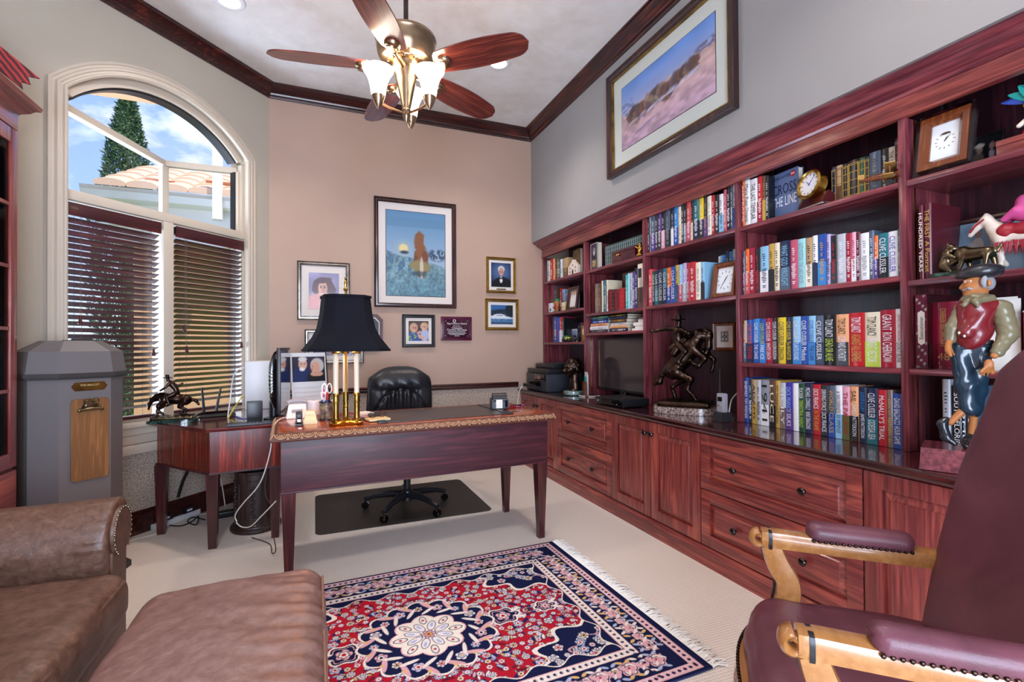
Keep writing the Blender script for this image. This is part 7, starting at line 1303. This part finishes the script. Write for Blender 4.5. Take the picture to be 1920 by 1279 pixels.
R = dict(hip=V(-.035, .365), waist=V(-.045, .41), chest=V(-.04, .455), head=V(-.04, .515), arms=[[V(-.055, .47, .03), V(-.13, .475, .045), V(-.20, .462, .05), V(-.23, .464, .05)], [V(-.02, .465, -.035), V(.03, .44, -.04), V(.085, .445, -.01)]], legs=[[V(-.03, .365, .045), V(.015, .325, .075), V(-.03, .255, .078), V(-.005, .24, .08)], [V(-.03, .365, -.045), V(.015, .325, -.075), V(-.03, .255, -.078), V(-.005, .24, -.08)]])
nz = lambda a: (lambda X, Y, Z: a*np.sin(X*170+Z*60)*np.sin(Z*150+Y*90)*np.cos(Y*140))
hb = obj('horse', sdf(horse(J), .006, .016, deform=nz(.0018)), 'bronze', br, 80); obj('rider', sdf(rider(R), .0055, .008, deform=nz(.0015)), 'bronze', br, 80); obj('hat', hat(V(-.04, .53), 1), 'bronze', br); obj('saddle', sdf([cap(V(-.075, .345), V(.0, .395), .03, .03), cap(V(-.06, .31, .05), V(-.04, .34, .05), .022, .02), cap(V(-.06, .31, -.05), V(-.04, .34, -.05), .022, .02), cap(V(.005, .41), V(.01, .435), .012, .009)], .006, .012), 'bronze', br, 80)
obj('ground', sdf([rbx((0, 0, .058), (.165, .10, .020), .018), elp((-.06, .02, .07), (.07, .06, .02)), elp((.08, -.03, .07), (.07, .05, .022))], .008, .02, deform=nz(.003)), 'bronze', br, 80)
ov = [(.20*cos(a)*(abs(cos(a))**3+abs(sin(a))**3)**(-1/3), .13*sin(a)*(abs(cos(a))**3+abs(sin(a))**3)**(-1/3)) for a in [2*pi*i/48 for i in range(48)]]
obj('base', MB().prism(ov, 0, .042, ov), 'granite', br, 30)
p = onret(316, 792); b2 = thing('bronze_statuette', 'small bronze of a galloping horse and rider on green marble, on the corner desk', 'sculpture', (-.845, 3.72, RZ_+.0008), math.atan2(.378, -.926)+.35)
def V(x, z, y=0): return (x*.56, y*.56, z*.56+.028)
J = dict(rump=V(-.12, .20), belly=V(-.02, .215), chest=V(.08, .225), neck=V(.14, .24), poll=V(.21, .21), face=V(.235, .165), muzzle=V(.24, .11), ear1=V(.225, .235, .012), ear2=V(.225, .235, -.012), legs=[('h', [V(-.12, .19, .04), V(-.07, .13, .045), V(-.14, .09, .045), V(-.12, .045, .045), V(-.10, .02, .045)]), ('h', [V(-.12, .19, -.04), V(-.05, .14, -.045), V(-.10, .08, -.05), V(-.06, .04, -.05), V(-.04, .02, -.05)]), ('f', [V(.09, .2, .035), V(.14, .14, .04), V(.13, .08, .04), V(.10, .06, .04), V(.09, .05, .04)]), ('f', [V(.09, .2, -.035), V(.12, .13, -.04), V(.17, .09, -.04), V(.175, .04, -.04), V(.185, .02, -.04)])], tail=[V(-.17, .21), V(-.22, .19), V(-.25, .14)], mane=[(V(.12, .285), V(.09, .29)), (V(.16, .27), V(.13, .29)), (V(.19, .25), V(.17, .275))])
R = dict(hip=V(-.03, .285), waist=V(-.02, .33), chest=V(.02, .39), head=V(.06, .445), arms=[[V(.03, .40, .03), V(.07, .35, .045), V(.12, .32, .03)], [V(.03, .40, -.03), V(-.03, .36, -.06), V(-.07, .39, -.07)]], legs=[[V(-.02, .28, .045), V(.05, .24, .075), V(.02, .16, .08), V(.05, .145, .08)], [V(-.02, .28, -.045), V(.05, .24, -.075), V(.02, .16, -.08), V(.05, .145, -.08)]])
obj('horse', sdf(horse(J, .56), .0042, .010, deform=nz(.001)), 'bronze', b2, 80); obj('rider', sdf(rider(R, .56), .004, .005, deform=nz(.0008)), 'bronze', b2, 80); obj('hat', hat(V(.062, .46), .56), 'bronze', b2); obj('ground', sdf([rbx((0, 0, .03), (.12, .055, .012), .011), elp((-.04, .0, .04), (.05, .035, .012)), elp((.07, -.01, .038), (.05, .03, .012))], .005, .014, deform=nz(.002)), 'bronze2', b2, 80)
ov = [(x*.72, y*.6) for x, y in ov]; obj('base', MB().prism(ov, 0, .022), 'marble', b2, 30)
# ---- bay 4: brass clock, biplane, folder lying on the row
t = thing('ship_clock', 'round brass ship clock on a dark wooden wedge stand beside the face-out thriller', 'clock', (2.262, 1.645, 1.8756)); t.location.y = atx(1522, 350, 2.262).y; t.location.x = 2.258; t.rotation_euler = (0, 0, radians(-12))
obj('stand', MB().prism([(-.012, 0), (.06, 0), (.06, .05), (.03, .07), (.012, .05)], -.075, .075).xf(mat_axes((0, 0, 0), (1, 0, 0), (0, 0, 1), (0, -1, 0))), 'maroon', t); obj('plate', MB().box((-.016, -.088, 0), (.064, .088, .008), .002), 'chrome', t)
T = mat_axes((-.004, .0, .115), (0, -1, 0), (.16, 0, .987), (-.987, 0, .16)); obj('case', MB().lathe([(.05, -.045), (.062, -.04), (.066, .0), (.072, .004), (.073, .012), (.064, .018), (.057, .014), (.056, .006)], n=44, cap=False).xf(T), 'brass', t, 40); df = obj('dial_face', MB().lathe([(.0565, .006), (.001, .0065)], n=36, cap=False).xf(T), 'white', t)
for i in range(12): a = 2*pi*i/12; obj('hour_mark', MB().box((.042, -.0015, .007), (.052, .0015, .0078)).xf(T @ Matrix.Rotation(a, 4, 'Z')), 'black', df)
for a, L in ((2.4, .03), (.9, .045)): obj('hand', MB().prism([(-.008, -.0016), (L, -.001), (L, .001), (-.008, .0016)], .008, .0088).xf(T @ Matrix.Rotation(a, 4, 'Z')), 'blue', df)
t = thing('brass_ring_instrument', 'brass ring barometer standing behind the round ship clock', 'instrument', (2.375, atx(1553, 350, 2.375).y+.063, 1.8756)); T = mat_axes((0, 0, .105), (0, -1, 0), (0, 0, 1), (-1, 0, 0)); obj('ring', MB().lathe([(.044, -.02), (.056, -.018), (.06, 0), (.056, .014), (.048, .012), (.046, 0)], n=36, cap=False).xf(T), 'brass', t, 40); obj('dial_face', MB().lathe([(.047, 0), (.001, .001)], n=30, cap=False).xf(T), 'ceramic', t); obj('stand', MB().box((-.02, -.05, 0), (.03, .05, .05), .006), 'maroon', t)
bi = thing('model_biplane', 'small wooden model biplane in front of the leather books', 'model plane', (2.247, 1.335, 1.8756), radians(-62)); yb_ = atx(1652, 335, 2.247).y; bi.location.y = yb_
M['balsa'] = wood('balsa', [(.3, '#a8803c'), (.6, '#cda55a'), (.85, '#dcb870')], 'x', .4, .3)
obj('fuselage', MB().tube([(-.075, 0, .042), (-.06, 0, .045), (0, 0, .047), (.05, 0, .046), (.068, 0, .045)], [.004, .008, .015, .016, .011], 12), 'amber_wood', bi); obj('upper_wing', MB().box((.012, -.085, .076), (.05, .085, .08), .0015), 'balsa', bi); obj('lower_wing', MB().box((.008, -.075, .034), (.044, .075, .038), .0015), 'balsa', bi); obj('tailplane', MB().box((-.078, -.028, .043), (-.058, .028, .046)), 'balsa', bi); obj('fin', MB().box((-.08, -.0015, .044), (-.058, .0015, .07)), 'balsa', bi); obj('propeller', MB().box((.07, -.004, .018), (.073, .004, .074)), 'amber_wood', bi)
for y in (-.06, -.025, .025, .06): obj('strut', MB().tube([(.03, y, .037), (.032, y, .077)], .0016, 6), 'amber_wood', bi)
for y in (-.022, .022): obj('wheel', MB().lathe([(.002, -.003), (.012, -.003), (.012, .003), (.002, .003)], n=14).xf(Matrix.Translation((.028, y, .012)) @ Matrix.Rotation(pi/2, 4, 'X')).tube([(.028, y*.9, .014), (.026, y*.5, .036)], .0014, 5), 'black', bi)
# ---- bay 5
def pclock(u, v): return base(u, v, '#dfe6ea', '#eef2f4')
t, Wd, H = framebox('large square desk clock with amber wood and clear border on the right-hand top shelf', 'clock', 1728, 1822, 2.262, 1.873, .215, .034, .022, 'amber_wood', pclock, .17, name='desk_clock'); t.location.z += .018; o = obj('clear_border', MB().sweep([((0, -sx*(Wd/2), H/2+sz*H/2), (0, -sx, sz), (-1, 0, 0)) for sx, sz in ((-1, -1), (1, -1), (1, 1), (-1, 1))], [(.002, 0), (.002, .018), (.016, .016), (.016, 0)], closed=True), 'acrylic', t); dial(t, H/2, min(Wd, H)/2-.045, (.45, .75), 0); o = obj('dial_ornament', MB().ell((-.0045, 0, H/2+.03), (.001, .016, .005), 10, 6), 'bronze2', t)
def ppair(u, v): c = base(u, v, '#101418', '#1c2024'); c = put(c, el(u, v, .25, .3, .2, .3), '#6c645c'); c = put(c, el(u, v, .27, .66, .1, .14), '#a08878'); c = put(c, el(u, v, .27, .78, .17, .07), '#c8c0b0'); c = put(c, el(u, v, .7, .3, .1, .3), '#b4a8bc'); return put(c, el(u, v, .7, .7, .08, .12), '#a88878')
framebox('dark photo of two dim figures leaning behind the amber desk clock', 'photo', 1818, 1888, 2.42, 1.873, .15, .012, .01, 'black', ppair, .1)
yb_ = atx(1905, 270, 2.27).y; t = thing('wooden_box', 'reddish wooden box under the feathered figure on the top shelf', 'box', (2.272, yb_-.03, 1.8736)); obj('body', MB().box((0, -.085, 0), (.12, .085, .038), .003), 'front_y', t); obj('lid', MB().box((-.001, -.086, .0385), (.121, .086, .06), .004), 'front_y', t)
d_ = thing('feathered_figure', 'little masked figure with bright feathers standing on the wooden box', 'figurine', (2.315, yb_-.035, 1.9358), 0)
obj('body', sdf([cap((0, 0, .012), (0, 0, .05), .022, .026), elp((0, 0, .092), (.024, .024, .026)), cap((-.02, 0, .088), (-.04, 0, .082), .01, .005), cap((0, .024, .055), (-.02, .036, .035), .009, .008), cap((0, -.024, .055), (-.02, -.036, .035), .009, .008)], .004, .008), 'ceramic', d_, 80); obj('hair', MB().ell((.002, 0, .112), (.027, .028, .014)), 'orange', d_); obj('tunic', sdf([cap((0, 0, .03), (0, 0, .055), .03, .028)], .005, 0), 'teal', d_, 80); obj('skirt', MB().lathe([(.036, 0), (.034, .012), (.027, .026)], n=20), 'red', d_)
for s in (-1, 1): obj('goggle', MB().sweep([((-.025, s*.011+.009*cos(a), .098+.009*sin(a)), (0, cos(a), sin(a)), (-1, 0, 0)) for a in [2*pi*i/16 for i in range(16)]], [(-.002, -.002), (.002, -.002), (.002, .003), (-.002, .003)], closed=True), 'gold', d_)
for k, (a, c) in enumerate(((.9, 'blue'), (.65, 'teal'), (.35, 'teal'), (.1, 'yellow'), (-.15, 'yellow'), (-.35, 'pink'), (-.6, 'pink'), (-.85, 'pink'))):
    q = MB(); n = 9; vs = []
    for i in range(n): u = i/(n-1); w_ = .015*sin(pi*min(1, u*.92+.06))**.7; y, z = (.09*u)*sin(a)*(1+.3*u), .112+.085*u*cos(a)-.025*u*u*abs(sin(a)); vs += [(.004-.006*(k % 3), y-w_*cos(a), z+w_*sin(a)), (.0, y, z), (.004-.006*(k % 3), y+w_*cos(a), z-w_*sin(a))]
    q.add(vs, [f for i in range(n-1) for f in ((3*i, 3*i+1, 3*i+4, 3*i+3), (3*i+1, 3*i+2, 3*i+5, 3*i+4))]); obj('feather', q, c, d_)
def psigned(u, v):
    c = base(u, v, '#7c94ac', '#8cb4d0'); c = put(c, rc(u, v, 0, 1, 0, .42), '#93a4b4'); c = put(c, rc(u, v, .0, .3, .42, .55), '#b8c8d8', .6)
    for x, s in ((.30, 1), (.62, .95)):
        c = put(c, el(u, v, x, .18, .075*s, .26), '#32404e'); c = put(c, el(u, v, x, .5, .10*s, .2), '#cfd4d6' if x < .5 else '#dcdce0'); c = put(c, el(u, v, x, .77, .05, .075), '#a89088'); c = put(c, el(u, v, x, .85, .06, .035), '#26282e' if x < .5 else '#8a6a70'); c = put(c, el(u, v, x-.11*s, .42, .03, .2), '#b8bcc0')
    return c
t, Wd, H = framebox('silver-framed signed photo of two people behind the bull and the decorated horse', 'photo', 1784, 1935, 2.425, 1.4642, .245, .016, .012, 'silver', psigned, .16, step=.004)
ik = MB(); ik.tube(smooth([(-.0045, .0, .205), (-.0045, -.02, .217), (-.0045, -.03, .205), (-.0045, -.04, .214), (-.0045, -.05, .204), (-.0045, -.07, .212), (-.0045, -.085, .206)], 5), .0012, 5).tube(smooth([(-.0045, -.01, .182), (-.0045, -.03, .192), (-.0045, -.045, .18), (-.0045, -.06, .19), (-.0045, -.085, .184)], 5), .0012, 5); obj('signature', ik, 'black', t)
def animal(lb, nm, prims, mat, loc, rz, grp=None, res=.0045, k=.01): t = thing(nm, lb, 'sculpture', loc, rz, grp); o = obj('body', sdf(prims, res, k), mat, t, 80); return t
bb = thing('bull_and_bear', 'small bronze bear and charging bull on a green marble slab', 'sculpture', (2.262, 1.03, 1.4648)); ya, yb_ = atx(1748, 510, 2.262).y, atx(1858, 505, 2.262).y; bb.location.y = (ya+yb_)/2; Lb = (ya-yb_)
obj('base', MB().prism([(-.022, -Lb/2), (.036, -Lb/2), (.036, Lb/2), (-.022, Lb/2)], 0, .016, [(-.02, -Lb/2+.004), (.034, -Lb/2+.004), (.034, Lb/2-.004), (-.02, Lb/2-.004)]), 'marble', bb)
yb0 = Lb/2-.04; obj('bear', sdf([cap((.01, yb0, .04), (.01, yb0-.005, .085), .025, .022), elp((.01, yb0-.018, .108), (.016, .019, .016)), cap((.01, yb0-.03, .105), (.01, yb0-.042, .101), .008, .006), cap((-.004, yb0-.012, .085), (-.01, yb0-.035, .07), .010, .008), cap((.024, yb0-.012, .085), (.026, yb0-.035, .068), .010, .008), cap((-.006, yb0, .045), (-.006, yb0-.02, .02), .014, .010), cap((.026, yb0, .045), (.026, yb0-.02, .02), .014, .010), elp((.0, yb0-.012, .124), (.005, .005, .006)), elp((.02, yb0-.012, .124), (.005, .005, .006))], .0035, .008, deform=nz(.001)), 'bronze2', bb, 80)
y1 = -.03; obj('bull', sdf([cap((.01, y1-.05, .075), (.01, y1+.02, .075), .021, .027), elp((.01, y1+.025, .088), (.02, .026, .022)), cap((.01, y1+.035, .075), (.01, y1+.062, .052), .019, .015), cap((.01, y1+.062, .052), (.01, y1+.075, .036), .012, .009), cap((.0, y1+.06, .062), (-.014, y1+.075, .066), .005, .002), cap((.02, y1+.06, .062), (.034, y1+.075, .066), .005, .002)]+[cap((x, y, .065), (x, y+dy, .02), .011, .006) for x, y, dy in ((-.004, y1+.02, .012), (.024, y1+.015, -.004), (-.004, y1-.05, .006), (.024, y1-.055, -.008))]+[cap((.01, y1-.068, .085), (.01, y1-.085, .095), .005, .003), cap((.01, y1-.085, .095), (.01, y1-.075, .075), .003, .005)], .0035, .008), 'bronze2', bb, 80)
yh = atx(1893, 460, 2.27).y; hs = thing('decorated_horse', 'cream carved horse in red regalia on the right-hand shelf, beside the signed photo', 'figurine', (2.345, yh-.012, 1.4648), pi/2)
def V(x, z, y=0): return (x*.62, y*.62, z*.62)
J = dict(rump=V(-.13, .22), belly=V(-.02, .21), chest=V(.09, .22), neck=V(.13, .27), poll=V(.17, .335), face=V(.215, .30), muzzle=V(.25, .255), ear1=V(.17, .375, .012), ear2=V(.17, .375, -.012), legs=[('h', [V(-.12, .2, .035), V(-.10, .13, .04), V(-.14, .09, .04), V(-.125, .04, .04), V(-.12, .012, .04)]), ('h', [V(-.12, .2, -.035), V(-.10, .13, -.04), V(-.13, .09, -.04), V(-.115, .04, -.04), V(-.11, .012, -.04)]), ('f', [V(.09, .2, .035), V(.10, .13, .035), V(.09, .08, .035), V(.095, .04, .035), V(.10, .012, .035)]), ('f', [V(.09, .2, -.035), V(.14, .14, -.04), V(.12, .08, -.04), V(.105, .06, -.04), V(.10, .05, -.04)])], tail=[V(-.18, .23), V(-.21, .17), V(-.21, .1)])
obj('body', sdf(horse(J, .62), .0048, .012), 'ceramic', hs, 80); obj('saddle_cloth', sdf([elp(V(-.03, .235), (.06, .048, .034)), elp(V(.07, .235), (.035, .046, .036))], .005, .012), 'red', hs, 80); obj('rider_cape', sdf([elp(V(-.01, .34), (.045, .036, .035)), elp(V(.0, .40), (.024, .024, .026)), cap(V(.02, .35, .05), V(.08, .31, .03), .012, .01), cap(V(.02, .35, -.05), V(.08, .31, -.03), .012, .01)], .005, .012), 'pink', hs, 80)
fm = MB(); rr = random.Random(6)
for i in range(46): a = -.05+.16*i/45; s = 1 if i % 2 else -1; x, z = a, .17+.01*rr.random(); fm.tube([V(x, z, s*.062), V(x+rr.gauss(0, .006), z-.06, s*.07)], [.003, .0012], 4)
o = obj('fringe', fm, 'red', hs); o['kind'] = 'stuff'; obj('bridle', MB().tube([V(.17, .335, .028), V(.215, .305, .024), V(.245, .27, .016)], .0035, 6).tube([V(.17, .335, -.028), V(.215, .305, -.024), V(.245, .27, -.016)], .0035, 6), 'red', hs); obj('base', MB().box((-.11, -.045, 0), (.10, .045, .006), .002), 'teal', hs)
# shelf 3 and worktop of bay 5
def pvine(u, v):
    c = base(u, v, '#5c1030', '#6c1438'); r = np.random.RandomState(4); c = put(c, (abs((u*7+.25*np.sin(v*30)) % 1-.5) < .06).astype(float), '#3c0a20', .8)
    for i in range(22): c = put(c, el(u, v, .12+.76*((i*37) % 10)/9, (i+.5)/22, .10, .018, .3), '#a8b4a8')
    return c
ya, yb_ = atx(1716.5, 600, 2.257).y, atx(1739, 600, 2.257).y; t = thing('patterned_binder', 'maroon flower-patterned file box with a white label on the third shelf', 'binder', (2.257, (ya+yb_)/2, 1.1056)); w_ = (ya-yb_); obj('box', MB().box((0, -w_/2, 0), (.24, w_/2, .30), .003), 'maroon', t); grid_print('patterned_paper', w_*.98, .298, .004, pvine, t, mat_axes((-.0008, 0, .15), (0, -1, 0), (0, 0, 1), (-1, 0, 0)))
obj('label', MB().prism([(-.07, 0), (-.06, -.012), (.06, -.012), (.07, 0), (.06, .012), (-.06, .012)], 0, .0008).xf(mat_axes((-.0012, 0, .165), (0, 0, 1), (0, 1, 0), (-1, 0, 0))), 'paper', t); text('label_text', 'Executioner', t, mat_axes((-.0022, 0, .165), (0, 0, 1), (0, 1, 0), (-1, 0, 0)), .09, .014, '#181818')
ya, yb_ = atx(1742, 600, 2.285).y, atx(1787, 600, 2.285).y; w_ = ya-yb_; t = thing('reference_book', 'very thick crimson medical reference book with gold lettering on the third shelf', 'book', (2.285, (ya+yb_)/2-.008, 1.1056)); o = link(bpy.data.objects.new('cover', BK_C), t); o.scale = (.2, w_, .265); o.color = rgba('#8c1238'); o = link(bpy.data.objects.new('pages', BK_P), t); o.scale = (.2, w_, .265)
UPM = mat_axes((-.0018, 0, .165), (0, 0, 1), (0, 1, 0), (-1, 0, 0)); text('spine_title', "PHYSICIANS' DESK REFERENCE", t, UPM, .15, .02, '#d0a860'); text('edition_number', '48', t, mat_axes((-.0018, 0, .05), (0, -1, 0), (0, 0, 1), (-1, 0, 0)), .04, .03, '#d8b870')
t = thing('acrylic_award', 'clear acrylic block lying in front of the crimson reference book', 'award', (2.25, (ya+yb_)/2+.005, 1.1056)); obj('block', MB().box((-.012, -.06, 0), (.02, .06, .014), .003), 'acrylic', t); obj('upright_panel', MB().box((.012, -.055, .0142), (.02, .05, .10), .002), 'acrylic', t)
yc2 = yb_-.055; t = thing('paper_sheets', 'pale blue papers standing behind the carved man', 'papers', (2.33, yc2-.03, 1.1056)); obj('sheets', MB().box((0, -.09, 0), (.006, .085, .262)).box((.007, -.08, 0), (.011, .09, .27)), 'paper', t)
t = thing('card_box', 'red box with white open lid on the third shelf near the right edge', 'box', (2.30, .84, 1.1056)); obj('box', MB().box((0, -.05, 0), (.1, .05, .21), .003), 'red', t); obj('lid', MB().prism([(0, -.052), (.1, -.052), (.1, .052), (0, .052)], .2105, .235, [(.02, -.04), (.08, -.04), (.08, .04), (.02, .04)]), 'white', t)
t = thing('mask_head', 'small carved bearded head with dark hat behind the armchair back', 'figurine', (2.26, .715, 1.131), 0); t.rotation_euler = (0, 0, radians(-70)); obj('head', sdf([elp((0, 0, .075), (.036, .04, .05)), cap((0, -.036, .078), (0, -.046, .066), .006, .009), elp((.014, -.033, .088), (.012, .008, .005)), elp((-.014, -.033, .088), (.012, .008, .005)), cap((0, 0, .04), (0, .0, .012), .026, .036), elp((0, -.034, .05), (.014, .008, .005))], .004, .01), 'skin_paint', t, 80); obj('hat', MB().lathe([(.05, .108), (.052, .112), (.036, .116), (.034, .142), (.001, .146)], n=24), 'black', t)
# ---- carved man with cap
PHI = math.atan((1830-960)/FPX); Yd = radians(-22.217)-PHI; CPH = cos(PHI); cf = thing('carved_man', 'painted carved figure of a moustached man in cap and red vest on a wooden plinth', 'sculpture', (2.06, .99, CZ+.0006), Yd)
pq = atx(1830, 845, 2.10); cf.location = (pq.x, pq.y, CZ+.0006); tt = (Vector((pq.x, pq.y, CZ))-CO).dot(CF); PXM = FPX/tt; zf = EYE-(845-648)/PXM-CZ
def L(cx, cy, y=0.): return ((cx/3.045-150)/PXM*CPH, y, (365-cy/3.045)/PXM+zf)
pw = .10; obj('plinth', MB().prism([(-.145, -.085), (.125, -.085), (.125, .10), (-.145, .10)], 0, zf-.006, [(-.14, -.08), (.12, -.08), (.12, .095), (-.14, .095)]), 'cherry_y', cf)
k3 = 3.045*PXM; q = lambda n: n/k3*.77; qz = lambda n: n/k3
body = [elp(L(478, 178), (q(72), q(78), qz(80))), elp(L(440, 200, -.01), (q(50), q(55), qz(52))), cap(L(392, 180, -.012), L(385, 198, -.014), q(9), q(14)), elp(L(428, 238, -.012), (q(30), q(34), qz(20))), elp(L(418, 160, -.03), (q(20), q(12), qz(9))), elp(L(545, 185, -.055), (q(14), q(8), qz(24))), cap(L(490, 225), L(490, 280), q(48), q(50)), cap(L(470, 310), L(450, 480), q(85), q(85)),
  cap(L(385, 320, -.0), L(335, 440, -.02), q(30), q(26)), cap(L(335, 440, -.02), L(306, 528, -.045), q(24), q(20)), elp(L(306, 550, -.05), (q(22), q(17), qz(28))),
  cap(L(620, 330, .0), L(648, 470, -.01), q(36), q(30)), cap(L(648, 470, -.01), L(565, 585, -.06), q(28), q(23)), elp(L(535, 632, -.07), (q(28), q(17), qz(30))),
  cap(L(390, 560), L(420, 760, -.02), q(50), q(40)), cap(L(480, 560), L(450, 790), q(50), q(40)), cap(L(430, 860, -.02), L(310, 975, -.03), q(30), q(22)), cap(L(455, 870, .02), L(430, 1060, .04), q(28), q(22))]
for i, (fx_, fy_, ln) in enumerate(((487, 688, 0), (506, 698, 0), (526, 700, 0), (546, 690, 0))): body += [cap(L(522+i*9, 640, -.078+.006*i), L(fx_+4, 672, -.082+.008*i), q(9), q(8)), cap(L(fx_+4, 672, -.082+.008*i), L(fx_, fy_, -.076+.008*i), q(8), q(7))]
body += [cap(L(555, 640, -.05), L(560, 680, -.055), q(10), q(8)), cap(L(300, 560, -.055), L(315, 590, -.058), q(10), q(8)), cap(L(312, 560, -.058), L(328, 588, -.06), q(10), q(8)), cap(L(322, 555, -.05), L(340, 580, -.045), q(10), q(8))]
obj('body', sdf(body, .0042, .006), 'skin_paint', cf, 80)
obj('cap', sdf([elp(L(495, 116), (q(128), q(110), qz(40))), elp(L(520, 98), (q(105), q(98), qz(32))), elp(L(395, 134, -.006), (q(48), q(66), qz(10)))], .0045, .01), 'cap', cf, 80); obj('hair', sdf([elp(L(540, 178, .0), (q(42), q(72), qz(42))), elp(L(520, 175, -.045), (q(24), q(14), qz(36)))], .0045, .008), 'grey', cf, 80)
obj('moustache', sdf([cap(L(402, 212, -.03), L(432, 206, -.048), q(8), q(8)), cap(L(432, 206, -.048), L(458, 214, -.050), q(8), q(4)), cap(L(402, 212, -.03), L(390, 216, -.01), q(7), q(4))], .0025, .004), 'grey', cf, 80)
for cx_, y in ((408, -.040), (440, -.056)): e = obj('eye', MB().ell(L(cx_, 168, y-.0005), (q(9), q(7), qz(6)), 10, 8), 'ceramic', cf); obj('pupil', MB().ell(L(cx_-3, 168, y-.006), (q(4), q(3.5), q(4)), 8, 6), 'black', e)
obj('shirt', sdf([cap(L(470, 285), L(465, 340), q(92), q(90)), cap(L(385, 315), L(332, 430, -.02), q(46), q(44)), cap(L(332, 430, -.02), L(318, 490, -.03), q(42), q(36)), cap(L(610, 325), L(645, 460, -.01), q(66), q(60)), cap(L(645, 460, -.01), L(585, 565, -.05), q(54), q(40)), cap(L(430, 272, -.045), L(400, 300, -.05), q(18), q(16)), cap(L(470, 275, -.06), L(480, 315, -.065), q(20), q(12)), cap(L(560, 262, -.02), L(470, 285, -.06), q(22), q(20))], .0045, .012, deform=lambda X, Y, Z: .0016*np.sin(X*90+Z*140)*np.sin(Z*110)), 'shirt', cf, 80)
obj('vest', sdf([cap(L(470, 330, -.006), L(450, 430, -.008), q(108), q(108)), cap(L(450, 430, -.008), L(440, 490, -.006), q(106), q(98)), cap(L(400, 300, -.01), L(560, 300, -.01), q(48), q(48)), elp(L(415, 462, -.055), (q(40), q(30), qz(30)))], .0045, .012, deform=lambda X, Y, Z: .0022*np.sin(X*70-Z*90)), 'vest', cf, 80)
obj('waistband', sdf([cap(L(385, 512, -.0), L(500, 515, -.0), q(66), q(66)), ], .0045, 0, post=lambda D, X, Y, Z: np.maximum(D, np.abs(Z-L(0, 513)[2])-qz(15))), 'slate_knit' if 'slate_knit' in M else 'graphite', cf, 60)
for cx_, cy_ in ((372, 457), (402, 476)): obj('button', MB().ell(L(cx_, cy_, -.074), (q(8), q(5), qz(8)), 10, 6), 'ceramic', cf)
obj('trousers', sdf([cap(L(400, 545), L(495, 545), q(70), q(72)), cap(L(375, 570, -.01), L(405, 760, -.02), q(66), q(62)), cap(L(405, 760, -.02), L(420, 880, -.02), q(58), q(54)), cap(L(490, 575), L(460, 780, .01), q(66), q(64)), cap(L(460, 780, .01), L(450, 900, .02), q(62), q(52)), elp(L(425, 890, -.015), (q(68), q(62), qz(38)))], .0048, .012, deform=lambda X, Y, Z: .0022*np.sin(X*120+3*np.sin(Z*30))*np.sin(Z*40+Y*30)), 'trouser', cf, 80)
for pts in ([(285, 962, -.03), (262, 985, -.035), (285, 1060, -.04), (335, 1092, -.045)], [(430, 1050, .04), (415, 1082, .03), (408, 1098, .0), (402, 1102, -.03)]): obj('shoe', sdf([cap(L(*pts[0]), L(*pts[1]), q(26), q(30)), cap(L(*pts[1]), L(*pts[2]), q(30), q(32)), cap(L(*pts[2]), L(*pts[3]), q(30), q(17))], .004, .01), 'shoe', cf, 80)
flush_text()
